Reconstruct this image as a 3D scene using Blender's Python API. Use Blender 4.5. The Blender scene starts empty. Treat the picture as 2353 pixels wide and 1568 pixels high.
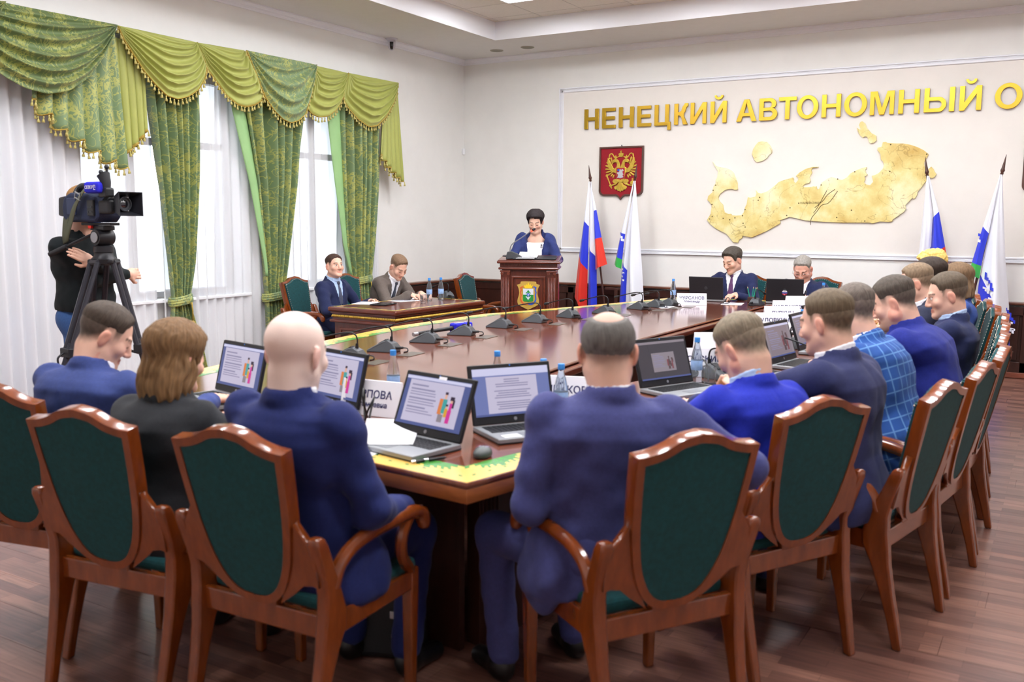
import bpy, bmesh, math, random
import numpy as np
from mathutils import Vector, Matrix, Euler
random.seed(7)
np.random.seed(7)
PI = math.pi
SC = bpy.context.scene
COL = SC.collection

# ------------------------------------------------------------------ camera, world, light, exposure
cam = bpy.data.cameras.new('camera')
cam.sensor_fit = 'HORIZONTAL'
cam.sensor_width = 36.0
cam.lens = 2139.7 / 2353 * 36.0
cam.clip_start = 0.05
cam.dof.use_dof = True
cam.dof.focus_distance = 9.6
cam.dof.aperture_fstop = 3.2
cam_o = bpy.data.objects.new('camera', cam)
COL.objects.link(cam_o)
_yaw, _pitch, _roll = 0.5386, -0.1279, 0.0068
F_ = Vector((-math.sin(_yaw) * math.cos(_pitch), math.cos(_yaw) * math.cos(_pitch), math.sin(_pitch)))
R_ = Vector((math.cos(_yaw), math.sin(_yaw), 0))
U_ = R_.cross(F_)
R2 = R_ * math.cos(_roll) + U_ * math.sin(_roll)
U2 = -R_ * math.sin(_roll) + U_ * math.cos(_roll)
M = Matrix((R2, U2, -F_)).transposed().to_4x4()
M.translation = Vector((7.5476, -11.2499, 1.62))
cam_o.matrix_world = M
SC.camera = cam_o

world = bpy.data.worlds.new('overcast_sky')
SC.world = world
world.use_nodes = True
world.node_tree.nodes['Background'].inputs[0].default_value = (0.82, 0.91, 1.0, 1)
world.node_tree.nodes['Background'].inputs[1].default_value = 1.7

SC.view_settings.view_transform = 'Standard'
SC.view_settings.look = 'None'
SC.view_settings.gamma = 1
SC.view_settings.use_curve_mapping = False
SC.view_settings.exposure = 0.5
PANEL_POWER = 30.0          # emission of the LED panels in the recessed ceiling
try:
    SC.cycles.use_denoising = True
    SC.cycles.max_bounces = 8
    SC.cycles.transparent_max_bounces = 12
    SC.cycles.caustics_reflective = False
    SC.cycles.caustics_refractive = False
    SC.cycles.sample_clamp_indirect = 6.0
except Exception:
    pass


def area_light(name, loc, size, direction, power, color=(1, 1, 1), portal=False):
    l = bpy.data.lights.new(name, 'AREA')
    l.shape = 'RECTANGLE'
    l.size, l.size_y = size
    l.energy = power
    l.color = color
    o = bpy.data.objects.new(name, l)
    COL.objects.link(o)
    o.location = loc
    o.rotation_euler = Vector(direction).to_track_quat('-Z', 'Y').to_euler()
    if portal:
        try:
            l.cycles.is_portal = True
        except Exception:
            pass
    return o


# daylight that falls in through the two window openings of the left wall
area_light('daylight', (-0.35, -5.15, 1.95), (1.8, 2.1), (1, 0, -0.05), 70, (0.86, 0.93, 1.0))
area_light('daylight', (-0.35, -2.95, 1.95), (1.3, 2.1), (1, 0, -0.05), 50, (0.86, 0.93, 1.0))

# ------------------------------------------------------------------ small helpers


def lin(c):
    r = []
    for v in c[:3]:
        v = v / 255.0
        r.append(v / 12.92 if v <= 0.04045 else ((v + 0.055) / 1.055) ** 2.4)
    return tuple(r)


MATS = {}


def mat(name, rgb, rough=0.6, metal=0.0, coat=0.0, var=0.0, scale=8.0, bump=0.0, bscale=60.0, stretch=None,
        sheen=0.0, spec=0.5, rgb2=None, emit=0.0, trans=0.0, ior=1.45, alpha=1.0, coord='Object', subs=0.0):
    if name in MATS:
        return MATS[name]
    m = bpy.data.materials.new(name)
    m.use_nodes = True
    nt = m.node_tree
    b = nt.nodes['Principled BSDF']
    c1 = lin(rgb)
    b.inputs['Base Color'].default_value = (*c1, 1)
    b.inputs['Roughness'].default_value = rough
    b.inputs['Metallic'].default_value = metal
    b.inputs['Specular IOR Level'].default_value = spec
    b.inputs['IOR'].default_value = ior
    if coat:
        b.inputs['Coat Weight'].default_value = coat
        b.inputs['Coat Roughness'].default_value = 0.12
    if sheen:
        b.inputs['Sheen Weight'].default_value = sheen
        b.inputs['Sheen Roughness'].default_value = 0.5
    if subs:
        b.inputs['Subsurface Weight'].default_value = subs
        b.inputs['Subsurface Radius'].default_value = (0.02, 0.008, 0.004)
        b.inputs['Subsurface Scale'].default_value = 0.3
    if trans:
        b.inputs['Transmission Weight'].default_value = trans
    if alpha < 1:
        b.inputs['Alpha'].default_value = alpha
    if emit:
        b.inputs['Emission Color'].default_value = (*c1, 1)
        b.inputs['Emission Strength'].default_value = emit
    if var or bump:
        tc = nt.nodes.new('ShaderNodeTexCoord')
        mp = nt.nodes.new('ShaderNodeMapping')
        if stretch:
            mp.inputs['Scale'].default_value = stretch
        nt.links.new(tc.outputs[coord], mp.inputs['Vector'])
    if var:
        n = nt.nodes.new('ShaderNodeTexNoise')
        n.inputs['Scale'].default_value = scale
        n.inputs['Detail'].default_value = 5
        n.inputs['Roughness'].default_value = 0.6
        nt.links.new(mp.outputs[0], n.inputs['Vector'])
        mx = nt.nodes.new('ShaderNodeMix')
        mx.data_type = 'RGBA'
        c2 = lin(rgb2) if rgb2 else tuple(v * (1 - var) for v in c1)
        mx.inputs['A'].default_value = (*c2, 1)
        mx.inputs['B'].default_value = (*(c1 if rgb2 else tuple(min(1, v * (1 + var)) for v in c1)), 1)
        rp = nt.nodes.new('ShaderNodeMapRange')
        rp.inputs['From Min'].default_value = 0.32
        rp.inputs['From Max'].default_value = 0.68
        nt.links.new(n.outputs['Fac'], rp.inputs['Value'])
        nt.links.new(rp.outputs[0], mx.inputs['Factor'])
        nt.links.new(mx.outputs['Result'], b.inputs['Base Color'])
    if bump:
        n2 = nt.nodes.new('ShaderNodeTexNoise')
        n2.inputs['Scale'].default_value = bscale
        n2.inputs['Detail'].default_value = 3
        nt.links.new(mp.outputs[0], n2.inputs['Vector'])
        bp = nt.nodes.new('ShaderNodeBump')
        bp.inputs['Strength'].default_value = bump
        bp.inputs['Distance'].default_value = 0.004
        nt.links.new(n2.outputs['Fac'], bp.inputs['Height'])
        nt.links.new(bp.outputs[0], b.inputs['Normal'])
    MATS[name] = m
    return m


def tag(o, label=None, cat=None, group=None, kind=None):
    if label:
        o['label'] = label
    if cat:
        o['category'] = cat
    if group:
        o['group'] = group
    if kind:
        o['kind'] = kind
    return o


def empty(name, loc=(0, 0, 0), rz=0.0, label=None, cat=None, group=None):
    o = bpy.data.objects.new(name, None)
    o.empty_display_size = 0.1
    COL.objects.link(o)
    o.location = loc
    o.rotation_euler = (0, 0, rz)
    return tag(o, label, cat, group)


def mesh_obj(name, verts, faces, m, parent=None, smooth=False, bevel=0.0, segs=2, loc=None, rot=None):
    me = bpy.data.meshes.new(name)
    me.from_pydata([tuple(v) for v in verts], [], [tuple(f) for f in faces])
    me.update()
    return link_mesh(name, me, m, parent, smooth, bevel, segs, loc, rot)


def link_mesh(name, me, m, parent=None, smooth=False, bevel=0.0, segs=2, loc=None, rot=None):
    if m is not None:
        for mm in (m if isinstance(m, (list, tuple)) else [m]):
            me.materials.append(mm)
    if smooth:
        me.polygons.foreach_set('use_smooth', [True] * len(me.polygons))
        if smooth == 'angle':
            try:
                me.set_sharp_from_angle(angle=math.radians(38))
            except Exception:
                pass
    o = bpy.data.objects.new(name, me)
    COL.objects.link(o)
    if parent is not None:
        o.parent = parent
    if loc is not None:
        o.location = loc
    if rot is not None:
        o.rotation_euler = rot
    if bevel:
        bv = o.modifiers.new('bevel', 'BEVEL')
        bv.width = bevel
        bv.segments = segs
        bv.limit_method = 'ANGLE'
        bv.angle_limit = math.radians(40)
    return o


class MB:
    """collects simple shapes into one mesh"""

    def __init__(s):
        s.v, s.f, s.mi = [], [], []
        s.cur = 0

    def add(s, vs, fs):
        n = len(s.v)
        s.v += [tuple(v) for v in vs]
        s.f += [tuple(i + n for i in f) for f in fs]
        s.mi += [s.cur] * len(fs)
        return s

    def box(s, c, d, R=None):
        x, y, z = d[0] / 2, d[1] / 2, d[2] / 2
        vs = [Vector((i * x, j * y, k * z)) for i in (-1, 1) for j in (-1, 1) for k in (-1, 1)]
        if R is not None:
            vs = [R @ v for v in vs]
        c = Vector(c)
        return s.add([v + c for v in vs], [(0, 1, 3, 2), (4, 6, 7, 5), (0, 4, 5, 1), (2, 3, 7, 6), (0, 2, 6, 4), (1, 5, 7, 3)])

    def prism(s, poly, a, b, axis='z'):
        """polygon (ccw) extruded from a to b along an axis"""
        n = len(poly)

        def mk(p, t):
            return {'z': (p[0], p[1], t), 'y': (p[0], t, p[1]), 'x': (t, p[0], p[1])}[axis]
        vs = [mk(p, a) for p in poly] + [mk(p, b) for p in poly]
        fs = [tuple(range(n - 1, -1, -1)), tuple(range(n, 2 * n))]
        fs += [(i, (i + 1) % n, n + (i + 1) % n, n + i) for i in range(n)]
        return s.add(vs, fs)

    def tube(s, pts, r, n=8, caps=True, flat=None):
        """swept circle; r number or list; flat=(sx,sy) squashes the section"""
        pts = [Vector(p) for p in pts]
        rs = r if isinstance(r, (list, tuple)) else [r] * len(pts)
        vs, fs = [], []
        t0 = (pts[1] - pts[0]).normalized()
        ref = Vector((0, 0, 1)) if abs(t0.z) < 0.9 else Vector((1, 0, 0))
        nrm = (ref - t0 * ref.dot(t0)).normalized()
        for i, p in enumerate(pts):
            t = (pts[min(i + 1, len(pts) - 1)] - pts[max(i - 1, 0)]).normalized()
            nrm = (nrm - t * nrm.dot(t)).normalized()
            bi = t.cross(nrm)
            sx, sy = flat or (1, 1)
            for k in range(n):
                a = 2 * PI * k / n
                vs.append(p + nrm * (math.cos(a) * rs[i] * sx) + bi * (math.sin(a) * rs[i] * sy))
        for i in range(len(pts) - 1):
            for k in range(n):
                fs.append((i * n + k, i * n + (k + 1) % n, (i + 1) * n + (k + 1) % n, (i + 1) * n + k))
        if caps:
            fs.append(tuple(range(n - 1, -1, -1)))
            fs.append(tuple((len(pts) - 1) * n + k for k in range(n)))
        return s.add(vs, fs)

    def lathe(s, prof, n=16, c=(0, 0, 0), R=None):
        """profile [(r,z)...] turned about z"""
        vs, fs = [], []
        c = Vector(c)
        for r, z in prof:
            for k in range(n):
                a = 2 * PI * k / n
                v = Vector((math.cos(a) * r, math.sin(a) * r, z))
                vs.append((R @ v if R is not None else v) + c)
        for i in range(len(prof) - 1):
            for k in range(n):
                fs.append((i * n + k, i * n + (k + 1) % n, (i + 1) * n + (k + 1) % n, (i + 1) * n + k))
        fs.append(tuple(range(n - 1, -1, -1)))
        fs.append(tuple((len(prof) - 1) * n + k for k in range(n)))
        return s.add(vs, fs)

    def ball(s, c, r, n=10, m=7):
        rr = r if isinstance(r, (tuple, list)) else (r, r, r)
        prof = []
        vs, fs = [], []
        c = Vector(c)
        for i in range(m + 1):
            th = PI * i / m
            for k in range(n):
                a = 2 * PI * k / n
                vs.append(c + Vector((rr[0] * math.sin(th) * math.cos(a), rr[1] * math.sin(th) * math.sin(a), -rr[2] * math.cos(th))))
        for i in range(m):
            for k in range(n):
                fs.append((i * n + k, i * n + (k + 1) % n, (i + 1) * n + (k + 1) % n, (i + 1) * n + k))
        return s.add(vs, fs)

    def grid(s, P):
        """P[i][j] points -> quads"""
        ni, nj = len(P), len(P[0])
        vs = [p for row in P for p in row]
        fs = [(i * nj + j, i * nj + j + 1, (i + 1) * nj + j + 1, (i + 1) * nj + j) for i in range(ni - 1) for j in range(nj - 1)]
        return s.add(vs, fs)

    def build(s, name, m, parent=None, smooth=False, bevel=0.0, segs=2, loc=None, rot=None):
        o = mesh_obj(name, s.v, s.f, None, parent, smooth, bevel, segs, loc, rot)
        for mm in (m if isinstance(m, (list, tuple)) else [m]):
            o.data.materials.append(mm)
        if isinstance(m, (list, tuple)):
            o.data.polygons.foreach_set('material_index', s.mi)
        return o


def copy_tree(o, parent=None):
    c = o.copy()
    COL.objects.link(c)
    if parent is not None:
        c.parent = parent
    for ch in list(o.children):
        copy_tree(ch, c)
    return c


def place(o, loc, rz=0.0, label=None, cat=None, group=None):
    o.location = loc
    o.rotation_euler = (0, 0, rz)
    return tag(o, label, cat, group)


def plate(name, loops, depth, m, parent=None, bevel=0.0, M4=None):
    """flat shape with holes (2D loops in x,z) extruded along y from 0 to -depth, as a mesh"""
    cu = bpy.data.curves.new(name, 'CURVE')
    cu.dimensions = '2D'
    cu.fill_mode = 'BOTH'
    for lp in loops:
        sp = cu.splines.new('POLY')
        sp.points.add(len(lp) - 1)
        for i, q in enumerate(lp):
            sp.points[i].co = (q[0], q[1], 0, 1)
        sp.use_cyclic_u = True
    cu.extrude = depth / 2
    t = bpy.data.objects.new('tmp', cu)
    COL.objects.link(t)
    dg = bpy.context.evaluated_depsgraph_get()
    me = bpy.data.meshes.new_from_object(t.evaluated_get(dg))
    bpy.data.objects.remove(t)
    bpy.data.curves.remove(cu)
    X = Matrix(((1, 0, 0, 0), (0, 0, -1, -depth / 2), (0, 1, 0, 0), (0, 0, 0, 1)))
    bm = bmesh.new()
    bm.from_mesh(me)
    bmesh.ops.remove_doubles(bm, verts=bm.verts, dist=1e-5)
    bm.to_mesh(me)
    bm.free()
    me.transform(X)
    if M4 is not None:
        me.transform(M4)
    me.materials.clear()
    return link_mesh(name, me, m, parent, bevel=bevel, segs=2 if bevel < 0.006 else 3)


def text_mesh(name, body, size, m, parent=None, depth=0.001, loc=(0, 0, 0), rot=(PI / 2, 0, 0), align='CENTER', bold=0.0, shear=0.0):
    cu = bpy.data.curves.new(name, 'FONT')
    cu.body = body
    cu.size = size
    cu.extrude = depth
    cu.align_x = align
    cu.align_y = 'CENTER'
    cu.offset = bold
    cu.shear = shear
    cu.resolution_u = 2
    t = bpy.data.objects.new('tmp', cu)
    COL.objects.link(t)
    dg = bpy.context.evaluated_depsgraph_get()
    me = bpy.data.meshes.new_from_object(t.evaluated_get(dg))
    bpy.data.objects.remove(t)
    bpy.data.curves.remove(cu)
    me.materials.clear()
    return link_mesh(name, me, m, parent, loc=loc, rot=rot)


def smooth_path(pts, n=6):
    """catmull-rom through points"""
    pts = [Vector(p) for p in pts]
    out = []
    for i in range(len(pts) - 1):
        p0 = pts[max(i - 1, 0)]
        p1, p2 = pts[i], pts[i + 1]
        p3 = pts[min(i + 2, len(pts) - 1)]
        for k in range(n):
            t = k / n
            out.append(0.5 * ((2 * p1) + (p2 - p0) * t + (2 * p0 - 5 * p1 + 4 * p2 - p3) * t * t + (3 * p1 - p0 - 3 * p2 + p3) * t ** 3))
    out.append(pts[-1])
    return out


def group_points(seq):
    return [tuple(p) for p in seq]
# ------------------------------------------------------------------ materials
WALL = mat('wall_paint', (236, 236, 233), 0.85, var=0.02, scale=3, bump=0.06, bscale=180)
FIELD = mat('wall_field_paint', (234, 230, 224), 0.85, var=0.02, scale=3, bump=0.06, bscale=180)
CEIL = mat('ceiling_paint', (222, 221, 218), 0.9, bump=0.03, bscale=120, var=0.015)
WHITE_TRIM = mat('white_trim', (240, 242, 248), 0.45, var=0.01, scale=4)
TILE = mat('ceiling_tile', (232, 228, 220), 0.95, bump=0.3, bscale=150, var=0.03, scale=40)
PVC = mat('white_frame', (235, 238, 242), 0.35, var=0.01)
MAHOG = mat('mahogany', (96, 42, 27), 0.28, coat=0.5, var=0.35, scale=6, stretch=(1.2, 9, 9))
MAHOG_Z = mat('mahogany_upright', (92, 40, 27), 0.3, coat=0.4, var=0.32, scale=6, stretch=(9, 9, 1.2))
DARKWOOD = mat('dark_wainscot', (58, 30, 23), 0.38, coat=0.2, var=0.3, scale=5, stretch=(3, 3, 1))
CAPWOOD = mat('chair_rail', (104, 60, 42), 0.35, coat=0.3, var=0.25, scale=6, stretch=(1, 1, 9))
BASEWOOD = mat('baseboard_wood', (134, 74, 56), 0.4, var=0.25, scale=6, stretch=(1, 6, 6))
CHAIRWOOD = mat('chair_wood', (124, 58, 18), 0.22, coat=0.8, var=0.22, scale=5, stretch=(5, 5, 1.5))
GREEN = mat('green_velvet', (2, 66, 70), 0.9, sheen=0.06, var=0.22, scale=60, bump=0.25, bscale=400)
BLACK = mat('black_plastic', (24, 25, 28), 0.45, var=0.05)
BLACK2 = mat('black_rubber', (34, 35, 39), 0.6, var=0.08, bump=0.1, bscale=200)
GREY_PL = mat('grey_plastic', (66, 70, 75), 0.42, var=0.05)
SILVER = mat('silver_plastic', (150, 152, 156), 0.32, metal=0.6, var=0.03)
CHROME = mat('chrome', (200, 200, 205), 0.15, metal=1.0)
GOLD = mat('gold_metal', (212, 172, 62), 0.3, metal=0.9, var=0.08, scale=3)
GOLDP = mat('gold_paint', (224, 186, 84), 0.35, metal=0.55, var=0.2, scale=30)
PAPER = mat('paper', (244, 245, 250), 0.8, var=0.01)
INK = mat('ink', (58, 60, 92), 0.8)
RUBLUE = mat('blue_foam', (34, 34, 190), 0.85, bump=0.15, bscale=300, var=0.06)
WHITE_P = mat('white_print', (240, 240, 245), 0.6)
GLASS = mat('clear_glass', (250, 252, 255), 0.03, trans=1.0, ior=1.3, spec=0.5)
WATER = mat('water', (240, 248, 255), 0.0, trans=1.0, ior=1.33)
CAPBLUE = mat('blue_cap', (62, 142, 224), 0.4)
SHEER_RGB = (246, 248, 252)


def sheer_material():
    m = bpy.data.materials.new('sheer_voile')
    m.use_nodes = True
    nt = m.node_tree
    nt.nodes.clear()
    out = nt.nodes.new('ShaderNodeOutputMaterial')
    d = nt.nodes.new('ShaderNodeBsdfDiffuse')
    t = nt.nodes.new('ShaderNodeBsdfTranslucent')
    tr = nt.nodes.new('ShaderNodeBsdfTransparent')
    d.inputs[0].default_value = (*lin(SHEER_RGB), 1)
    t.inputs[0].default_value = (*lin(SHEER_RGB), 1)
    a = nt.nodes.new('ShaderNodeMixShader')
    a.inputs[0].default_value = 0.36
    b = nt.nodes.new('ShaderNodeMixShader')
    b.inputs[0].default_value = 0.08
    nt.links.new(d.outputs[0], a.inputs[1])
    nt.links.new(t.outputs[0], a.inputs[2])
    nt.links.new(a.outputs[0], b.inputs[1])
    nt.links.new(tr.outputs[0], b.inputs[2])
    nt.links.new(b.outputs[0], out.inputs[0])
    return m


SHEER = sheer_material()


def floor_material():
    m = bpy.data.materials.new('laminate_strips')
    m.use_nodes = True
    nt = m.node_tree
    b = nt.nodes['Principled BSDF']
    g = nt.nodes.new('ShaderNodeNewGeometry')
    br = nt.nodes.new('ShaderNodeTexBrick')
    br.offset = 0.37
    br.offset_frequency = 2
    br.squash = 1
    br.inputs['Scale'].default_value = 1
    br.inputs['Mortar Size'].default_value = 0.0006
    br.inputs['Brick Width'].default_value = 0.43
    br.inputs['Row Height'].default_value = 0.065
    br.inputs['Bias'].default_value = 0.0
    br.inputs['Color1'].default_value = (*lin((156, 112, 96)), 1)
    br.inputs['Color2'].default_value = (*lin((106, 72, 64)), 1)
    br.inputs['Mortar'].default_value = (*lin((70, 40, 34)), 1)
    nt.links.new(g.outputs['Position'], br.inputs['Vector'])
    mp = nt.nodes.new('ShaderNodeMapping')
    mp.inputs['Scale'].default_value = (1.6, 26, 1)
    nt.links.new(g.outputs['Position'], mp.inputs['Vector'])
    n = nt.nodes.new('ShaderNodeTexNoise')
    n.inputs['Scale'].default_value = 3.0
    n.inputs['Detail'].default_value = 6
    n.inputs['Distortion'].default_value = 0.6
    nt.links.new(mp.outputs[0], n.inputs['Vector'])
    mr = nt.nodes.new('ShaderNodeMapRange')
    mr.inputs['From Min'].default_value = 0.3
    mr.inputs['From Max'].default_value = 0.7
    mr.inputs['To Min'].default_value = 0.72
    mr.inputs['To Max'].default_value = 1.2
    nt.links.new(n.outputs['Fac'], mr.inputs['Value'])
    mx = nt.nodes.new('ShaderNodeVectorMath')
    mx.operation = 'SCALE'
    nt.links.new(br.outputs['Color'], mx.inputs[0])
    nt.links.new(mr.outputs[0], mx.inputs['Scale'])
    nt.links.new(mx.outputs[0], b.inputs['Base Color'])
    b.inputs['Roughness'].default_value = 0.34
    b.inputs['Coat Weight'].default_value = 0.35
    b.inputs['Coat Roughness'].default_value = 0.22
    return m


FLOORM = floor_material()


def struct(o):
    o['kind'] = 'structure'
    return o


# ------------------------------------------------------------------ room shell
RX, RY = 10.8, -12.9
floor = struct(MB().box((RX / 2 - 0.2, RY / 2 + 0.1, -0.06), (RX + 0.8, -RY + 0.6, 0.1)).build('floor', FLOORM))
# laminate boards, each its own piece with a fine open joint
BW, BL = 0.195, 1.29
cells = []
row = 0
y = -0.14
while y > -10.9:
    off = (row * 0.47) % BL
    x = 0.1 - off
    while x < RX:
        x0, x1 = max(x, 0.1), min(x + BL, RX)
        if x1 - x0 > 0.05:
            cells.append((x0, x1, y - BW, y))
        x += BL
    y -= BW
    row += 1
camv = Vector((7.5476, -11.2499))


def in_frame(c):
    d = Vector((c[0], c[1], 0)) - Vector((7.5476, -11.2499, 1.62))
    z = d.dot(F_)
    if z < 0.6:
        return False
    u, v = 2139.7 * d.dot(R2) / z, -2139.7 * d.dot(U2) / z
    return abs(u) < 1330 and v < 900


def lawn_key(c):
    cx, cy = (c[0] + c[1]) / 2, (c[2] + c[3]) / 2
    return (not in_frame((cx, cy)), (Vector((cx, cy)) - camv).length + (0 if cx > 5.4 or cy < -8.4 else 4))


cells.sort(key=lawn_key)
G = 0.0008
plank_meshes = {}
rest = MB()
for i, (x0, x1, y0, y1) in enumerate(cells):
    if i < 290:
        w, h = round(x1 - x0, 3), round(y1 - y0, 3)
        if (w, h) not in plank_meshes:
            mb = MB().box((0, 0, 0), (w - 2 * G, h - 2 * G, 0.011))
            o = mb.build('plank', FLOORM, floor, loc=((x0 + x1) / 2, (y0 + y1) / 2, -0.0055))
            plank_meshes[(w, h)] = o.data
        else:
            o = bpy.data.objects.new('plank', plank_meshes[(w, h)])
            COL.objects.link(o)
            o.parent = floor
            o.location = ((x0 + x1) / 2, (y0 + y1) / 2, -0.0055)
    else:
        rest.box(((x0 + x1) / 2, (y0 + y1) / 2, -0.0055), (x1 - x0 - 2 * G, y1 - y0 - 2 * G, 0.011))
tag(rest.build('laminate_boards', FLOORM, floor), kind='stuff')

HC = 3.86       # soffit height
HR = 4.08       # recess height
wb = struct(MB().box((RX / 2, 0.06, 2.1), (RX + 0.4, 0.12, 4.4)).build('wall_back', WALL))
WIN = [(-6.05, -4.25), (-3.6, -2.3)]
WZ0, WZ1 = 0.85, 3.05
wl = MB()
wl.box((-0.12, RY / 2, WZ0 / 2 - 0.05), (0.24, -RY + 0.2, WZ0 + 0.1))
wl.box((-0.12, RY / 2, (WZ1 + 4.3) / 2), (0.24, -RY + 0.2, 4.3 - WZ1))
ys = [RY - 0.1, WIN[0][0], WIN[0][1], WIN[1][0], WIN[1][1], 0.1]
for a, b in ((ys[0], ys[1]), (ys[2], ys[3]), (ys[4], ys[5])):
    wl.box((-0.12, (a + b) / 2, (WZ0 + WZ1) / 2), (0.24, b - a, WZ1 - WZ0))
wall_left = struct(wl.build('wall_left', WALL))
struct(MB().box((RX + 0.06, RY / 2, 2.1), (0.12, -RY + 0.4, 4.4)).build('wall_right', WALL))
struct(MB().box((RX / 2, RY - 0.06, 2.1), (RX + 0.4, 0.12, 4.4)).build('wall_rear', WALL))

# ceiling: lower soffit ring, recess sides, tiled recess
X0, X1, Y0, Y1 = 1.18, 9.45, RY + 1.25, -1.06
ce = MB()
for (xa, xb, ya, yb) in ((-0.1, RX + 0.1, Y1, 0.1), (-0.1, RX + 0.1, RY - 0.1, Y0), (-0.1, X0, Y0, Y1), (X1, RX + 0.1, Y0, Y1)):
    ce.box(((xa + xb) / 2, (ya + yb) / 2, HC + 0.2), (xb - xa, yb - ya, 0.4))
ceiling = struct(ce.build('ceiling', CEIL))
RECESS = mat('recess_side_paint', (240, 242, 248), 0.7)
rs = MB()
t = 0.004
rs.box(((X0 + X1) / 2, Y1 + t / 2 - 0.006, (HC + HR) / 2), (X1 - X0, t, HR - HC))
rs.box(((X0 + X1) / 2, Y0 + 0.006, (HC + HR) / 2), (X1 - X0, t, HR - HC))
rs.box((X0 + 0.006, (Y0 + Y1) / 2, (HC + HR) / 2), (t, Y1 - Y0, HR - HC))
rs.box((X1 - 0.006, (Y0 + Y1) / 2, (HC + HR) / 2), (t, Y1 - Y0, HR - HC))
rs.build('recess_side', RECESS, ceiling)
MB().box(((X0 + X1) / 2, (Y0 + Y1) / 2, HR + 0.06), (X1 - X0 + 0.1, Y1 - Y0 + 0.1, 0.02)).build('slab', CEIL, ceiling)
LED = mat('led_diffuser', (252, 252, 255), 0.5, emit=PANEL_POWER)
gx0, gy0 = 1.26 - 0.6, -1.27 + 0.6
lamps_at = {(i, j) for i in (2, 5, 8, 11) for j in (2, 5, 8, 11, 14)}
tile_me = None
bars = MB()
first_lamp = None
nl = 0
for i in range(0, 16):
    xa = max(gx0 + 0.6 * i, X0)
    xb = min(gx0 + 0.6 * (i + 1), X1)
    if xb - xa < 0.03:
        continue
    for j in range(0, 20):
        yb = min(gy0 - 0.6 * j, Y1)
        ya = max(gy0 - 0.6 * (j + 1), Y0)
        if yb - ya < 0.03:
            continue
        cx, cy = (xa + xb) / 2, (ya + yb) / 2
        if (i, j) in lamps_at:
            if first_lamp is None:
                first_lamp = empty('ceiling_light', (cx, cy, HR), label='square white LED panel glowing in the recessed tiled ceiling', cat='ceiling light')
                fr = MB()
                for s in (-1, 1):
                    fr.box((0, s * 0.288, -0.004), (0.592, 0.016, 0.012))
                    fr.box((s * 0.288, 0, -0.004), (0.016, 0.56, 0.012))
                fr.build('frame', WHITE_TRIM, first_lamp)
                MB().box((0, 0, 0.0), (0.56, 0.56, 0.006)).build('diffuser', LED, first_lamp)
            else:
                l = copy_tree(first_lamp)
                place(l, (cx, cy, HR), label='square LED ceiling panel, %s from the windows, %s from the back wall' % (['first', 'second', 'third', 'fourth'][(i - 2) // 3], ['first', 'second', 'third', 'fourth', 'fifth'][(j - 2) // 3]), group='LED panels of the tiled ceiling')
            nl += 1
        elif abs(xb - xa - 0.6) < 1e-3 and abs(yb - ya - 0.6) < 1e-3:
            if tile_me is None:
                o = MB().box((0, 0, 0.004), (0.585, 0.585, 0.012)).build('tile', TILE, ceiling, loc=(cx, cy, HR))
                tile_me = o.data
            else:
                o = bpy.data.objects.new('tile', tile_me)
                COL.objects.link(o)
                o.parent = ceiling
                o.location = (cx, cy, HR)
        else:
            MB().box((0, 0, 0.004), (xb - xa - 0.015, yb - ya - 0.015, 0.012)).build('tile', TILE, ceiling, loc=(cx, cy, HR))
for i in range(0, 17):
    x = gx0 + 0.6 * i
    if X0 < x < X1:
        bars.box((x, (Y0 + Y1) / 2, HR + 0.0045), (0.02, Y1 - Y0, 0.008))
for j in range(0, 21):
    y = gy0 - 0.6 * j
    if Y0 < y < Y1:
        bars.box(((X0 + X1) / 2, y, HR + 0.004), (X1 - X0, 0.02, 0.007))
bars.build('grid_bars', mat('grid_bar', (196, 192, 186), 0.5), ceiling)

# cornice along the soffit
prof = [(0, 0), (0.016, 0), (0.02, 0.012), (0.03, 0.02), (0.034, 0.036), (0.052, 0.05), (0.07, 0.056), (0.07, 0.07), (0, 0.07)]
co = MB()
co.prism([(-p[0], HC - 0.07 + p[1]) for p in prof], 0.0, RX, 'x')
struct(co.build('trim_1', WHITE_TRIM))
co = MB()
co.prism([(p[0], HC - 0.07 + p[1]) for p in prof][::-1], RY, 0.0, 'y')
struct(co.build('trim_2', WHITE_TRIM))

# big moulded frame on the back wall with its painted field
FX0, FX1, FZ0, FZ1 = 1.545, 9.95, 1.215, 3.379
trim3 = struct(MB().box(((FX0 + FX1) / 2, -0.002, (FZ0 + FZ1) / 2), (FX1 - FX0 - 0.1, 0.004, FZ1 - FZ0 - 0.1)).build('trim_3', FIELD))
for (a, b, hor) in (((FX0, FZ1), (FX1, FZ1), 1), ((FX0, FZ0), (FX1, FZ0), 1), ((FX0, FZ0), (FX0, FZ1), 0), ((FX1, FZ0), (FX1, FZ1), 0)):
    mb = MB()
    steps = [(0.0, 0.062, 0.010), (0.0, 0.016, 0.026), (0.022, 0.030, 0.018), (0.040, 0.058, 0.022)]
    for o0, o1, dp in steps:
        if hor:
            s = -1 if a[1] == FZ1 else 1
            mb.box(((FX0 + FX1) / 2, -dp / 2, a[1] + s * (o0 + o1) / 2), (FX1 - FX0 - 2 * o0, dp, o1 - o0))
        else:
            s = 1 if a[0] == FX0 else -1
            mb.box((a[0] + s * (o0 + o1) / 2, -dp / 2, (FZ0 + FZ1) / 2), (o1 - o0, dp, FZ1 - FZ0 - 2 * o0))
    mb.build('moulding', WHITE_TRIM, trim3, bevel=0.003)

# wainscot: back wall and left wall up to the curtains
WD = 0.10
WZ = 0.80


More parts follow.
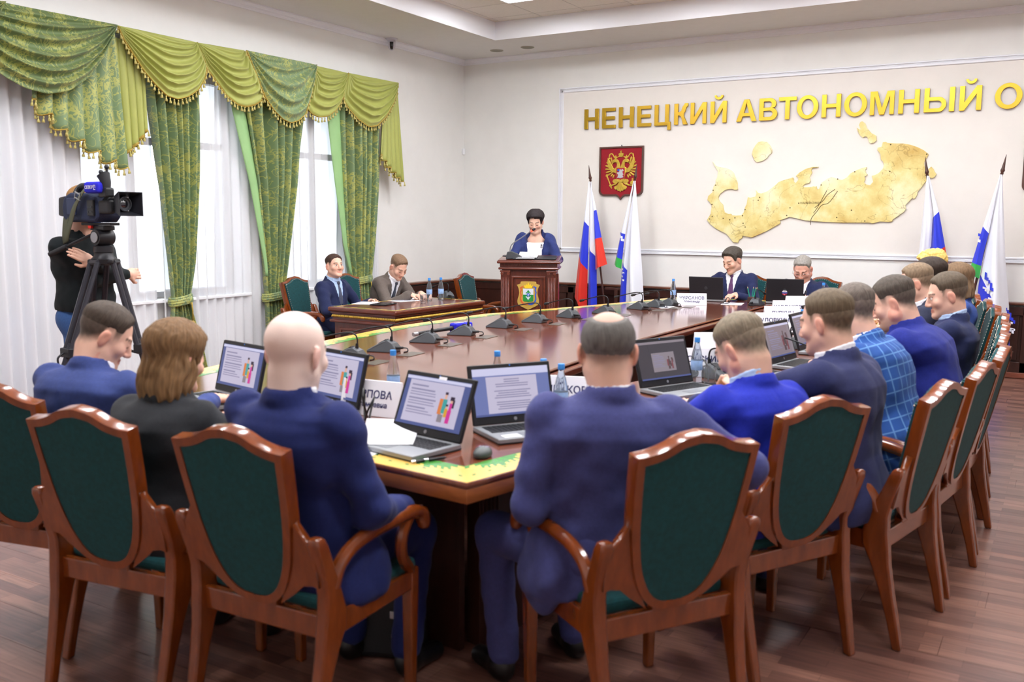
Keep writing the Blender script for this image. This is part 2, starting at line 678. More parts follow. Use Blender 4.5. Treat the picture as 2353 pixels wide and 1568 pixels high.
def wainscot(name, L, M4):
    root = struct(MB().box((L / 2, -WD / 2 + 0.02, WZ / 2 - 0.02), (L, WD - 0.04, WZ - 0.05)).build(name, DARKWOOD))
    n = max(1, round(L / 0.9))
    w = L / n
    for k in range(n + 1):
        MB().box((min(max(k * w, 0.045), L - 0.045), -WD + 0.012, WZ / 2), (0.09, 0.024, WZ - 0.1)).build('stile', DARKWOOD, root, bevel=0.004)
    MB().box((L / 2, -WD + 0.011, WZ - 0.085), (L, 0.022, 0.09)).build('rail', DARKWOOD, root, bevel=0.004)
    MB().box((L / 2, -WD + 0.011, 0.115), (L, 0.022, 0.11)).build('rail', DARKWOOD, root, bevel=0.004)
    for k in range(n):
        MB().box((k * w + w / 2, -WD + 0.022, 0.44), (w - 0.15, 0.02, 0.5)).build('panel', DARKWOOD, root, bevel=0.008)
    MB().box((L / 2, -WD / 2 - 0.012, WZ - 0.008), (L, WD + 0.03, 0.026)).build('cap', CAPWOOD, root, bevel=0.008)
    MB().box((L / 2, -WD / 2 - 0.01, 0.03), (L, WD + 0.02, 0.06)).build('skirting', BASEWOOD, root, bevel=0.006)
    root.matrix_world = M4
    return root


wainscot('trim_4', RX, Matrix.Identity(4))
wainscot('trim_5', 2.0, Matrix.Translation((0, -2.0, 0)) @ Matrix.Rotation(PI / 2, 4, 'Z'))
struct(MB().box((0.012, (RY - 2.0) / 2, 0.05), (0.024, -RY - 2.0, 0.1)).build('baseboard_left', WHITE_TRIM, bevel=0.004))

# windows behind the sheers
SKYPANE = mat('window_glass', (250, 253, 255), 0.0, trans=1.0, ior=1.02, spec=0.2)
for k, (ya, yb) in enumerate(WIN):
    w = struct(MB().box((-0.1, (ya + yb) / 2, WZ0 - 0.015), (0.42, yb - ya + 0.12, 0.03)).build('window_%d' % (k + 1), PVC, bevel=0.006))
    fr = MB()
    yc, W_, H_ = (ya + yb) / 2, yb - ya, WZ1 - WZ0
    for s in (-1, 1):
        fr.box((-0.17, yc + s * (W_ / 2 - 0.03), (WZ0 + WZ1) / 2), (0.07, 0.06, H_))
        fr.box((-0.17, yc, (WZ0 + WZ1) / 2 + s * (H_ / 2 - 0.03)), (0.07, W_ - 0.1, 0.06))
    fr.build('frame', PVC, w, bevel=0.006)
    zt = 2.36
    MB().box((-0.17, yc, zt), (0.066, W_ - 0.1, 0.07)).build('transom', PVC, w, bevel=0.006)
    nm = 2 if k == 0 else 1
    cuts = [ya + 0.06 + (W_ - 0.12) * q / (nm + 1) for q in range(nm + 2)]
    for c in cuts[1:-1]:
        MB().box((-0.17, c, (WZ0 + WZ1) / 2), (0.062, 0.07, H_ - 0.1)).build('mullion', PVC, w, bevel=0.006)
    for q in range(nm + 1):
        for (z0, z1) in ((WZ0 + 0.06, zt - 0.035), (zt + 0.035, WZ1 - 0.06)):
            MB().box((-0.17, (cuts[q] + cuts[q + 1]) / 2, (z0 + z1) / 2), (0.006, cuts[q + 1] - cuts[q] - 0.06, z1 - z0)).build('pane', SKYPANE, w)
# white service panel low on the left wall, seen through the sheer
pn = MB().box((0.012, -6.72, 0.52), (0.024, 0.3, 0.66)).build('wall_hatch', WHITE_TRIM, bevel=0.004)
tag(pn, 'white wall hatch low on the left wall behind the sheer curtain', 'hatch')
MB().box((0.022, -6.72, 0.52), (0.012, 0.2, 0.56)).build('hatch_door', PVC, pn, bevel=0.004)
# ------------------------------------------------------------------ curtains on the left wall


def damask(name, dark, gold, sc=1.0):
    m = mat(name, dark, 0.5, sheen=0.2)
    nt = m.node_tree
    b = nt.nodes['Principled BSDF']
    tc = nt.nodes.new('ShaderNodeTexCoord')

    def band(scale, dist, lo, hi, seed):
        mp = nt.nodes.new('ShaderNodeMapping')
        mp.inputs['Location'].default_value = (seed, seed * 2.1, seed * .7)
        mp.inputs['Scale'].default_value = (0.4, 1, 0.8)
        nt.links.new(tc.outputs['Object'], mp.inputs['Vector'])
        n = nt.nodes.new('ShaderNodeTexNoise')
        n.inputs['Scale'].default_value = scale
        n.inputs['Detail'].default_value = 1.5
        n.inputs['Distortion'].default_value = dist
        nt.links.new(mp.outputs[0], n.inputs['Vector'])
        a = nt.nodes.new('ShaderNodeMath')
        a.operation = 'SUBTRACT'
        a.inputs[1].default_value = 0.5
        nt.links.new(n.outputs['Fac'], a.inputs[0])
        c = nt.nodes.new('ShaderNodeMath')
        c.operation = 'ABSOLUTE'
        nt.links.new(a.outputs[0], c.inputs[0])
        r = nt.nodes.new('ShaderNodeMapRange')
        r.inputs['From Min'].default_value = hi
        r.inputs['From Max'].default_value = lo
        nt.links.new(c.outputs[0], r.inputs['Value'])
        return r.outputs[0]
    s1 = band(11 * sc, 1.6, 0.014, 0.030, 3.1)
    # medallions: only where a coarse noise is high
    mp = nt.nodes.new('ShaderNodeMapping')
    mp.inputs['Scale'].default_value = (0.3, 1.2, 0.8)
    nt.links.new(tc.outputs['Object'], mp.inputs['Vector'])
    n = nt.nodes.new('ShaderNodeTexNoise')
    n.inputs['Scale'].default_value = 6 * sc
    n.inputs['Detail'].default_value = 0
    nt.links.new(mp.outputs[0], n.inputs['Vector'])
    r = nt.nodes.new('ShaderNodeMapRange')
    r.inputs['From Min'].default_value = 0.50
    r.inputs['From Max'].default_value = 0.60
    nt.links.new(n.outputs['Fac'], r.inputs['Value'])
    s2 = band(24 * sc, 1.0, 0.05, 0.08, 9.7)
    mul = nt.nodes.new('ShaderNodeMath')
    mul.operation = 'MULTIPLY'
    nt.links.new(r.outputs[0], mul.inputs[0])
    nt.links.new(s2, mul.inputs[1])
    mxm = nt.nodes.new('ShaderNodeMath')
    mxm.operation = 'MAXIMUM'
    nt.links.new(mul.outputs[0], mxm.inputs[0])
    nt.links.new(s1, mxm.inputs[1])
    mx = nt.nodes.new('ShaderNodeMix')
    mx.data_type = 'RGBA'
    mx.inputs['A'].default_value = (*lin(dark), 1)
    mx.inputs['B'].default_value = (*lin(gold), 1)
    nt.links.new(mxm.outputs[0], mx.inputs['Factor'])
    nt.links.new(mx.outputs['Result'], b.inputs['Base Color'])
    return m


DAMASK = damask('green_damask', (114, 138, 98), (170, 174, 98))
DAMASK_D = damask('deep_green_damask', (92, 112, 66), (150, 156, 84))
OLIVE = mat('olive_satin', (164, 170, 88), 0.45, sheen=0.15, var=0.05, scale=4)
LINING = mat('pale_green_lining', (150, 192, 132), 0.7, var=0.03)
BRAID = mat('gold_braid', (172, 146, 62), 0.7, var=0.25, scale=90)
TASSEL = mat('tassel_thread', (196, 184, 112), 0.75, var=0.2, scale=60)

tz = MB()
tz.lathe([(0.002, 0.0), (0.004, -0.004), (0.008, -0.009), (0.007, -0.016), (0.004, -0.019), (0.010, -0.034), (0.0135, -0.052), (0.002, -0.053)][::-1], 8)
_t = tz.build('tassel', TASSEL, smooth=True)
TASSEL_ME = _t.data
bpy.data.objects.remove(_t)


def resample(pts, n):
    P = np.array(pts, float)
    d = np.r_[0, np.cumsum(np.linalg.norm(np.diff(P, axis=0), axis=1))]
    t = np.linspace(0, d[-1], n)
    return np.stack([np.interp(t, d, P[:, k]) for k in range(P.shape[1])], 1), d[-1]


def fringe(parent, line, step=0.046):
    """gold braid along a 3D line with separate tassels hanging from it"""
    pts, L = resample(line, max(4, int(len(line))))
    mb = MB()
    mb.tube([tuple(p) for p in pts], 0.011, 6, flat=(1.3, 0.5))
    mb.build('braid', BRAID, parent, smooth=True)
    q, _ = resample(line, max(2, int(L / step)))
    for p in q[0:]:
        o = bpy.data.objects.new('tassel', TASSEL_ME)
        COL.objects.link(o)
        o.parent = parent
        o.location = (p[0] + random.uniform(-.003, .003), p[1], p[2] - 0.006)
        o.rotation_euler = (random.uniform(-.15, .15), random.uniform(-.15, .15), random.uniform(0, 3))


valance = empty('curtain_valance', (0, -4.6, 3.27), label='green swagged window valance with gold tassel fringe across the left wall', cat='curtain')


def VL(o):
    o.matrix_parent_inverse = Matrix.Translation((0, 4.6, -3.27))
    return o


VL(MB().box((0.09, -4.75, 3.275), (0.18, 5.86, 0.03)).build('pelmet_board', PVC, valance))


def swag(A, B, hem, m, x0, folds, amp, name='swag', fr=True, skew=0.0, seed=0):
    n, k = 41, 61
    H, _ = resample(hem, n)
    P = []
    rnd = np.random.RandomState(seed)
    ph = rnd.uniform(0, 6)
    for j in range(k):
        v = j / (k - 1)
        row = []
        for i in range(n):
            u = i / (n - 1)
            ty, tzz = A[0] + (B[0] - A[0]) * u, A[1] + (B[1] - A[1]) * u
            w = v ** (0.9 + 0.25 * math.sin(PI * u))
            yy = ty + (H[i][0] - ty) * w
            zz = tzz + (H[i][1] - tzz) * w
            env = (0.25 + 0.75 * math.sin(PI * min(1, max(0, u * 0.96 + 0.02)))) * min(1, v * 3.5) * min(1, (1 - v) * 6 + 0.15)
            phase = folds * v ** 1.05 + skew * (u - 0.5) * (1 - v) + 0.22 * math.sin(3.1 * u + ph) + 0.12 * math.sin(9 * v + ph * 2)
            s = math.sin(2 * PI * phase)
            rip = amp * env * (abs(s) ** 0.75 * (1 if s > 0 else -1))
            bul = 0.075 * math.sin(PI * min(1, v * 0.8)) * math.sin(PI * u) ** 0.7
            zz -= 0.35 * amp * env * math.cos(2 * PI * phase)
            row.append((x0 + bul + rip, yy, zz))
        P.append(row)
    mb = MB().grid(P)
    o = VL(mb.build(name, m, valance, smooth=True))
    s = o.modifiers.new('thickness', 'SOLIDIFY')
    s.thickness = 0.004
    if fr:
        fringe(o, [tuple(P[-1][i]) for i in range(n)])
    return o


S0t = [(-7.318, 3.273), (-5.841, 3.287)]
S0h = [(-7.318, 3.273), (-7.241, 3.034), (-7.093, 2.836), (-6.899, 2.707), (-6.727, 2.639), (-6.544, 2.619), (-6.35, 2.667), (-6.162, 2.797), (-6.007, 2.98), (-5.904, 3.16), (-5.841, 3.287)]
S1t = [(-5.798, 3.295), (-4.944, 3.29)]
S1h = [(-5.798, 3.288), (-5.76, 3.184), (-5.677, 3.067), (-5.571, 2.931), (-5.46, 2.831), (-5.344, 2.748), (-5.223, 2.73), (-5.096, 2.768), (-4.964, 2.852), (-4.881, 2.964), (-4.85, 3.05), (-4.90, 3.17), (-4.944, 3.28)]
S2t = [(-4.934, 3.292), (-4.331, 3.309)]
S2h = [(-4.934, 3.292), (-4.872, 3.168), (-4.824, 3.053), (-4.721, 2.944), (-4.616, 2.832), (-4.479, 2.763), (-4.364, 2.754), (-4.245, 2.788), (-4.153, 2.841), (-4.128, 2.879), (-4.19, 3.03), (-4.331, 3.30)]
S3t = [(-4.331, 3.309), (-3.312, 3.314)]
S3h = [(-4.331, 3.309), (-4.272, 3.173), (-4.206, 3.031), (-4.122, 2.867), (-4.004, 2.747), (-3.881, 2.67), (-3.774, 2.644), (-3.655, 2.678), (-3.539, 2.762), (-3.481, 2.893), (-3.408, 3.064), (-3.312, 3.314)]
S4t = [(-3.36, 3.309), (-2.755, 3.301)]
S4h = [(-3.36, 3.29), (-3.403, 2.995), (-3.461, 2.896), (-3.483, 2.824), (-3.417, 2.775), (-3.3, 2.749), (-3.172, 2.77), (-3.041, 2.841), (-2.928, 2.949), (-2.857, 3.108), (-2.755, 3.301)]
S5t = [(-2.755, 3.301), (-1.837, 3.31)]
S5h = [(-2.755, 3.301), (-2.834, 3.135), (-2.89, 2.992), (-2.802, 2.895), (-2.636, 2.788), (-2.456, 2.724), (-2.294, 2.754), (-2.126, 2.872), (-1.996, 3.02), (-1.891, 3.173), (-1.837, 3.31)]
swag(*S0t, S0h, DAMASK_D, 0.30, 6.0, 0.036, fr=False, skew=1.2, seed=1)
swag(*S1t, S1h, OLIVE, 0.255, 7.0, 0.026, skew=-1.6, seed=2)
swag(*S2t, S2h, OLIVE, 0.245, 6.5, 0.025, skew=-1.6, seed=3)
swag(*S3t, S3h, DAMASK, 0.275, 4.5, 0.030, skew=1.4, seed=4)
swag(*S4t, S4h, OLIVE, 0.245, 6.5, 0.024, skew=1.5, seed=5)
swag(*S5t, S5h, OLIVE, 0.255, 6.5, 0.026, skew=1.6, seed=6)
# far left: another swag rising out of the frame
swag((-8.35, 3.265), (-6.85, 3.28), [(-8.35, 3.27), (-8.2, 2.9), (-7.9, 2.66), (-7.55, 2.62), (-7.25, 2.78), (-7.0, 3.03), (-6.85, 3.28)], DAMASK_D, 0.33, 6.0, 0.034, fr=False, skew=1.2, seed=8)


def tail(top, bottom, m, x0, pleats, amp, zig=0.0):
    """pleated cascade: top line and hem line given as (y,z) lists"""
    n, k = pleats * 8 + 1, 24
    T, _ = resample(top, n)
    B, _ = resample(bottom, n)
    P = []
    for j in range(k):
        v = j / (k - 1)
        row = []
        for i in range(n):
            a = i / 8.0
            s = math.sin(2 * PI * a)
            s2 = math.sin(2 * PI * a + 0.9)
            row.append((x0 + amp * (0.35 + 0.65 * v) * s2, T[i][0] + (B[i][0] - T[i][0]) * v + 0.012 * s, T[i][1] + (B[i][1] - T[i][1]) * v + zig * s * v))
        P.append(row)
    o = VL(MB().grid(P).build('cascade', m, valance, smooth=True))
    s = o.modifiers.new('thickness', 'SOLIDIFY')
    s.thickness = 0.004
    fringe(o, [tuple(q) for q in P[-1]], 0.042)
    return o


t0b = [(-6.64, 2.577), (-6.552, 2.487), (-6.449, 2.427), (-6.368, 2.346), (-6.291, 2.31), (-6.193, 2.252), (-6.125, 2.221), (-6.031, 2.172), (-5.949, 2.113), (-5.765, 2.078)]
tail([(-6.60, 3.20), (-5.83, 3.26)], t0b, DAMASK, 0.235, 6, 0.045, 0.03)
tail([(-5.80, 3.20), (-5.50, 3.20)], [(-5.79, 2.17), (-5.66, 2.261), (-5.578, 2.344), (-5.503, 2.427)], OLIVE, 0.195, 4, 0.030, 0.014)
tail([(-2.10, 3.20), (-1.84, 3.29)], [(-2.192, 2.416), (-2.092, 2.333), (-2.008, 2.269), (-1.905, 2.195), (-1.729, 2.111)], OLIVE, 0.235, 5, 0.030, 0.016)


def drape(levels, folds, label, lining=None, tie=None, x0=0.15, seed=0):
    root = empty('curtain_drape', (0.15, (levels[-1][1] + levels[-1][2]) / 2, 0), label=label, cat='curtain')
    off = Matrix.Translation(-Vector(root.location))
    L = np.array(levels, float)[::-1]
    nz, n = 70, folds * 10 + 1
    zs = np.linspace(L[0, 0], L[-1, 0], nz)
    rnd = np.random.RandomState(seed)
    phs = rnd.uniform(-0.5, 0.5, 8)

    def edge(z, k):
        return float(np.interp(z, L[:, 0], L[:, k]))
    P, Q = [], []
    for z in zs:
        yl, yr = edge(z, 1), edge(z, 2)
        wid = yr - yl
        lw = lining(z) if lining else 0
        amp = 0.018 + 0.085 * wid
        row, q = [], []
        for i in range(n):
            u = i / (n - 1)
            ph = folds * u + 0.18 * math.sin(2 * PI * u * 2 + phs[0]) + 0.10 * math.sin(z * 1.3 + phs[1] * 3 + u * 5)
            s = math.sin(2 * PI * ph)
            xx = x0 + amp * (abs(s) ** 0.8) * (1 if s > 0 else -1) + 0.05 * wid * math.sin(PI * u)
            row.append((xx, yl + lw + (wid - lw) * u + 0.006 * math.cos(2 * PI * ph), z))
        P.append(row)
        for i in range(9):
            u = i / 8
            q.append((x0 + 0.03 + 0.02 * math.sin(PI * u), yl + (lw + 0.03) * u, z))
        Q.append(q)
    o = MB().grid(P).build('fabric', DAMASK, root, smooth=True)
    o.matrix_parent_inverse = off
    o.modifiers.new('thickness', 'SOLIDIFY').thickness = 0.004
    if lining:
        kz = [i for i, z in enumerate(zs) if lining(z) > 0.004]
        o = MB().grid([Q[i] for i in kz]).build('lining', LINING, root, smooth=True)
        o.matrix_parent_inverse = off
        o.modifiers.new('thickness', 'SOLIDIFY').thickness = 0.004
    if tie:
        z = tie
        yl, yr = edge(z, 1), edge(z, 2)
        yc, w = (yl + yr) / 2, (yr - yl) / 2
        mb = MB()
        for dz, r in ((-0.03, 0.014), (-0.01, 0.02), (0.012, 0.02), (0.034, 0.014)):
            ring = [(x0 + 0.075 * math.cos(a), yc + (w + 0.02) * math.sin(a), z + dz + 0.02 * math.sin(a)) for a in np.linspace(0, 2 * PI, 25)]
            mb.tube(ring, r, 7, caps=False)
        mb.ball((x0 + 0.07, yc + w * 0.55, z), (0.03, 0.04, 0.045))
        o = mb.build('tieback', DAMASK, root, smooth=True)
        o.matrix_parent_inverse = off
        mb = MB()
        mb.tube([(x0 + 0.095, yc + w * .55, z - .02), (x0 + 0.1, yc + w * .6, z - .1), (x0 + .1, yc + w * .6, z - .2)], 0.007, 6)
        mb.lathe([(0.028, -0.16), (0.03, -0.05), (0.02, -0.03), (0.014, -0.02), (0.02, 0.0), (0.012, 0.015), (0.004, 0.02)], 10, (x0 + .1, yc + w * .6, z - .22))
        o = mb.build('cord_tassel', GOLDP if False else BRAID, root, smooth=True)
        o.matrix_parent_inverse = off
    return root


drape([(3.02, -5.45, -4.83), (2.8, -5.44, -4.85), (2.04, -5.37, -4.90), (1.2, -5.28, -4.98), (0.95, -5.26, -5.03), (0.84, -5.25, -5.06), (0.7, -5.27, -5.02), (0.45, -5.29, -4.93), (0.02, -5.31, -4.84)], 6,
      'tied back green damask drape behind the cameraman tripod', tie=0.84, seed=1)
drape([(3.02, -4.50, -3.42), (2.72, -4.455, -3.456), (2.0, -4.25, -3.55), (1.18, -4.08, -3.70), (0.92, -4.05, -3.75), (0.8, -4.04, -3.78), (0.66, -4.04, -3.76), (0.45, -4.03, -3.73), (0.02, -4.04, -3.69)], 6,
      'middle green damask drape with pale lining edge and knotted tieback', lining=lambda z: 0.0 if z < 0.95 else 0.17 * (z - 0.95) / 1.9, tie=0.8, seed=2)
drape([(3.02, -3.08, -2.10), (2.8, -3.05, -2.13), (2.06, -2.94, -2.17), (1.34, -2.81, -2.24), (1.0, -2.70, -2.28), (0.9, -2.68, -2.30), (0.75, -2.68, -2.28), (0.5, -2.70, -2.25), (0.02, -2.72, -2.2)], 6,
      'green damask drape nearest the room corner with pale lining edge', lining=lambda z: 0.0 if z < 0.9 else 0.20 * (z - 0.9) / 1.9, tie=0.9, seed=3)


def sheer(y0, y1, label, seed):
    rnd = np.random.RandomState(seed)
    n = int((y1 - y0) / 0.014)
    ys_ = np.linspace(y0, y1, n)
    ph = np.cumsum(rnd.uniform(0.5, 1.5, n)) * 0.75
    ph = np.convolve(np.r_[ph[:4], ph, ph[-4:]], np.ones(9) / 9, 'valid')[:n]
    am = 0.012 + 0.022 * (0.5 + 0.5 * np.sin(ys_ * 3.7 + seed))
    P = []
    for z in np.linspace(0.015, 3.25, 16):
        k = 1 + 0.5 * (3.25 - z) / 3.25
        P.append([(0.085 + am[i] * k * math.sin(ph[i] + 0.15 * math.sin(z * 2 + ys_[i] * 4)), ys_[i], z) for i in range(n)])
    o = MB().grid(P).build('sheer_curtain', SHEER, smooth=True)
    return tag(o, label, 'curtain')


sheer(-8.2, -5.35, 'white sheer curtain panel behind the cameraman at the left edge', 1)
sheer(-5.33, -3.86, 'white sheer curtain panel between the two tied drapes on the left', 2)
sheer(-3.84, -2.03, 'white sheer curtain panel behind the two men at the side desk', 3)
# ------------------------------------------------------------------ back wall: letters, crest, relief map, flags
LET = [('Н', 1.93, 2.136), ('Е', 2.187, 2.377), ('Н', 2.423, 2.63), ('Е', 2.679, 2.869), ('Ц', 2.914, 3.131), ('К', 3.177, 3.355), ('И', 3.389, 3.594), ('Й', 3.644, 3.847), ('А', 3.969, 4.213), ('В', 4.245, 4.459), ('Т', 4.474, 4.68), ('О', 4.686, 4.929), ('Н', 4.968, 5.18), ('О', 5.215, 5.462), ('М', 5.494, 5.748), ('Н', 5.792, 6.007), ('Ы', 6.053, 6.356), ('Й', 6.403, 6.615), ('О', 6.74, 6.996)]


def arc(cx, cz, rx, rz, a0, a1, n=14):
    return [(cx + rx * math.cos(math.radians(a0 + (a1 - a0) * i / n)), cz + rz * math.sin(math.radians(a0 + (a1 - a0) * i / n))) for i in range(n + 1)]


def glyph(ch, w):
    """loops of a bold sans letter, height 1, width w (relative)"""
    s = 0.2
    b = 0.165
    if ch == 'Н':
        return [[(0, 0), (s, 0), (s, .42), (w - s, .42), (w - s, 0), (w, 0), (w, 1), (w - s, 1), (w - s, .59), (s, .59), (s, 1), (0, 1)]]
    if ch == 'Е':
        return [[(0, 0), (w, 0), (w, b), (s, b), (s, .42), (w * .93, .42), (w * .93, .585), (s, .585), (s, 1 - b), (w * .98, 1 - b), (w * .98, 1), (0, 1)]]
    if ch == 'Ц':
        x1 = w - .09
        return [[(0, 0), (w - .16, 0), (w - .16, -.22), (w, -.22), (w, b), (x1, b), (x1, 1), (x1 - s, 1), (x1 - s, b), (s, b), (s, 1), (0, 1)]]
    if ch == 'К':
        return [[(0, 0), (s, 0), (s, .43), (.27, .43), (.36, .36), (w - .23, 0), (w, 0), (w - .19, .38), (.49, .53), (.56, .62), (.6, .78), (.64, .84), (w, .85), (w, 1), (w - .16, 1), (.5, .95), (.42, .84), (.36, .66), (.28, .6), (s, .59), (s, 1), (0, 1)]]
    if ch in 'ИЙ':
        L = [[(0, 0), (.19, 0), (w - .19, .66), (w - .19, 0), (w, 0), (w, 1), (w - .19, 1), (.19, .34), (.19, 1), (0, 1)]]
        if ch == 'Й':
            c = w / 2
            L.append(arc(c, 1.27, .21, .2, 180, 360) + arc(c, 1.27, .11, .09, 360, 180))
        return L
    if ch == 'А':
        c = w / 2
        return [[(0, 0), (.22, 0), (.30, .23), (w - .30, .23), (w - .22, 0), (w, 0), (c + .115, 1), (c - .115, 1)], [(.36, .39), (c, .8), (w - .36, .39)]]
    if ch == 'В':
        r = w
        out = [(0, 0)] + [(w - .3, 0)] + arc(w - .3, .285, .3, .285, -90, 75, 12) + arc(w - .35, .74, .29, .26, -40, 90, 10) + [(0, 1)]
        h1 = [(s, .16), (s, .43)] + arc(w - .34, .295, .13, .135, 90, -90, 8)
        h2 = [(s, .58), (s, .85)] + arc(w - .37, .715, .11, .135, 90, -90, 8)
        return [out, h1, h2]
    if ch == 'Т':
        c = w / 2
        return [[(c - .1, 0), (c + .1, 0), (c + .1, 1 - b), (w, 1 - b), (w, 1), (0, 1), (0, 1 - b), (c - .1, 1 - b)]]
    if ch == 'О':
        return [arc(w / 2, .5, w / 2, .52, 0, 360, 40)[:-1], arc(w / 2, .5, w / 2 - .205, .355, 0, 360, 36)[:-1]]
    if ch == 'М':
        c = w / 2
        return [[(0, 0), (.185, 0), (.185, .76), (c - .1, 0), (c + .1, 0), (w - .185, .76), (w - .185, 0), (w, 0), (w, 1), (w - .29, 1), (c, .3), (.29, 1), (0, 1)]]
    if ch == 'Ы':
        q = w - .31
        return [[(0, 0), (q - .29, 0)] + arc(q - .29, .31, .29, .31, -90, 90, 14) + [(s, .62), (s, 1), (0, 1)], [(s, .155), (s, .465)] + arc(q - .32, .31, .14, .155, 90, -90, 8), [(w - s, 0), (w, 0), (w, 1), (w - s, 1)]]


ZL0, ZLH = 2.826, 0.258
ORD = ['first', 'second', 'third', 'fourth', 'fifth', 'sixth', 'seventh', 'eighth', 'ninth', 'tenth', 'eleventh', 'twelfth', 'thirteenth', 'fourteenth', 'fifteenth', 'sixteenth', 'seventeenth', 'eighteenth', 'nineteenth']
for i, (ch, x0, x1) in enumerate(LET):
    w = (x1 - x0) / ZLH
    o = plate('wall_letter', [[(px * ZLH, pz * ZLH) for px, pz in lp] for lp in glyph(ch, w)], 0.026, GOLD, bevel=0.003)
    o.location = (x0, -0.012, ZL0)
    tag(o, 'gold metal Cyrillic letter %s, %s from the left in the wall inscription' % (ch, ORD[i]), 'letter', 'gold letters of the wall inscription')

MAPA = [(3.688, 2.364), (3.739, 2.306), (3.791, 2.295), (3.864, 2.285), (3.924, 2.26), (3.957, 2.224), (3.97, 2.189), (3.993, 2.14), (4.009, 2.105), (4.016, 2.021), (3.983, 2.015), (3.947, 2.029), (3.903, 2.027), (3.86, 2.019), (3.838, 2.002), (3.803, 1.974), (3.782, 1.946), (3.778, 1.911), (3.799, 1.875), (3.837, 1.84), (3.846, 1.79), (3.862, 1.748), (3.907, 1.727), (3.943, 1.729), (3.951, 1.713), (4.002, 1.706), (4.074, 1.713), (4.102, 1.748), (4.114, 1.804), (4.134, 1.846), (4.145, 1.929), (4.174, 1.922), (4.237, 1.936), (4.249, 1.977), (4.237, 2.012), (4.27, 1.977), (4.306, 1.972), (4.375, 1.996), (4.442, 2.044), (4.509, 2.104), (4.543, 2.117), (4.61, 2.137), (4.644, 2.145), (4.671, 2.156), (4.685, 2.135), (4.68, 2.108), (4.708, 2.088), (4.739, 2.128), (4.732, 2.152), (4.706, 2.17), (4.744, 2.208), (4.812, 2.249), (4.895, 2.272), (4.961, 2.272), (4.957, 2.263), (4.895, 2.261), (4.88, 2.233), (4.891, 2.205), (4.865, 2.156), (4.877, 2.114), (4.862, 2.083), (4.82, 2.08), (4.79, 2.052), (4.801, 2.038), (4.892, 2.041), (4.916, 2.05), (4.933, 2.043), (4.947, 2.05), (4.955, 2.022), (4.965, 2.008), (4.983, 2.021), (5.0, 2.084), (5.027, 2.105), (5.067, 2.132), (5.12, 2.152), (5.176, 2.13), (5.231, 2.115), (5.283, 2.142), (5.321, 2.189), (5.398, 2.229), (5.45, 2.248), (5.492, 2.256), (5.49, 2.233), (5.478, 2.227), (5.49, 2.186), (5.507, 2.172), (5.494, 2.158), (5.475, 2.152), (5.483, 2.118), (5.472, 2.084), (5.493, 2.063), (5.539, 2.052), (5.57, 2.089), (5.561, 2.13), (5.553, 2.157), (5.598, 2.17), (5.636, 2.196), (5.666, 2.236), (5.677, 2.27), (5.662, 2.317), (5.641, 2.331), (5.631, 2.399), (5.597, 2.44), (5.598, 2.467), (5.64, 2.476), (5.65, 2.525), (5.682, 2.528), (5.696, 2.517), (5.773, 2.508), (5.861, 2.504), (5.938, 2.488), (6.014, 2.459), (6.078, 2.424), (6.127, 2.383), (6.125, 2.364), (6.097, 2.312), (6.089, 2.286), (6.094, 2.253), (6.122, 2.199), (6.163, 2.245), (6.189, 2.218), (6.203, 2.185), (6.222, 2.164), (6.206, 2.132), (6.182, 2.119), (6.157, 2.126), (6.105, 2.068), (6.094, 2.041), (6.042, 1.976), (6.038, 1.936), (6.015, 1.896), (5.99, 1.903), (5.925, 1.829), (5.933, 1.789), (5.916, 1.755), (5.855, 1.708), (5.8, 1.667), (5.795, 1.647), (5.757, 1.64), (5.665, 1.646), (5.588, 1.622), (5.562, 1.632), (5.268, 1.63), (5.049, 1.638), (4.84, 1.652), (4.74, 1.676), (4.653, 1.694), (4.569, 1.661), (4.54, 1.654), (4.549, 1.618), (4.485, 1.581), (4.395, 1.527), (4.214, 1.445), (4.098, 1.464), (4.092, 1.436), (4.057, 1.417), (4.044, 1.381), (3.986, 1.383), (3.94, 1.436), (3.894, 1.486), (3.819, 1.52), (3.759, 1.548), (3.683, 1.605), (3.643, 1.655), (3.665, 1.69), (3.686, 1.726), (3.691, 1.776), (3.697, 1.833), (3.666, 1.876), (3.639, 1.897), (3.648, 1.947), (3.699, 1.989), (3.711, 2.06), (3.739, 2.102), (3.735, 2.13), (3.754, 2.172), (3.764, 2.242), (3.709, 2.321)]
MAPB = [(4.288, 2.587), (4.351, 2.574), (4.391, 2.529), (4.414, 2.481), (4.412, 2.447), (4.378, 2.421), (4.359, 2.387), (4.304, 2.354), (4.234, 2.343), (4.205, 2.371), (4.187, 2.413), (4.174, 2.44), (4.186, 2.495), (4.212, 2.542), (4.246, 2.578)]
MAPD = [(5.417, 2.766), (5.451, 2.742), (5.473, 2.687), (5.522, 2.631), (5.575, 2.602), (5.582, 2.548), (5.56, 2.525), (5.521, 2.518), (5.501, 2.531), (5.497, 2.558), (5.478, 2.592), (5.452, 2.596), (5.436, 2.581), (5.405, 2.609), (5.379, 2.65), (5.364, 2.698), (5.388, 2.677), (5.408, 2.676), (5.386, 2.724), (5.397, 2.758)]
TOWNS = [(3.74, 2.077), (3.71, 2.015), (3.701, 1.843), (3.709, 1.695), (3.677, 1.665), (3.849, 1.674), (3.932, 1.656), (3.996, 1.68), (4.089, 1.706), (4.1, 1.615), (4.127, 1.57), (4.118, 1.779), (4.289, 1.925), (4.274, 1.891), (4.755, 1.854), (5.735, 2.496), (6.112, 2.38), (5.367, 2.205), (5.741, 2.202), (5.183, 2.127), (5.002, 2.062), (5.353, 1.772), (5.195, 1.689), (5.505, 1.65), (4.656, 1.8), (4.621, 1.711)]



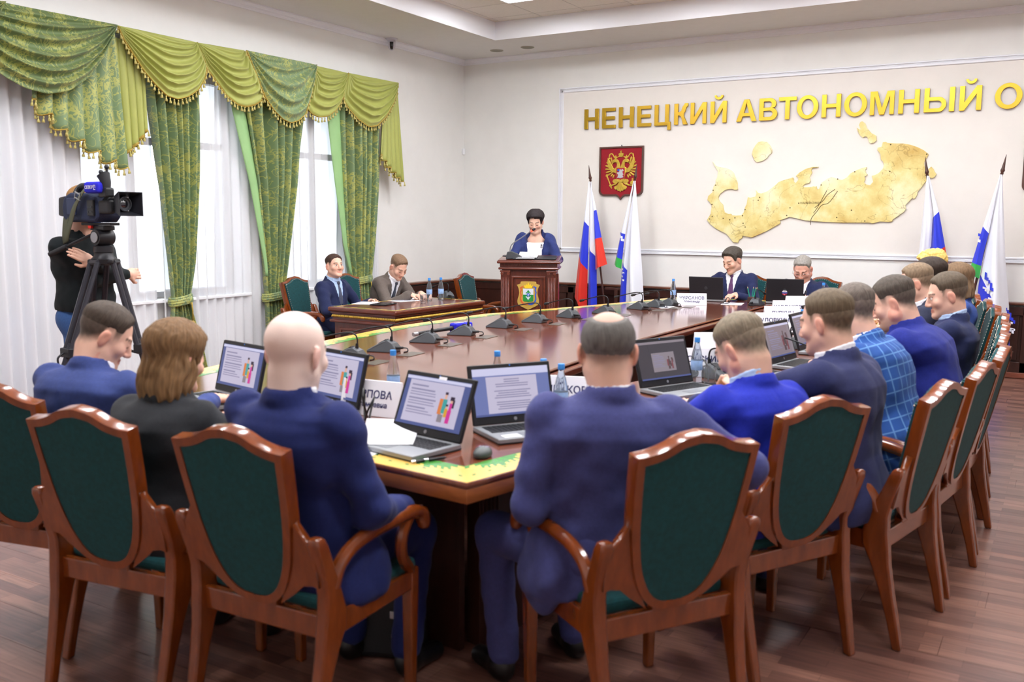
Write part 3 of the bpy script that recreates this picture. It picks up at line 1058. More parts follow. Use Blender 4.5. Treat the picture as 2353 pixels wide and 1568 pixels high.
def map_material():
    m = mat('relief_map_gold', (236, 222, 140), 0.45, var=0.0)
    nt = m.node_tree
    b = nt.nodes['Principled BSDF']
    tc = nt.nodes.new('ShaderNodeTexCoord')
    n = nt.nodes.new('ShaderNodeTexNoise')
    n.inputs['Scale'].default_value = 1.5
    n.inputs['Detail'].default_value = 8
    n.inputs['Roughness'].default_value = 0.62
    nt.links.new(tc.outputs['Object'], n.inputs['Vector'])
    cr = nt.nodes.new('ShaderNodeValToRGB')
    e = cr.color_ramp.elements
    e[0].position, e[0].color = 0.33, (*lin((206, 172, 92)), 1)
    e[1].position, e[1].color = 0.47, (*lin((228, 212, 140)), 1)
    q = cr.color_ramp.elements.new(0.56)
    q.color = (*lin((238, 232, 184)), 1)
    q = cr.color_ramp.elements.new(0.72)
    q.color = (*lin((242, 244, 222)), 1)
    nt.links.new(n.outputs['Fac'], cr.inputs[0])
    # thin brown watercourses
    n2 = nt.nodes.new('ShaderNodeTexNoise')
    n2.inputs['Scale'].default_value = 3.2
    n2.inputs['Detail'].default_value = 4
    n2.inputs['Distortion'].default_value = 0.8
    nt.links.new(tc.outputs['Object'], n2.inputs['Vector'])
    a = nt.nodes.new('ShaderNodeMath')
    a.operation = 'SUBTRACT'
    a.inputs[1].default_value = 0.5
    nt.links.new(n2.outputs['Fac'], a.inputs[0])
    c = nt.nodes.new('ShaderNodeMath')
    c.operation = 'ABSOLUTE'
    nt.links.new(a.outputs[0], c.inputs[0])
    r = nt.nodes.new('ShaderNodeMapRange')
    r.inputs['From Min'].default_value = 0.008
    r.inputs['From Max'].default_value = 0.002
    r.inputs['To Max'].default_value = 0.45
    nt.links.new(c.outputs[0], r.inputs['Value'])
    mx = nt.nodes.new('ShaderNodeMix')
    mx.data_type = 'RGBA'
    mx.inputs['B'].default_value = (*lin((150, 116, 52)), 1)
    nt.links.new(r.outputs[0], mx.inputs['Factor'])
    nt.links.new(cr.outputs[0], mx.inputs['A'])
    nt.links.new(mx.outputs['Result'], b.inputs['Base Color'])
    return m


MAPM = map_material()
MAPINK = mat('map_ink', (88, 70, 34), 0.8)
rmap = empty('relief_map', (5.2, -0.03, 1.9), label='cream and gold relief map of the district mounted on the back wall', cat='map')
OFFM = Matrix.Translation((-5.2, 0.03, -1.9))
for nm, lp in (('mainland', MAPA), ('island', MAPB), ('island', MAPD)):
    o = plate(nm, [lp], 0.022, MAPM, rmap, bevel=0.002)
    o.location = (0, -0.004, 0)
    o.matrix_parent_inverse = OFFM
ink = MB()
rn = random.Random(3)
for (x, z) in TOWNS:
    ink.prism([(x + 0.008 * math.cos(a), z + 0.008 * math.sin(a)) for a in [k * PI / 3 for k in range(6)]][::-1], -0.0285, -0.0262, 'y')
o = ink.build('town_dots', MAPINK, rmap)
o.matrix_parent_inverse = OFFM
o = text_mesh('lettering', 'НАРЬЯН-МАР', 0.034, MAPINK, rmap, 0.0006, (TOWNS[14][0] + 0.13, -0.0275, TOWNS[14][1] + 0.001))
o.matrix_parent_inverse = OFFM
# braided delta of the main river
dl = MB()
for pts in ([(4.94, 1.80), (5.03, 1.88), (5.08, 1.95), (5.16, 2.01)], [(4.97, 1.76), (5.02, 1.83), (5.10, 1.86), (5.19, 1.99)], [(4.93, 1.74), (4.97, 1.80), (5.03, 1.92), (5.07, 2.0)], [(4.9, 1.6), (4.91, 1.68), (4.97, 1.76)]):
    dl.tube([(p[0], -0.0262, p[1]) for p in smooth_path([(a, b, 0) for a, b in pts], 5)], 0.0035, 5)
o = dl.build('river_delta', MAPINK, rmap)
o.matrix_parent_inverse = OFFM

# state crest on a red velvet shield
CRESTRED = mat('red_velvet', (150, 10, 30), 0.85, sheen=0.3, var=0.08, scale=50)
CRESTFRAME = mat('crest_frame_wood', (92, 62, 54), 0.4, var=0.2)
EAGLE = mat('gilded_relief', (226, 192, 84), 0.32, metal=0.65, var=0.15, scale=40)
crest = empty('wall_crest', (2.465, -0.002, 2.26), label='red velvet shield with a gilded double headed eagle on the back wall', cat='crest')


def shield(hw, zt, zb, r, dip):
    L = [(-hw, zt), (-hw, zb + r)]
    L += [(-hw + r - r * math.cos(a), zb + r - r * math.sin(a)) for a in [PI / 2 * k / 6 for k in range(1, 7)]]
    L += [(-0.06, zb), (-0.03, zb - dip * .35), (0, zb - dip), (0.03, zb - dip * .35), (0.06, zb)]
    L += [(hw - r + r * math.sin(a), zb + r - r * math.cos(a)) for a in [PI / 2 * k / 6 for k in range(0, 7)]]
    L += [(hw, zt)]
    return L


plate('frame', [shield(0.31, 0.33, -0.30, 0.07, 0.055), shield(0.288, 0.308, -0.28, 0.055, 0.05)], 0.03, CRESTFRAME, crest, bevel=0.004)
plate('field', [shield(0.29, 0.31, -0.282, 0.056, 0.05)], 0.016, CRESTRED, crest)
MB().tube([(0, -.012, .33), (0, -.012, .35)], 0.006, 6).build('hanger', BLACK, crest)


def mir(L):
    return [(-x, z) for x, z in L][::-1]


def eplate(nm, L, d, m=EAGLE, y=-0.014, both=True, par=None):
    o = plate(nm, [L], d, m, par or eagle, bevel=min(0.003, d * .3))
    o.location = (0, y, 0)
    if both:
        o = plate(nm, [mir(L)], d, m, par or eagle, bevel=min(0.003, d * .3))
        o.location = (0, y, 0)


eagle = plate('eagle', [[(-.055, .065), (-.075, .02), (-.06, -.06), (-.045, -.115), (0, -.14), (.045, -.115), (.06, -.06), (.075, .02), (.055, .065), (0, .075)]], 0.02, EAGLE, crest, bevel=0.003)
eagle.location = (0, -0.014, 0)


def EP(nm, L, d, m=EAGLE, y=0.0, both=True):
    for q in ((L, mir(L)) if both else (L,)):
        o = plate(nm, [q], d, m, eagle, bevel=min(0.0025, d * .3))
        o.location = (0, y, 0)


# neck and head, looking outward
EP('head', [(.005, .06), (.06, .06), (.052, .10), (.058, .125), (.085, .13), (.105, .118), (.112, .122), (.104, .135), (.118, .14), (.112, .155), (.09, .168), (.06, .168), (.035, .155), (.02, .125), (.006, .085)], 0.022)
# wings: arm and separate feathers
EP('wing', [(.045, .07), (.075, .06), (.085, .045), (.10, .05), (.125, .09), (.165, .16), (.185, .19), (.195, .14), (.175, .06), (.12, .0), (.06, -.01)], 0.018)
for k in range(9):
    a = math.radians(74 - 17.5 * k)
    L0 = 0.155 - 0.004 * k
    cx, cz = .105 - .004 * k, .055 - .005 * k
    w = 0.011
    d = (math.cos(a), math.sin(a))
    n = (-d[1], d[0])
    l0 = .05
    l1 = L0 if k < 7 else L0 * .8
    EP('feather', [(cx + d[0] * l0 - n[0] * w * .6, cz + d[1] * l0 - n[1] * w * .6), (cx + d[0] * l1 * .85 - n[0] * w, cz + d[1] * l1 * .85 - n[1] * w), (cx + d[0] * l1, cz + d[1] * l1), (cx + d[0] * l1 * .85 + n[0] * w, cz + d[1] * l1 * .85 + n[1] * w), (cx + d[0] * l0 + n[0] * w * .6, cz + d[1] * l0 + n[1] * w * .6)], 0.012 + 0.002 * (k % 2))


def crown(cx, cz, s):
    return [(cx - .6 * s, cz), (cx + .6 * s, cz), (cx + 1.0 * s, cz + .9 * s), (cx + .8 * s, cz + 1.3 * s), (cx + .35 * s, cz + 1.4 * s), (cx + .18 * s, cz + 1.6 * s), (cx + .3 * s, cz + 1.95 * s), (cx, cz + 2.3 * s), (cx - .3 * s, cz + 1.95 * s), (cx - .18 * s, cz + 1.6 * s), (cx - .35 * s, cz + 1.4 * s), (cx - .8 * s, cz + 1.3 * s), (cx - 1.0 * s, cz + .9 * s)]


EP('crown', crown(.075, .172, .022), 0.016)
EP('crown', crown(0, .195, .036), 0.018, both=False)
EP('ribbon', [(.03, .20), (.06, .178), (.105, .19), (.118, .215), (.135, .235), (.155, .225), (.165, .19), (.15, .175), (.17, .165), (.178, .2), (.17, .235), (.14, .25), (.118, .24), (.1, .21), (.06, .192), (.035, .21)], 0.01)
# legs, orb, sceptre, tail
EP('leg', [(.04, -.10), (.07, -.085), (.10, -.09), (.115, -.115), (.10, -.135), (.075, -.14), (.12, -.155), (.165, -.165), (.16, -.178), (.11, -.172), (.06, -.155), (.035, -.13)], 0.016)
EP('orb', arc(.165, -.135, .028, .028, 0, 360, 16)[:-1] + [], 0.018, both=False)
EP('orb_cross', [(.16, -.107), (.16, -.095), (.15, -.095), (.15, -.085), (.16, -.085), (.16, -.075), (.17, -.075), (.17, -.085), (.18, -.085), (.18, -.095), (.17, -.095), (.17, -.107)], 0.01, both=False)
EP('sceptre', [(-.205, -.02), (-.215, -.045), (-.20, -.06), (-.155, -.15), (-.16, -.17), (-.13, -.21), (-.12, -.205), (-.125, -.165), (-.145, -.145), (-.185, -.05), (-.18, -.025)], 0.014, both=False)
EP('tail', [(0, -.12), (.025, -.13), (.045, -.165), (.085, -.18), (.09, -.2), (.07, -.225), (.05, -.22), (.035, -.24), (.015, -.238), (0, -.255), (-.015, -.238), (-.035, -.24), (-.05, -.22), (-.07, -.225), (-.09, -.2), (-.085, -.18), (-.045, -.165), (-.025, -.13)], 0.016, both=False)
for k in range(-2, 3):
    EP('tail_feather', [(k * .006 - .004, -.14), (k * .006 + .004, -.14), (k * .026 + .007, -.215), (k * .026, -.225), (k * .026 - .007, -.215)], 0.02, both=False)
EP('breast_shield', [(-.058, .055), (.058, .055), (.058, -.07), (.045, -.085), (.015, -.088), (0, -.098), (-.015, -.088), (-.045, -.085), (-.058, -.07)], 0.024, mat('crest_red', (170, 30, 50), 0.5), both=False)
SILV = mat('silver_relief', (205, 205, 210), 0.35, metal=0.4)
EP('rider', [(-.05, -.075), (-.03, -.07), (.0, -.078), (.035, -.07), (.045, -.06), (.03, -.04), (.045, -.03), (.035, -.015), (.03, .01), (.045, .015), (.042, .03), (.025, .042), (.01, .025), (.0, .04), (-.012, .035), (-.012, .01), (-.03, -.005), (-.048, -.0), (-.042, -.02), (-.03, -.03), (-.035, -.055)], 0.03, SILV, both=False)
EP('cloak', [(-.012, .038), (-.03, .045), (-.045, .03), (-.035, .012), (-.015, .012)], 0.029, mat('crest_blue', (40, 80, 190), 0.5), both=False)

# second shield at the right edge of the frame (only its rim shows)
c2 = empty('wall_crest', (7.36, -0.002, 2.26), label='second wall shield cut off at the right edge of the picture', cat='crest')
plate('frame', [shield(0.31, 0.33, -0.30, 0.07, 0.055), shield(0.288, 0.308, -0.28, 0.055, 0.05)], 0.03, CRESTFRAME, c2, bevel=0.004)
plate('field', [shield(0.29, 0.31, -0.282, 0.056, 0.05)], 0.016, CRESTRED, c2)

# flags
FW = mat('flag_white', (236, 240, 250), 0.55, sheen=0.2)
FB = mat('flag_blue', (36, 56, 214), 0.55, sheen=0.2)
FR = mat('flag_red', (222, 44, 24), 0.55, sheen=0.2)
FG = mat('flag_green', (48, 176, 72), 0.55, sheen=0.2)
POLEW = mat('flag_pole_wood', (74, 44, 36), 0.35, var=0.2)
FM = [FW, FB, FR, FG]


def flag(tip, foot, strips, label, y=-0.36, pixels=()):
    root = empty('flag', (foot[0], y, 0.0), label=label, cat='flag', group='flags on stands before the back wall')
    off = Matrix.Translation(-Vector(root.location))
    d = Vector((tip[0] - foot[0], 0, tip[1] - 0.02))
    yp = y + 0.03
    base = Vector((foot[0], yp, 0.02))
    L = d.length
    dn = d.normalized()
    o = MB().tube([base, base + dn * (L - 0.2)], 0.0125, 10).build('pole', POLEW, root, smooth='angle')
    o.matrix_parent_inverse = off
    q = dn.to_track_quat('Z', 'Y').to_matrix()
    o = MB().lathe([(0.012, 0), (0.018, 0.008), (0.013, 0.02), (0.019, 0.032), (0.022, 0.044), (0.017, 0.06), (0.009, 0.13), (0.002, 0.205)], 12, base + dn * (L - 0.205), q).build('finial', POLEW, root, smooth=True)
    o.matrix_parent_inverse = off
    mb = MB()
    nu, nv = 10, 14
    for si, (lf, rt, bands) in enumerate(strips):
        lf = sorted(lf, key=lambda p: p[1])
        rt = sorted(rt, key=lambda p: p[1])

        def X(poly, z):
            return float(np.interp(z, [p[1] for p in poly], [p[0] for p in poly]))
        zl0, zr0 = lf[-1][1], rt[-1][1]
        for (zl1, zr1, mi) in bands:
            P = []
            for j in range(nv + 1):
                t = j / nv
                zl, zr = zl0 + (zl1 - zl0) * t, zr0 + (zr1 - zr0) * t
                row = []
                for i in range(nu + 1):
                    u = i / nu
                    z = zl + (zr - zl) * u + (0.012 * math.sin(PI * u) if 0 < t < 1 or zl1 > 1.2 else 0.0) * 0
                    x = X(lf, zl) * (1 - u) + X(rt, zr) * u
                    wdt = abs(X(rt, zr) - X(lf, zl))
                    yy = y - 0.012 - 0.5 * wdt * math.sin(PI * u) ** 0.8 - 0.12 * wdt * math.sin(3 * PI * u + z * 3) * math.sin(PI * u) + (0.03 if si % 2 else 0.0)
                    row.append((x, yy, z))
                P.append(row)
            mb.cur = mi
            mb.grid(P)
            zl0, zr0 = zl1, zr1
    for (x, z, w, h, mi, sk) in pixels:
        mb.cur = mi
        # printed ornament squares follow the cloth just in front of it
        lf, rt, _b = strips[-1] if sk is None else strips[sk]
        lf = sorted(lf, key=lambda p: p[1])
        rt = sorted(rt, key=lambda p: p[1])

        def yat(x, z):
            a = float(np.interp(z, [p[1] for p in lf], [p[0] for p in lf]))
            b = float(np.interp(z, [p[1] for p in rt], [p[0] for p in rt]))
            u = min(1, max(0, (x - a) / max(b - a, 1e-3)))
            wdt = abs(b - a)
            k = strips.index((strips[-1] if sk is None else strips[sk]))
            return y - 0.012 - 0.5 * wdt * math.sin(PI * u) ** 0.8 - 0.12 * wdt * math.sin(3 * PI * u + z * 3) * math.sin(PI * u) + (0.03 if k % 2 else 0.0) - 0.004
        tl = -0.25
        P = [[(x + a * w, yat(x + a * w, z + b * h + tl * a * w), z + b * h + tl * a * w) for a in (0, .5, 1)] for b in (0, .5, 1)]
        mb.grid(P)
    o = mb.build('cloth', FM, root, smooth=True)
    o.matrix_parent_inverse = off
    return root


def stand(x, label, y=-0.33):
    s = empty('flag_stand', (x, y, 0), label=label, cat='flag stand')
    MB().lathe([(0.17, 0), (0.17, 0.02), (0.12, 0.035), (0.05, 0.05), (0.035, 0.06)], 20).build('foot', POLEW, s, smooth='angle')
    MB().box((0, 0.0, 0.40), (0.05, 0.05, 0.74)).build('post', POLEW, s, bevel=0.006)
    MB().box((0, 0, 0.76), (0.32, 0.045, 0.035)).build('cross_bar', POLEW, s, bevel=0.006)


stand(2.53, 'brown wooden stand holding the two flags beside the lectern', -0.22)
stand(6.52, 'brown wooden stand holding the two flags at the right end of the wall', -0.22)
flag((2.152, 2.342), (2.49, 0), [
    ([(2.176, 2.13), (2.122, 1.66), (2.047, 1.11), (2.008, .74), (1.99, .5)], [(2.192, 2.13), (2.19, 1.57), (2.185, 1.07), (2.18, .42)], [(1.655, 1.565, 0), (1.19, 1.0, 1), (.66, .46, 2)]),
    ([(2.188, 2.13), (2.188, 1.57), (2.183, 1.07), (2.178, .42)], [(2.20, 2.13), (2.257, 1.76), (2.276, 1.39), (2.292, 1.19), (2.315, .42)], [(1.31, 1.17, 0), (.46, .46, 1)]),
    ([(2.198, 2.13), (2.255, 1.76), (2.274, 1.39), (2.288, 1.19), (2.297, .98)], [(2.202, 2.13), (2.294, 1.77), (2.372, 1.43), (2.459, 1.083)], [(1.757, 1.772, 0), (1.393, 1.424, 1), (1.0, 1.083, 2)])],
    'white blue and red tricolour flag beside the lectern')
pix2 = [(2.652, 1.42, .03, .03, 0, 0), (2.665, 1.385, .03, .03, 0, 0), (2.64, 1.46, .02, .03, 1, 0)] + [(2.665 + .012 * (k % 2), 1.02 - .045 * k, .035, .022, 0, 1) for k in range(4)] + [(2.70, 1.0 - .05 * k, .03, .03, 1, 1) for k in range(3)]
flag((2.825, 2.347), (2.57, 0), [
    ([(2.80, 2.13), (2.651, 1.494), (2.567, 1.086)], [(2.81, 2.13), (2.70, 1.42), (2.69, 1.35), (2.661, 1.03)], [(1.49, 1.47, 0), (1.196, 1.149, 1), (1.086, 1.03, 3)]),
    ([(2.806, 2.13), (2.70, 1.42), (2.676, 1.2), (2.655, 1.0), (2.63, .5)], [(2.818, 2.13), (2.775, 1.5), (2.745, 1.0), (2.735, .5)], [(1.12, 1.0, 0), (.5, .5, 1)]),
    ([(2.814, 2.13), (2.772, 1.5), (2.742, 1.0), (2.73, .5)], [(2.828, 2.13), (2.896, 1.526), (2.95, 1.0), (2.99, .5)], [(.5, .5, 0)])],
    'white flag with blue ornament and green hem beside the tricolour near the lectern', y=-0.37, pixels=pix2)
flag((6.139, 2.331), (6.48, 0), [
    ([(6.17, 2.13), (6.145, 1.45), (6.12, 1.0), (6.10, .5)], [(6.186, 2.13), (6.254, 1.69), (6.254, 1.38), (6.25, .5)], [(1.0, 1.385, 0), (.5, .9, 1)]),
    ([(6.182, 2.13), (6.252, 1.69), (6.252, 1.28), (6.248, .5)], [(6.19, 2.13), (6.308, 1.752), (6.389, 1.385), (6.43, 1.19), (6.47, .8)], [(1.687, 1.752, 0), (1.27, 1.385, 1), (.6, .85, 2)])],
    'white blue and red tricolour flag behind the right row of people')
pix4 = []
for k in range(5):
    bx, bz = 6.79 + 0.062 * k, 1.01 - 0.103 * k
    sq = 0.021
    pix4 += [(bx, bz + .045, sq, .075, 1, 1), (bx + sq, bz + .035, sq, .035, 1, 1), (bx + 2 * sq, bz + .01, sq * .9, .035, 1, 1), (bx + sq * .9, bz + .005, sq, sq, 0, 1), (bx - .01, bz - .05, .075, .02, 0, 1), (bx + .012, bz - .075, .02, .03, 0, 1), (bx + .035, bz - .095, .02, .045, 0, 1)]
flag((6.905, 2.333), (6.56, 0), [
    ([(6.862, 2.13), (6.75, 1.65), (6.662, 1.24), (6.64, 1.113)], [(6.872, 2.13), (6.80, 1.55), (6.76, 1.3), (6.74, 1.058)], [(1.6, 1.53, 0), (1.226, 1.192, 1), (1.113, 1.058, 3)]),
    ([(6.868, 2.13), (6.80, 1.55), (6.755, 1.2), (6.735, 1.0), (6.71, .3)], [(6.882, 2.13), (6.968, 1.25), (7.031, .787), (7.07, .3)], [(1.10, .56, 0), (.33, .36, 1)])],
    'white flag with a blue stepped ornament and green hem at the far right', y=-0.37,
    pixels=pix4 + [(6.70, 1.50, .03, .03, 1, 0), (6.73, 1.47, .03, .03, 1, 0), (6.70, 1.44, .03, .03, 0, 0)])

# ceiling fittings
dome = empty('dome_camera', (0.12, -1.78, HC), label='silver dome security camera hanging from the ceiling above the corner', cat='camera')
DS = mat('dome_silver', (205, 203, 212), 0.35, metal=0.15)
MB().lathe([(0.075, 0), (0.075, -0.012), (0.06, -0.022), (0.045, -0.028)][::-1], 24).build('flange', DS, dome, smooth='angle')
MB().lathe([(0.048, -0.026), (0.050, -0.05), (0.048, -0.09), (0.040, -0.118), (0.024, -0.138), (0.004, -0.145)][::-1], 24).build('dome', DS, dome, smooth=True)
lm = MB()
for k in range(9):
    a = math.radians(-42 + (k - 4) * 6)
lmg = [[(0.0515 * math.cos(a) * s, 0.0515 * math.sin(a) * s, z) for a in np.linspace(math.radians(-80), math.radians(-30), 7)] for z, s in ((-.045, 1), (-.07, .985), (-.095, .95), (-.12, .8), (-.135, .58))]
MB().grid(lmg).build('lens_window', mat('dome_lens', (12, 12, 20), 0.08, coat=0.5), dome, smooth=True).modifiers.new('thickness', 'SOLIDIFY').thickness = 0.003
for k, (x, y) in enumerate(((0.84, -0.47), (1.31, -0.47))):
    sp = empty('ceiling_speaker', (x, y, HC), label=('left' if k == 0 else 'right') + ' one of two flat round grilles in the ceiling soffit', cat='speaker', group='round ceiling grilles')
    MB().lathe([(0.088, 0), (0.088, -0.006), (0.078, -0.008), (0.01, -0.008)][::-1], 28).build('ring', mat('grille_ring', (168, 164, 150), 0.7), sp, smooth='angle')
    MB().lathe([(0.077, -0.006), (0.076, -0.0095), (0.01, -0.0105)][::-1], 28).build('grille', mat('grille_mesh', (150, 147, 134), 0.9, bump=0.4, bscale=300), sp)
sn = empty('motion_sensor', (0.03, -0.012, 2.60), rz=-PI / 4, label='small white motion sensor in the room corner below the cornice', cat='sensor')
MB().box((0, -0.022, 0), (0.055, 0.036, 0.085)).build('housing', PVC, sn, bevel=0.01)
MB().box((0, -0.042, -0.012), (0.036, 0.006, 0.03)).build('lens', mat('sensor_lens', (222, 224, 230), 0.3), sn, bevel=0.003)
# ------------------------------------------------------------------ armchair (built once, then copied)


def loft_rect(mb, path):
    """rectangular sections lying level: (x,y,z,half_x,half_y)"""
    vs, fs = [], []
    for (x, y, z, a, b) in path:
        vs += [(x - a, y - b, z), (x + a, y - b, z), (x + a, y + b, z), (x - a, y + b, z)]
    n = len(path)
    for i in range(n - 1):
        for k in range(4):
            fs.append((4 * i + k, 4 * i + (k + 1) % 4, 4 * i + 4 + (k + 1) % 4, 4 * i + 4 + k))
    fs.append((3, 2, 1, 0))
    fs.append(tuple(4 * (n - 1) + k for k in range(4)))
    mb.add(vs, fs)


def cr2(pts, n=5):
    return [(p.x, p.y) for p in smooth_path([(a, b, 0) for a, b in pts], n)]


def offset_loop(L, d):
    """inset a closed ccw 2D loop by d"""
    n = len(L)
    out = []
    for i in range(n):
        p0, p1, p2 = Vector(L[i - 1]).to_2d(), Vector(L[i]).to_2d(), Vector(L[(i + 1) % n]).to_2d()
        e1, e2 = (p1 - p0).normalized(), (p2 - p1).normalized()
        n1, n2 = Vector((-e1.y, e1.x)), Vector((-e2.y, e2.x))
        m = (n1 + n2)
        if m.length < 1e-6:
            m = n1
        m.normalize()
        c = max(0.35, m.dot(n1))
        out.append(tuple(p1 + m * (d / c)))
    return out


half = cr2([(0.0, 0.0), (.06, .008), (.115, .046), (.162, .130), (.192, .25), (.208, .385), (.218, .524)], 4)
crest_ = cr2([(.218, .524), (.168, .529), (.118, .543), (.066, .567), (.0, .578)], 4)
right = half + crest_[1:]
SHIELD = right + [(-x, z) for x, z in right[::-1][1:-1]]          # ccw
INNER = offset_loop(SHIELD, 0.027)


def make_chair():
    root = empty('armchair')
    th = math.radians(12)
    BM = Matrix.Translation((0, -0.195, 0.462)) @ Matrix.Rotation(th, 4, 'X')
    plate('back_frame', [SHIELD, INNER], 0.046, CHAIRWOOD, root, bevel=0.008, M4=BM)
    plate('back_panel', [offset_loop(INNER, -0.003)], 0.024, GREEN, root, bevel=0.007, M4=BM @ Matrix.Translation((0, -0.018, 0)))
    plate('back_pad', [offset_loop(INNER, -0.002)], 0.03, GREEN, root, bevel=0.012, M4=BM @ Matrix.Translation((0, 0.016, 0)))
    nl = MB()
    pts, L = resample(offset_loop(INNER, 0.006) + [offset_loop(INNER, 0.006)[0]], 74)
    for q in pts:
        if abs(q[0]) > .193 or q[1] > .555 or (q[1] > .49 and abs(q[0]) > .186):
            continue
        p = BM @ Vector((q[0], 0.016, q[1]))
        nl.ball(p, 0.0042, 6, 4)
    tag(nl.build('nail_heads', mat('nail_brass', (222, 214, 196), 0.25, metal=0.7), root, smooth=True), kind='stuff')
    for s in (-1, 1):
        mb = MB()
        loft_rect(mb, [(s * .244, -.292, 0, .018, .017), (s * .247, -.272, .10, .019, .020), (s * .251, -.243, .22, .020, .026), (s * .255, -.215, .33, .021, .036), (s * .258, -.196, .40, .022, .050), (s * .26, -.192, .455, .022, .048), (s * .262, -.203, .52, .022, .036), (s * .265, -.222, .58, .022, .030), (s * .268, -.245, .64, .022, .026), (s * .27, -.262, .685, .022, .024), (s * .27, -.268, .705, .020, .019), (s * .27, -.27, .714, .013, .011)])
        mb.build('rear_post', CHAIRWOOD, root, smooth='angle', bevel=0.007)
        br = [(.10, .012), (.165, .06), (.205, .095), (.24, .102), (.262, .098), (.266, .21), (.25, .232), (.205, .30), (.19, .24), (.15, .12)]
        br = br if s > 0 else [(-x, z) for x, z in br][::-1]
        plate('bracket', [br], 0.026, CHAIRWOOD, root, M4=BM @ Matrix.Translation((0, -0.012, 0)))
        mb = MB()
        loft_rect(mb, [(s * .245, .232, 0, .016, .016), (s * .246, .232, .2, .019, .019), (s * .248, .232, .40, .022, .022), (s * .248, .232, .455, .022, .022)])
        mb.build('front_leg', CHAIRWOOD, root, bevel=0.006)
        mb = MB()
        mb.tube(smooth_path([(s * .266, -.195, .535), (s * .270, -.165, .60), (s * .276, -.10, .642), (s * .284, .0, .662), (s * .29, .11, .668), (s * .292, .19, .666), (s * .292, .235, .648), (s * .292, .246, .618), (s * .291, .232, .598)], 4), [.021] * 24 + [.024] * 6 + [.022, .014, .008], 10, flat=(1.05, 1.15))
        mb.build('armrest', CHAIRWOOD, root, smooth='angle')
        mb = MB()
        mb.tube(smooth_path([(s * .288, .165, .655), (s * .284, .135, .60), (s * .274, .145, .53), (s * .26, .20, .47), (s * .25, .23, .44)], 4), [.019] * 17, 8, flat=(1.1, 1.0))
        mb.build('arm_support', CHAIRWOOD, root, smooth='angle')
        MB().prism([(-.19, .375), (.215, .385), (.215, .45), (-.19, .45), ], s * .253 - .014, s * .253 + .014, 'x').build('side_rail', CHAIRWOOD, root, bevel=0.004)
    MB().box((0, -.205, .412), (.485, .03, .072)).build('rear_rail', CHAIRWOOD, root, bevel=0.004)
    MB().box((0, .238, .415), (.46, .028, .065)).build('front_rail', CHAIRWOOD, root, bevel=0.004)
    MB().prism([(-.235, -.185), (.235, -.185), (.262, .255), (-.262, .255)], .44, .488).build('seat', GREEN, root, bevel=0.02, segs=3)
    MB().box((0, -.205, .456), (.13, .034, .03)).build('back_foot', CHAIRWOOD, root, bevel=0.005)
    return root


chair0 = make_chair()
_used = [False]


def ang(nx, ny):
    """rotation so that the chair's back normal (local -y) points along (nx, ny)"""
    return math.atan2(nx, -ny)


def put_chair(x, y, nx, ny, label, group='green velvet armchairs at the conference table'):
    c = chair0 if not _used[0] else copy_tree(chair0)
    _used[0] = True
    return place(c, (x, y, 0), ang(nx, ny), label, 'chair', group)


CH = {
    'A': (4.16, -9.04, .20, -.98, 'green armchair cut off by the left edge of the picture'),
    'B': (4.81, -9.12, .14, -.99, 'green armchair behind the woman with long brown hair'),
    'C': (5.46, -9.06, .04, -1.0, 'green armchair of the bald man, its right arm and leg clear of the table'),
    'D': (6.38, -8.53, .84, -.54, 'green armchair of the balding man in the grey blue suit, nearest on the right'),
    'E': (6.56, -7.79, .875, -.48, 'green armchair behind the man in the vivid blue jacket'),
    'F': (6.845, -7.28, .98, -.2, 'green armchair with two rear legs clear on the open floor, third on the right side'),
    'G': (6.93, -6.65, .99, -.14, 'green armchair behind the man in the plaid jacket, mostly hidden'),
    'H': (6.965, -6.0, 1.0, -.05, 'green armchair seen edge on beside the aisle, rearmost one with its feet in view'),
    'I': (6.93, -5.38, 1.0, 0.0, 'green armchair behind the man in the dark navy suit looking left'),
    'J': (6.90, -4.78, 1.0, .04, 'green armchair in the far right row, second beyond the navy suit man'),
    'K': (6.86, -4.15, .99, .08, 'green armchair in the far right row in front of the white and blue flag'),
    'L': (6.77, -3.5, .98, .16, 'green armchair in the far right row beside the woman with brown bob'),
    'M': (6.67, -2.9, .97, .2, 'green armchair in the far right row near the curly blonde woman'),
    'N': (6.53, -2.25, .95, .28, 'green armchair farthest away in the right row'),
    'P': (4.33, -0.78, .12, .99, 'armchair with nail trim behind the presiding man with dark hair'),
    'Q': (5.13, -0.76, .10, .99, 'armchair with nail trim behind the grey haired man in glasses'),
}
for k, (x, y, nx, ny, lb) in CH.items():
    put_chair(x, y, nx, ny, lb)

# ------------------------------------------------------------------ conference table
TZ = 0.78
OUT = [(5.93, -8.82), (6.02, -8.42), (6.20, -7.70), (6.42, -6.95), (6.54, -6.0), (6.54, -4.8), (6.42, -3.8), (6.2, -2.9), (5.95, -2.1), (5.62, -1.12), (3.78, -1.12), (3.52, -2.24), (3.35, -2.92), (2.98, -4.14), (2.94, -5.37), (3.08, -6.30), (3.35, -7.62), (3.48, -8.2), (3.55, -8.60)]
HOL = [(4.90, -1.62), (4.90, -5.0), (5.04, -6.65), (5.2, -7.2), (5.5, -7.2), (5.66, -6.5), (5.68, -5.5), (5.58, -4.4), (5.35, -3.3), (5.15, -1.62)]
TOPM = mat('table_top_veneer', (112, 58, 38), 0.12, coat=0.6, var=0.28, scale=4, stretch=(9, 1.2, 1), spec=0.6)
EDGEM = mat('table_edge_wood', (158, 92, 46), 0.32, coat=0.3, var=0.18, scale=5, stretch=(2, 2, 9))
RX90 = Matrix.Rotation(-PI / 2, 4, 'X')
table = empty('conference_table', (4.74, -5.0, 0), label='large boat shaped mahogany conference table with a yellow and green ornament border', cat='table')
OT = Matrix.Translation((-4.74, 5.0, 0))


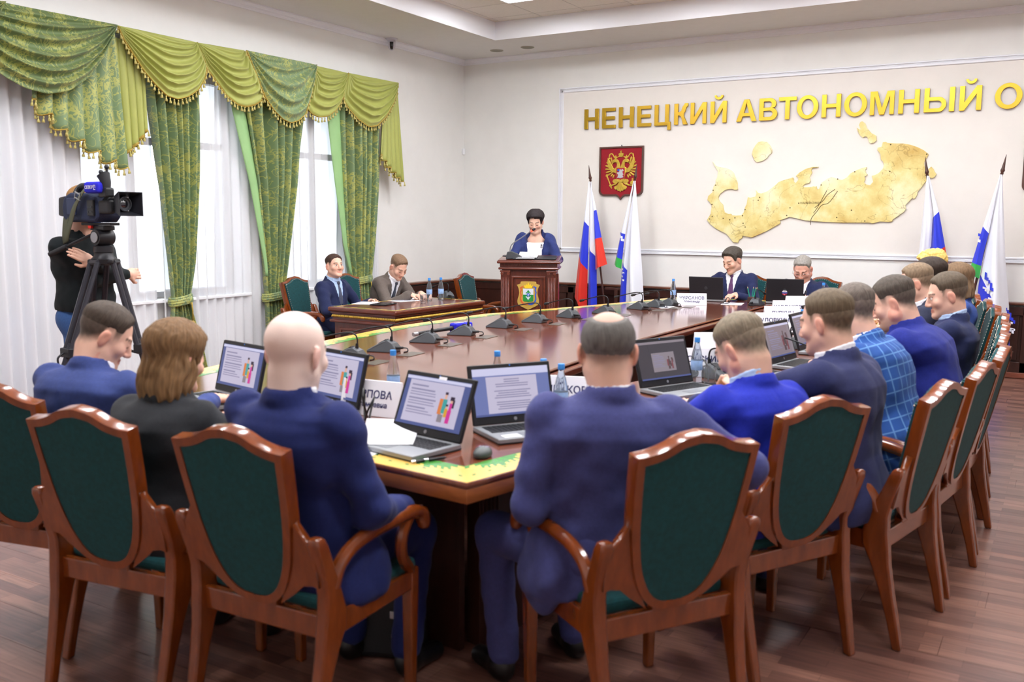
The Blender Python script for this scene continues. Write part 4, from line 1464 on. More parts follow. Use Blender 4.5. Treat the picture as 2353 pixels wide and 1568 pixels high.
def TP(o):
    o.matrix_parent_inverse = OT
    return o


TP(plate('table_top', [OUT, HOL], 0.02, TOPM, table, M4=Matrix.Translation((0, 0, TZ - 0.02)) @ RX90))
ed = plate('table_edge', [OUT, offset_loop(OUT, 0.05)], 0.05, EDGEM, table, bevel=0.002, M4=Matrix.Translation((0, 0, TZ - 0.07)) @ RX90)
TP(ed)
TP(plate('inner_edge', [offset_loop(HOL, 0.05), HOL], 0.045, MAHOG, table, bevel=0.01, M4=Matrix.Translation((0, 0, TZ - 0.0655)) @ RX90))
# inset base walls with fluted pilasters at the corners
B1 = offset_loop(OUT, 0.34)
n = len(B1)
for i in range(n):
    a, b = Vector(B1[i]), Vector(B1[(i + 1) % n])
    d = b - a
    if d.length < 0.12:
        continue
    mid = (a + b) / 2
    R = Matrix.Rotation(math.atan2(d.y, d.x), 3, 'Z')
    TP(MB().box((mid.x, mid.y, 0.355), (d.length, 0.03, 0.71), R).build('base_panel', DARKWOOD, table))
    mb = MB()
    mb.box((a.x, a.y, 0.355), (0.11, 0.07, 0.71), R)
    for q in range(5):
        c = Vector((-0.04 + 0.02 * q, -0.037, 0))
        c = R @ c
        mb.box((a.x + c.x, a.y + c.y, 0.42), (0.009, 0.008, 0.48), R)
    TP(mb.build('pilaster', DARKWOOD, table, bevel=0.002))
B2 = offset_loop(HOL, -0.10)
n = len(B2)
for i in range(n):
    a, b = Vector(B2[i]), Vector(B2[(i + 1) % n])
    d = b - a
    mid = (a + b) / 2
    m = max(1, round(d.length / 0.75))
    R = Matrix.Rotation(math.atan2(d.y, d.x), 3, 'Z')
    for q in range(m):
        c = a + d * ((q + .5) / m)
        TP(MB().box((c.x, c.y, 0.50), (d.length / m - 0.006, 0.02, 0.42), R).build('apron_panel', DARKWOOD, table))
# printed ornament border: stepped green motif on yellow, laid on the top
OY = mat('ornament_yellow', (236, 190, 96), 0.25, coat=0.4, var=0.03)
OG = mat('ornament_green', (74, 150, 62), 0.25, coat=0.4, var=0.05)
heights = [.42, .42, .58, .50, .66, .50, .66, .58, .80, .80, .92, .92, .80, .80, .58, .66, .50, .66, .50, .58]
BWD = 0.165
I1 = offset_loop(OUT, 0.006)
I2 = offset_loop(OUT, BWD)
mb = MB()
zt = TZ + 0.0009
n = len(OUT)
for i in range(n):
    a, b = Vector(I1[i]), Vector(I1[(i + 1) % n])
    c, d = Vector(I2[i]), Vector(I2[(i + 1) % n])
    m = max(2, int((b - a).length / 0.0165))
    for k in range(m):
        u0, u1 = k / m, (k + 1) / m
        p0, p1, q0, q1 = a.lerp(b, u0), a.lerp(b, u1), c.lerp(d, u0), c.lerp(d, u1)
        h = heights[(k - m // 2) % len(heights)] if m > 6 else .5
        e0, e1 = p0.lerp(q0, h), p1.lerp(q1, h)
        f0, f1 = p0.lerp(q0, .97), p1.lerp(q1, .97)
        mb.cur = 0
        mb.add([(*p0, zt), (*p1, zt), (*e1, zt), (*e0, zt)], [(0, 1, 2, 3)])
        if h < .95:
            mb.cur = 1
            mb.add([(*e0, zt), (*e1, zt), (*f1, zt), (*f0, zt)], [(0, 1, 2, 3)])
        if k % 10 in (2, 7) and m > 6:
            mb.cur = 1
            g0, g1, g2, g3 = p0.lerp(q0, .30), p1.lerp(q1, .30), p1.lerp(q1, .38), p0.lerp(q0, .38)
            mb.add([(*g0, zt + .0004), (*g1, zt + .0004), (*g2, zt + .0004), (*g3, zt + .0004)], [(0, 1, 2, 3)])
TP(mb.build('ornament_border', [OY, OG], table))

# ------------------------------------------------------------------ side desk by the windows
desk = empty('side_desk', (2.19, -4.40, 0), rz=math.radians(-1.5), label='carved mahogany side desk with gold rope trim on the left', cat='desk')
DL, DD = 1.50, 0.86
ZD = 0.78


def dbox(nm, x0, x1, y0, y1, z0, z1, m, bevel=0.0):
    return MB().box(((x0 + x1) / 2, (y0 + y1) / 2, (z0 + z1) / 2), (x1 - x0, y1 - y0, z1 - z0)).build(nm, m, desk, bevel=bevel)


dbox('desk_top', -DD, 0, 0, DL, ZD - .045, ZD, MAHOG, 0.014)
dbox('top_moulding', -DD + .02, -.02, .02, DL - .02, ZD - .065, ZD - .044, MAHOG, 0.006)
dbox('frieze', -DD + .035, -.035, .035, DL - .035, ZD - .125, ZD - .06, MAHOG, 0.0)
dbox('lower_moulding', -DD + .012, -.012, .012, DL - .012, ZD - .15, ZD - .122, MAHOG, 0.008)
dbox('body', -DD + .05, -.05, .05, DL - .05, 0.04, ZD - .14, MAHOG_Z)
dbox('plinth', -DD + .03, -.03, .03, DL - .03, 0.0, 0.07, MAHOG, 0.006)
rp = MB()
for (a, b, nrm) in (((-DD + .03, .028), (-.03, .028), (0, -1)), ((-.028, .03), (-.028, DL - .03), (1, 0))):
    a, b = Vector(a), Vector(b)
    m = int((b - a).length / 0.017)
    for k in range(m):
        c = a.lerp(b, (k + .5) / m)
        t = (b - a).normalized()
        rp.tube([(c.x - t.x * .007, c.y - t.y * .007, ZD - .098), (c.x + t.x * .007, c.y + t.y * .007, ZD - .078)], 0.0085, 5)
rope = rp.build('rope_trim', GOLDP, desk, smooth=True)
# framed panels on the near end and on the front
for (ax, lo, hi) in (('e', -DD + .12, -.12), ('f', .14, .72), ('f', .84, DL - .14)):
    for (ins, dep, m, nm) in ((0.0, 0.014, MAHOG, 'panel_frame'), (0.03, 0.007, MAHOG_Z, 'panel')):
        z0, z1 = .14 + ins, ZD - .20 - ins
        if ax == 'e':
            if nm == 'panel_frame':
                plate(nm, [[(lo, z0), (hi, z0), (hi, z1), (lo, z1)], [(lo + .025, z0 + .025), (hi - .025, z0 + .025), (hi - .025, z1 - .025), (lo + .025, z1 - .025)]], dep, m, desk, bevel=0.004).location = (0, .05, 0)
            else:
                dbox(nm, lo + ins, hi - ins, .05 - dep, .052, z0, z1, m)
        else:
            if nm == 'panel_frame':
                o = plate(nm, [[(lo, z0), (hi, z0), (hi, z1), (lo, z1)], [(lo + .025, z0 + .025), (hi - .025, z0 + .025), (hi - .025, z1 - .025), (lo + .025, z1 - .025)]], dep, m, desk, bevel=0.004)
                o.rotation_euler = (0, 0, PI / 2)
                o.location = (-.05, 0, 0)
            else:
                dbox(nm, -.052, -.05 + dep, lo + ins, hi - ins, z0, z1, m)
for (x, y) in ((-.05, .05), (-.05, DL - .05)):
    mb = MB()
    for s in (-1, 1):
        mb.tube([(x + .02 + .0, y - .02 + s * .0 + (0.028 if s > 0 else -.028) * 0, ZD - .19), (x + .02, y - .02, ZD - .19001)], 0.001, 4)
        mb.lathe([(.004, -.02), (.022, -.018), (.024, 0), (.022, .018), (.004, .02)], 12, (x + .03, y - .03 + s * .024, ZD - .20), Matrix.Rotation(PI / 2, 3, 'Y'))
    mb.box((x + .03, y - .03, ZD - .175), (.03, .09, .018))
    mb.build('gold_capital', GOLD, desk, smooth='angle')
    MB().box((x + .004, y - .004, .36), (.07, .07, .44)).build('corner_post', MAHOG_Z, desk, bevel=0.006)
# printed border on the desk top
ob = MB()
for (x0, x1, y0, y1) in ((-DD + .03, -.03, .03, .075), (-DD + .03, -.03, DL - .075, DL - .03), (-.075, -.03, .075, DL - .075), (-DD + .03, -DD + .075, .075, DL - .075)):
    m = int(max(x1 - x0, y1 - y0) / .03)
    for k in range(m):
        if x1 - x0 > y1 - y0:
            xa, xb = x0 + (x1 - x0) * k / m, x0 + (x1 - x0) * (k + 1) / m
            ys_ = (y0, (y0 + y1) / 2 + .008 * (k % 3 - 1), y1)
            quads = [((xa, ys_[0]), (xb, ys_[0]), (xb, ys_[1]), (xa, ys_[1])), ((xa, ys_[1]), (xb, ys_[1]), (xb, ys_[2]), (xa, ys_[2]))]
        else:
            ya, yb = y0 + (y1 - y0) * k / m, y0 + (y1 - y0) * (k + 1) / m
            xs_ = (x0, (x0 + x1) / 2 + .008 * (k % 3 - 1), x1)
            quads = [((xs_[0], ya), (xs_[1], ya), (xs_[1], yb), (xs_[0], yb)), ((xs_[1], ya), (xs_[2], ya), (xs_[2], yb), (xs_[1], yb))]
        for t, qd in enumerate(quads):
            ob.cur = 0 if (t + k // 2) % 3 else 1
            ob.add([(*p, ZD + .0009) for p in qd], [(0, 1, 2, 3)])
ob.build('ornament_border', [OY, OG], desk)

put_chair(0.80, -3.91, -1, -.12, 'green armchair of the man in navy watching from the side desk', 'armchairs at the side desk')
put_chair(0.84, -3.20, -1, .05, 'green armchair behind the writing man in the taupe suit', 'armchairs at the side desk')
put_chair(1.84, -2.22, -1, -.12, 'empty green armchair with nail trim standing between the side desk and the lectern', 'armchairs at the side desk')

# ------------------------------------------------------------------ lectern
lect = empty('lectern', (2.54, -2.53, 0), rz=0.43, label='carved mahogany lectern with a gold coat of arms plaque', cat='lectern')
LW, LDp = 0.60, 0.46


def lbox(nm, c, d, m, bevel=0.0):
    return MB().box(c, d).build(nm, m, lect, bevel=bevel)


lbox('body', (0, LDp / 2, .56), (LW - .02, LDp, 1.12), MAHOG_Z)
lbox('plinth', (0, LDp / 2 - .01, .05), (LW + .05, LDp + .06, .10), MAHOG, .01)
for s in (-1, 1):
    px = s * (LW / 2 - .05)
    lbox('pilaster', (px, -.012, .60), (.10, .03, .98), MAHOG_Z, .003)
    fl = MB()
    for k in range(5):
        fl.tube([(px - .034 + .017 * k, -.028, .16), (px - .034 + .017 * k, -.028, 1.02)], .0055, 6)
    fl.build('fluting', MAHOG_Z, lect, smooth=True)
    cp = MB()
    cp.box((px, -.02, 1.085), (.112, .045, .02))
    for q in (-1, 1):
        cp.lathe([(.003, -.012), (.018, -.012), (.018, .012), (.003, .012)], 12, (px + q * .034, -.03, 1.06), Matrix.Rotation(PI / 2, 3, 'X'))
    cp.build('capital', MAHOG, lect, bevel=.002)
lbox('lower_cornice', (0, LDp / 2 - .015, 1.116), (LW + .05, LDp + .06, .026), MAHOG, .010)
lbox('dentil_band', (0, LDp / 2 - .005, 1.15), (LW + .02, LDp + .03, .048), MAHOG)
dn = MB()
for k in range(22):
    dn.box((-LW / 2 - .0 + (k + .5) * LW / 22, -.028, 1.155), (.013, .014, .018))
dn.build('dentils', MAHOG, lect)
lbox('upper_cornice', (0, LDp / 2 - .02, 1.184), (LW + .08, LDp + .09, .028), MAHOG, .012)
tp = MB().prism([(-.06, 1.196), (LDp + .05, 1.196), (LDp + .05, 1.245), (-.06, 1.205)], -LW / 2 - .03, LW / 2 + .03, 'x').build('reading_top', MAHOG, lect, bevel=.004)
# panel with moulding, and carved side
plate('panel_frame', [[(-.185, .22), (.185, .22), (.185, 1.035), (-.185, 1.035)], [(-.16, .245), (.16, .245), (.16, 1.01), (-.16, 1.01)]], .022, MAHOG, lect, bevel=.006)
lbox('panel', (0, -.006, .625), (.31, .01, .76), MAHOG_Z)
for s in (-1, 1):
    sd = MB().prism([(.06, .12), (.06, 1.06), (.12, 1.06), (.20, .98), (.26, .86), (.28, .12)], s * (LW / 2 - .01) - .012, s * (LW / 2 - .01) + .028 * (s > 0) + .012 * (s < 0), 'x')
    sd.build('side_wing', MAHOG, lect, bevel=.004)
# gold plaque with the district arms
PLQ = mat('plaque_gold', (206, 172, 84), 0.4, metal=0.35, var=0.06)
plq = plate('plaque', [cr2([(-.125, .80), (-.085, .815), (-.08, .835), (0, .838), (.08, .835), (.085, .815), (.125, .80)], 3) + cr2([(.125, .80), (.105, .76), (.10, .70), (.118, .63), (.105, .585), (.05, .555), (0, .53)], 3)[1:] + cr2([(0, .53), (-.05, .555), (-.105, .585), (-.118, .63), (-.10, .70), (-.105, .76), (-.125, .80)], 3)[1:-1]], .012, PLQ, lect, bevel=.003)
plq.location = (0, -.008, 0.14)
AW, AG, AB, AO, AY = mat('arms_white', (214, 220, 232), .5), mat('arms_green', (30, 140, 60), .5), mat('arms_blue', (38, 84, 200), .5), mat('arms_orange', (216, 96, 44), .5), mat('arms_yellow', (250, 206, 40), .45)


def ap(nm, L, m, d=.004, y=-.012):
    o = plate(nm, [L], d, m, plq)
    o.location = (0, y, 0)


ap('upper_field', [(-.055, .695), (.055, .695), (.055, .76), (-.055, .76)], AW)
ap('lower_field', [(-.055, .632), (-.045, .622), (-.01, .62), (0, .612), (.01, .62), (.045, .622), (.055, .632), (.055, .695), (-.055, .695)], AG)
ap('crown', [(-.035, .765), (.035, .765), (.05, .80), (.032, .79), (.022, .812), (.012, .795), (0, .83), (-.012, .795), (-.022, .812), (-.032, .79), (-.05, .80)], AY, .006)
ap('tent', [(-.03, .712), (-.018, .722), (0, .748), (.018, .722), (.03, .712), (.02, .708), (.006, .72), (.004, .702), (-.004, .702), (-.006, .72), (-.02, .708)], AG, .006)
ap('tent_mirror', [(-.03, .672), (-.018, .664), (0, .638), (.018, .664), (.03, .672), (.02, .678), (.006, .665), (.004, .685), (-.004, .685), (-.006, .665), (-.02, .678)], AW, .006)
ap('flame', arc(0, .695, .016, .019, 0, 360, 14)[:-1], AB, .007)
ap('flame_core', arc(0, .695, .006, .011, 0, 360, 10)[:-1], AW, .008)
ap('ribbon_left', cr2([(-.05, .775), (-.075, .77), (-.068, .745), (-.08, .72), (-.07, .69), (-.078, .655), (-.06, .615), (-.03, .598), (0, .602)], 2) + cr2([(0, .59), (-.035, .586), (-.072, .605), (-.09, .65), (-.082, .69), (-.092, .72), (-.08, .748), (-.09, .772), (-.06, .788)], 2), AO, .005)
ap('ribbon_right', cr2([(.06, .788), (.09, .772), (.08, .748), (.092, .72), (.082, .69), (.09, .65), (.072, .605), (.035, .586), (0, .59)], 2) + cr2([(0, .602), (.03, .598), (.06, .615), (.078, .655), (.07, .69), (.08, .72), (.068, .745), (.075, .77), (.05, .775)], 2), AB, .005)
# ------------------------------------------------------------------ delegate microphones


def make_mic():
    r = empty('desk_microphone')
    b = MB()
    pr = [(-.105, 0), (.085, 0), (.09, .028), (.07, .058), (.03, .078), (.0, .072), (-.06, .038), (-.105, .012)]
    ws = [.060, .060, .052, .040, .034, .036, .05, .058]
    vs = [(-w, y, z) for (y, z), w in zip(pr, ws)] + [(w, y, z) for (y, z), w in zip(pr, ws)]
    n = len(pr)
    fs = [tuple(range(n)), tuple(range(2 * n - 1, n - 1, -1))] + [(i, i + n, (i + 1) % n + n, (i + 1) % n) for i in range(n)]
    b.add(vs, fs)
    b.build('base', GREY_PL, r, bevel=0.006)
    MB().prism([(-.035, .050), (.02, .0785), (.014, .083), (-.038, .056)], -.022, .022, 'x').build('speaker_grille', BLACK2, r, bevel=.002)
    nk = smooth_path([(0, .045, .07), (0, .048, .125), (0, .03, .155), (0, -.02, .163), (0, -.12, .145), (0, -.25, .112)], 6)
    MB().tube(nk, 0.0048, 7).build('gooseneck', BLACK, r, smooth=True)
    MB().tube([(0, .044, .07), (0, .046, .10)], [.011, .0085], 8).build('collar', BLACK, r, smooth='angle')
    MB().tube([(0, -.25, .112), (0, -.262, .109), (0, -.268, .107), (0, -.305, .098), (0, -.315, .095)], [.007, .008, .012, .013, .007], 10).build('capsule', BLACK2, r, smooth=True)
    c = MB()
    c.tube([(.02, .08, .03), (.02, .135, .032)], [.012, .008], 8)
    c.tube(smooth_path([(.02, .135, .032), (.025, .165, .03), (.03, .17, .012), (.02, .14, .0045), (-.02, .15, .0045)], 4), .004, 6)
    c.build('plug', BLACK, r, smooth='angle')
    return r


mic0 = make_mic()
mic_n = [0]
MG = 'grey gooseneck delegate microphones on the table'


def put_mic(x, y, rz, label, z=TZ, group=MG):
    m = mic0 if mic_n[0] == 0 else copy_tree(mic0)
    mic_n[0] += 1
    return place(m, (x, y, z), rz, label, 'microphone', group)


LM = [(3.827, -6.94), (3.787, -6.554), (3.736, -6.037), (3.709, -5.542), (3.687, -4.97), (3.726, -4.475), (3.777, -3.964), (3.883, -3.462), (3.974, -2.876), (4.018, -2.563), (4.075, -2.346)]
nm = ['nearest, just past the bald head', 'second from the near end', 'third, beside the blue broadcast microphone', 'fourth, under the blue broadcast foam', 'fifth from the near end', 'sixth from the near end', 'seventh, in front of the lectern', 'eighth, reflecting the tricolour', 'ninth, under the white flag', 'tenth, second from the far end', 'last at the far end beside the bottle']
for i, ((x, y), t) in enumerate(zip(LM, nm)):
    put_mic(x, y, -PI / 2 + (0.25 if y < -5 else 0.05 if y < -4 else -0.3), 'gooseneck microphone in the left table row, ' + t)
    o = MB().box((x + .22, y - .02, TZ + .0016), (.10, .19, .003), Matrix.Rotation(.1, 3, 'Z')).build('cable_hatch', mat('hatch_grey', (86, 78, 72), .35, coat=.2), table)
    o.matrix_parent_inverse = OT
for (x, y, rz, t) in ((5.74, -7.45, .9, 'between the balding man and the two water bottles'), (5.93, -6.38, 1.2, 'in front of the man in the vivid blue jacket'), (6.02, -5.6, 1.4, 'in front of the man with the wristwatch'), (6.0, -4.9, 1.5, 'in front of the man in the plaid jacket'), (5.92, -4.1, 1.6, 'in front of the bearded man in the bright blue jacket'), (5.72, -3.2, 1.7, 'farthest on the right side of the table'), (5.27, -7.95, .25, 'reaching across the open laptop of the bald man'), (4.62, -7.98, .1, 'behind the left shoulder of the bald man')):
    put_mic(x, y, rz, 'gooseneck microphone ' + t)
put_mic(1.69, -2.86, -2.0, 'gooseneck microphone on the carved side desk', z=ZD + .001, group='microphones of the speakers')
put_mic(4.80, -1.75, PI, 'gooseneck microphone before the presiding man with dark hair', group='microphones of the speakers')
put_mic(5.28, -1.68, PI + .3, 'gooseneck microphone curving beside the grey haired man in glasses', group='microphones of the speakers')

# lectern microphone (long neck, red ring) and what lies on the lectern top
lm_ = Matrix.Translation((2.54, -2.53, 0)) @ Matrix.Rotation(0.43, 4, 'Z')
lect.location = (2.54, -2.53, 0)


def onlect(x, y, z):
    return lm_ @ Vector((x, y, z))


p = onlect(-.19, .06, 1.2137)
lmic = empty('lectern_microphone', p, rz=.43, label='grey lectern microphone with a long bent neck and a glowing red ring', cat='microphone')
mb = MB()
pr = [(-.06, 0), (.12, .010), (.12, .02), (.06, .06), (.0, .085), (-.045, .08), (-.06, .03)]
mb.prism(pr, -.045, .045, 'y')
mb.build('base', GREY_PL, lmic, bevel=.01)
nk = smooth_path([(-.02, 0, .07), (-.015, 0, .13), (.02, 0, .175), (.11, .0, .235), (.205, .0, .300)], 6)
MB().tube(nk, .0055, 8).build('gooseneck', mat('neck_grey', (120, 122, 128), .35, metal=.4), lmic, smooth=True)
MB().tube([(.205, 0, .300), (.22, 0, .310)], .012, 10).build('light_ring', mat('red_led', (255, 60, 40), .4, emit=2.5), lmic, smooth='angle')
MB().tube([(.22, 0, .310), (.245, 0, .327), (.255, 0, .334)], [.012, .013, .006], 10).build('capsule', BLACK2, lmic, smooth=True)
MB().tube([(-.06, 0, .03), (-.10, 0, .032)], [.01, .007], 8).build('plug', BLACK, lmic)
RL = Matrix.Rotation(.43, 3, 'Z') @ Matrix.Rotation(math.radians(4.5), 3, 'X')
fo = empty('document_folder', onlect(.06, .14, 1.2235), label='open black document folder on the lectern top', cat='folder')
fo.rotation_euler = RL.to_euler()
MB().box((0, 0, .006), (.46, .30, .010)).build('cover', BLACK, fo, bevel=.002)
MB().box((-.10, 0, .013), (.2, .28, .004)).build('inner_page', PAPER, fo)


def sheet(name, w, h, loc, rz, curl, label, group=None, m=PAPER, lines=0, cat='paper'):
    P = []
    for j in range(9):
        v = j / 8 - .5
        P.append([((i / 6 - .5) * w, v * h, curl * (max(0, v + .1) ** 2) * 4 + .25 * curl * (i / 6 - .5) ** 2) for i in range(7)])
    o = MB().grid(P).build(name, m, smooth=True, loc=loc, rot=(0, 0, rz))
    o.modifiers.new('thickness', 'SOLIDIFY').thickness = .0012
    tag(o, label, cat, group)
    if lines:
        t = MB()
        rn = random.Random(int(loc[0] * 100))
        for k in range(lines):
            y = h * (.40 - .8 * k / lines)
            L = w * rn.uniform(.5, .78)
            v = y / h
            z = curl * (max(0, v + .1) ** 2) * 4 + .0016
            t.box((-w * .39 + L / 2, y, z), (L, .003, .0006))
        t.build('printed_lines', INK, o)
    return o


o = sheet('paper_sheet', .21, .28, onlect(-.02, .15, 1.246), .43, .02, 'loose white papers held on the lectern by the speaking woman', lines=12)
o.rotation_euler = RL.to_euler()

# ------------------------------------------------------------------ laptops
LAPM = mat('laptop_silver', (150, 154, 158), .38, metal=.35)
SCRGLASS = {}


def emis(name, rgb, e=0.62):
    m = mat(name, rgb, .25, emit=e, spec=.3)
    m.node_tree.nodes['Principled BSDF'].inputs['Base Color'].default_value = (*[v * .12 for v in lin(rgb)], 1)
    return m


S_LIL = emis('screen_page', (196, 190, 214))
S_WHITE = emis('screen_white', (206, 206, 236))
S_BLUE = emis('screen_blue', (112, 122, 176))
S_DARK = emis('screen_dark', (80, 76, 84), .5)
S_GREY = emis('screen_grey', (160, 150, 160), .45)
S_TXT = emis('screen_text', (142, 138, 168))
S_BAR = emis('screen_taskbar', (84, 94, 146))
C_OR, C_TEAL, C_PINK, C_YEL, C_HAIR, C_SK = [emis('screen_' + n_, c_) for n_, c_ in (('orange', (214, 126, 70)), ('teal', (70, 160, 160)), ('pink', (206, 60, 150)), ('yellow', (214, 160, 60)), ('hair', (60, 48, 66)), ('skin', (222, 172, 150)))]


def make_laptop(kind, opened=108):
    r = empty('laptop')
    W_, D_, T_ = .375, .25, .022
    MB().box((0, 0, T_ / 2), (W_, D_, T_)).build('base', LAPM, r, bevel=.004)
    MB().box((0, 0, .004), (W_ + .001, D_ + .001, .008)).build('underside', BLACK, r, bevel=.003)
    k = MB()
    for j in range(6):
        for i in range(15):
            k.box((-.155 + i * .0222 + (j % 3) * .001, -.008 + j * .0185, T_ + .001), (.0185, .0150, .0026))
    tag(k.build('keys', BLACK, r), kind='stuff')
    MB().box((-.02, -.075, T_ + .0004), (.10, .055, .001)).build('touchpad', mat('touchpad', (118, 122, 128), .35), r)
    a = math.radians(opened)
    Ml = Matrix.Translation((0, D_ / 2 - .008, T_ + .002)) @ Matrix.Rotation(-(a - PI / 2), 4, 'X')

    def L(o):
        o.data.transform(Ml)
        return o
    H_ = .245
    L(MB().box((0, .006, H_ / 2), (W_, .012, H_)).build('lid', mat('lid_black', (30, 31, 36), .4), r, bevel=.005))
    L(MB().box((0, -.0012, H_ / 2), (W_ - .006, .003, H_ - .006)).build('bezel', BLACK, r, bevel=.001))
    sw, sh, zc = .344, .194, .13
    bg = S_BLUE if kind == 'doc' else S_DARK if kind == 'dark' else S_GREY if kind == 'dim' else S_BAR
    sc = L(MB().box((0, -.0032, zc), (sw, .0012, sh)).build('display', bg, r))
    y = -.0042

    def rect(x0, x1, z0, z1, m, q, nm_='screen_content'):
        q.append((x0, x1, z0, z1, m))
    q = []
    if kind in ('slide', 'dark', 'dim'):
        s = .55 if kind == 'dark' else 1.0
        cx, cz = (.0, zc - .012) if kind == 'dark' else (-.004, zc - .002)
        pw, ph = (.29 * s, .176 * s) if kind == 'dark' else (.29, .165)
        pg = S_LIL if kind == 'slide' else S_GREY
        if kind == 'dim':
            pg = emis('screen_dimpage', (156, 142, 152), .45)
        rect(cx - pw / 2, cx + pw / 2, cz - ph / 2, cz + ph / 2, pg, q)
        rect(-sw / 2, sw / 2, zc + sh / 2 - .014, zc + sh / 2 - .002, S_WHITE if kind != 'dark' else S_GREY, q)
        u = pw / .29
        rn = random.Random(5)
        zz = cz + ph * .36
        for g in range(4):
            for t in range(3 if g else 1):
                ln = (.09 if g == 0 else rn.uniform(.10, .15)) * u
                rect(cx - pw * .45, cx - pw * .45 + ln, zz, zz + (.006 if t == 0 else .0035) * u, S_TXT, q)
                zz -= .010 * u
            zz -= .006 * u
        bx, bz = cx + pw * .27, cz - ph * .40
        for (x0, x1, z0, z1, m) in ((-.040, -.018, .03, .09, C_OR), (-.022, .0, .035, .09, C_TEAL), (-.018, -.006, .09, .112, C_SK), (-.019, -.004, .108, .118, C_HAIR), (-.032, -.006, .0, .03, S_GREY), (-.004, .012, .022, .055, C_YEL), (-.001, .009, .055, .068, C_SK), (-.002, .010, .064, .072, C_HAIR), (.012, .032, .0, .05, C_PINK), (.016, .03, .05, .078, C_PINK), (.018, .03, .078, .096, C_SK), (.014, .036, .088, .103, C_HAIR), (.030, .040, .06, .092, C_HAIR)):
            if kind != 'slide':
                m = emis('screen_dimfig', (150, 92, 100), .4) if m in (C_PINK, C_OR) else emis('screen_dimfig2', (112, 92, 96), .4)
            rect(bx + x0 * u, bx + x1 * u, bz + z0 * u, bz + z1 * u, m, q)
        rect(-sw / 2, sw / 2, zc - sh / 2, zc - sh / 2 + .008, S_BAR, q)
    elif kind == 'doc':
        rect(-.115, .115, zc - sh / 2 + .01, zc + sh / 2 - .035, S_LIL, q)
        rect(-sw / 2, sw / 2, zc + sh / 2 - .03, zc + sh / 2, S_WHITE, q)
        rn = random.Random(9)
        zz = zc + sh / 2 - .05
        for g in range(14):
            ln = .07 if g < 2 else rn.uniform(.13, .17)
            if g % 5 != 4:
                rect(-ln / 2, ln / 2, zz, zz + .004, S_TXT, q)
            zz -= .0092
        rect(-sw / 2, sw / 2, zc - sh / 2, zc - sh / 2 + .008, S_BAR, q)
    if kind != 'back':
        mats, mbs = [], {}
        yy = y
        mb = MB()
        for i, (x0, x1, z0, z1, m) in enumerate(q):
            if m not in mats:
                mats.append(m)
            mb.cur = mats.index(m)
            yy = y - .00012 * i
            mb.add([(x0, yy, z0), (x1, yy, z0), (x1, yy, z1), (x0, yy, z1)], [(0, 1, 2, 3)])
        o = mb.build('screen_content', mats, r)
        L(o)
    L(MB().lathe([(.0035, -.0035), (.0075, -.0035), (.0075, -.0024), (.001, -.002)], 14, (0, 0, .017), Matrix.Rotation(0, 3, 'X')).build('emblem_spot', SILVER, r)) if False else None
    o = MB().lathe([(.0072, 0), (.0072, .0014), (.001, .0016)], 16, (0, -.0028, .017), Matrix.Rotation(PI / 2, 3, 'X')).build('badge', SILVER, r)
    L(o)
    o = MB().lathe([(.017, 0), (.017, .001), (.001, .0011)], 20, (0, .0122, .125), Matrix.Rotation(-PI / 2, 3, 'X')).build('lid_badge', mat('lid_badge', (64, 66, 72), .3), r)
    L(o)
    o = text_mesh('lid_logo', 'hp', .026, mat('lid_logo_dark', (16, 17, 20), .4), r, .0004, (0, 0, 0), (PI / 2, 0, PI), shear=.25)
    o.data.transform(Matrix.Translation((0, .0138, .126)) @ Matrix.Rotation(PI, 4, 'Z') @ Matrix.Rotation(PI / 2, 4, 'X'))
    o.rotation_euler = (0, 0, 0)
    L(o)
    L(MB().lathe([(.0035, 0), (.0035, .0008), (.0005, .0009)], 10, (0, -.0028, .237), Matrix.Rotation(PI / 2, 3, 'X')).build('webcam', mat('webcam_blue', (60, 120, 210), .3), r))
    return r


LP = [('slide', 4.20, -8.33, -.2, 'open laptop showing a family slide in front of the woman with long brown hair', 104),
      ('slide', 4.74, -8.27, -.22, 'open laptop with a family slide half hidden by the bald head', 104),
      ('slide', 5.46, -8.55, -.17, 'open laptop with a family slide beside the paper sheets at the table corner', 112),
      ('doc', 5.745, -8.10, .99, 'open laptop showing a text document at the table corner', 106),
      ('dark', 5.95, -6.90, 1.17, 'open laptop with a dark screen and small slide before the balding man', 108),
      ('dim', 6.15, -6.25, 1.33, 'open laptop largely hidden by the head of the man in the vivid blue jacket', 104),
      ('dim', 6.24, -5.72, 1.42, 'open laptop with a dim screen before the man with the wristwatch', 108),
      ('dim', 6.22, -5.02, 1.5, 'open laptop half hidden by the profile of the man with the wristwatch', 108),
      ('dim', 6.12, -4.3, 1.55, 'open laptop before the bearded man in the bright blue jacket', 108),
      ('back', 4.21, -1.48, PI + .03, 'black laptop lid with round logo before the presiding man with dark hair', 100),
      ('back', 4.98, -1.33, PI + .22, 'black laptop lid with a round sticker before the grey haired man in glasses', 100)]
lap_first = {}
for kind, x, y, rz, lb, op in LP:
    if (kind, op) not in lap_first:
        l = lap_first[(kind, op)] = make_laptop(kind, op)
    else:
        l = copy_tree(lap_first[(kind, op)])
    place(l, (x, y, TZ + .0005), rz, lb, 'laptop', 'open laptops on the conference table')
lap3 = [o for o in bpy.data.objects if o.get('label', '').startswith('open laptop with a family slide beside the paper')][0]
MB().box((.02, -.0046, .2295), (.04, .0016, .012)).build('sticker', WHITE_P, lap3).data.transform(Matrix.Translation((0, .117, .024)) @ Matrix.Rotation(-(math.radians(112) - PI / 2), 4, 'X'))
lap4 = [o for o in bpy.data.objects if o.get('label', '').startswith('open laptop showing a text document')][0]
MB().box((-.12, -.09, .0232), (.07, .045, .0012)).build('sticker', WHITE_P, lap4)
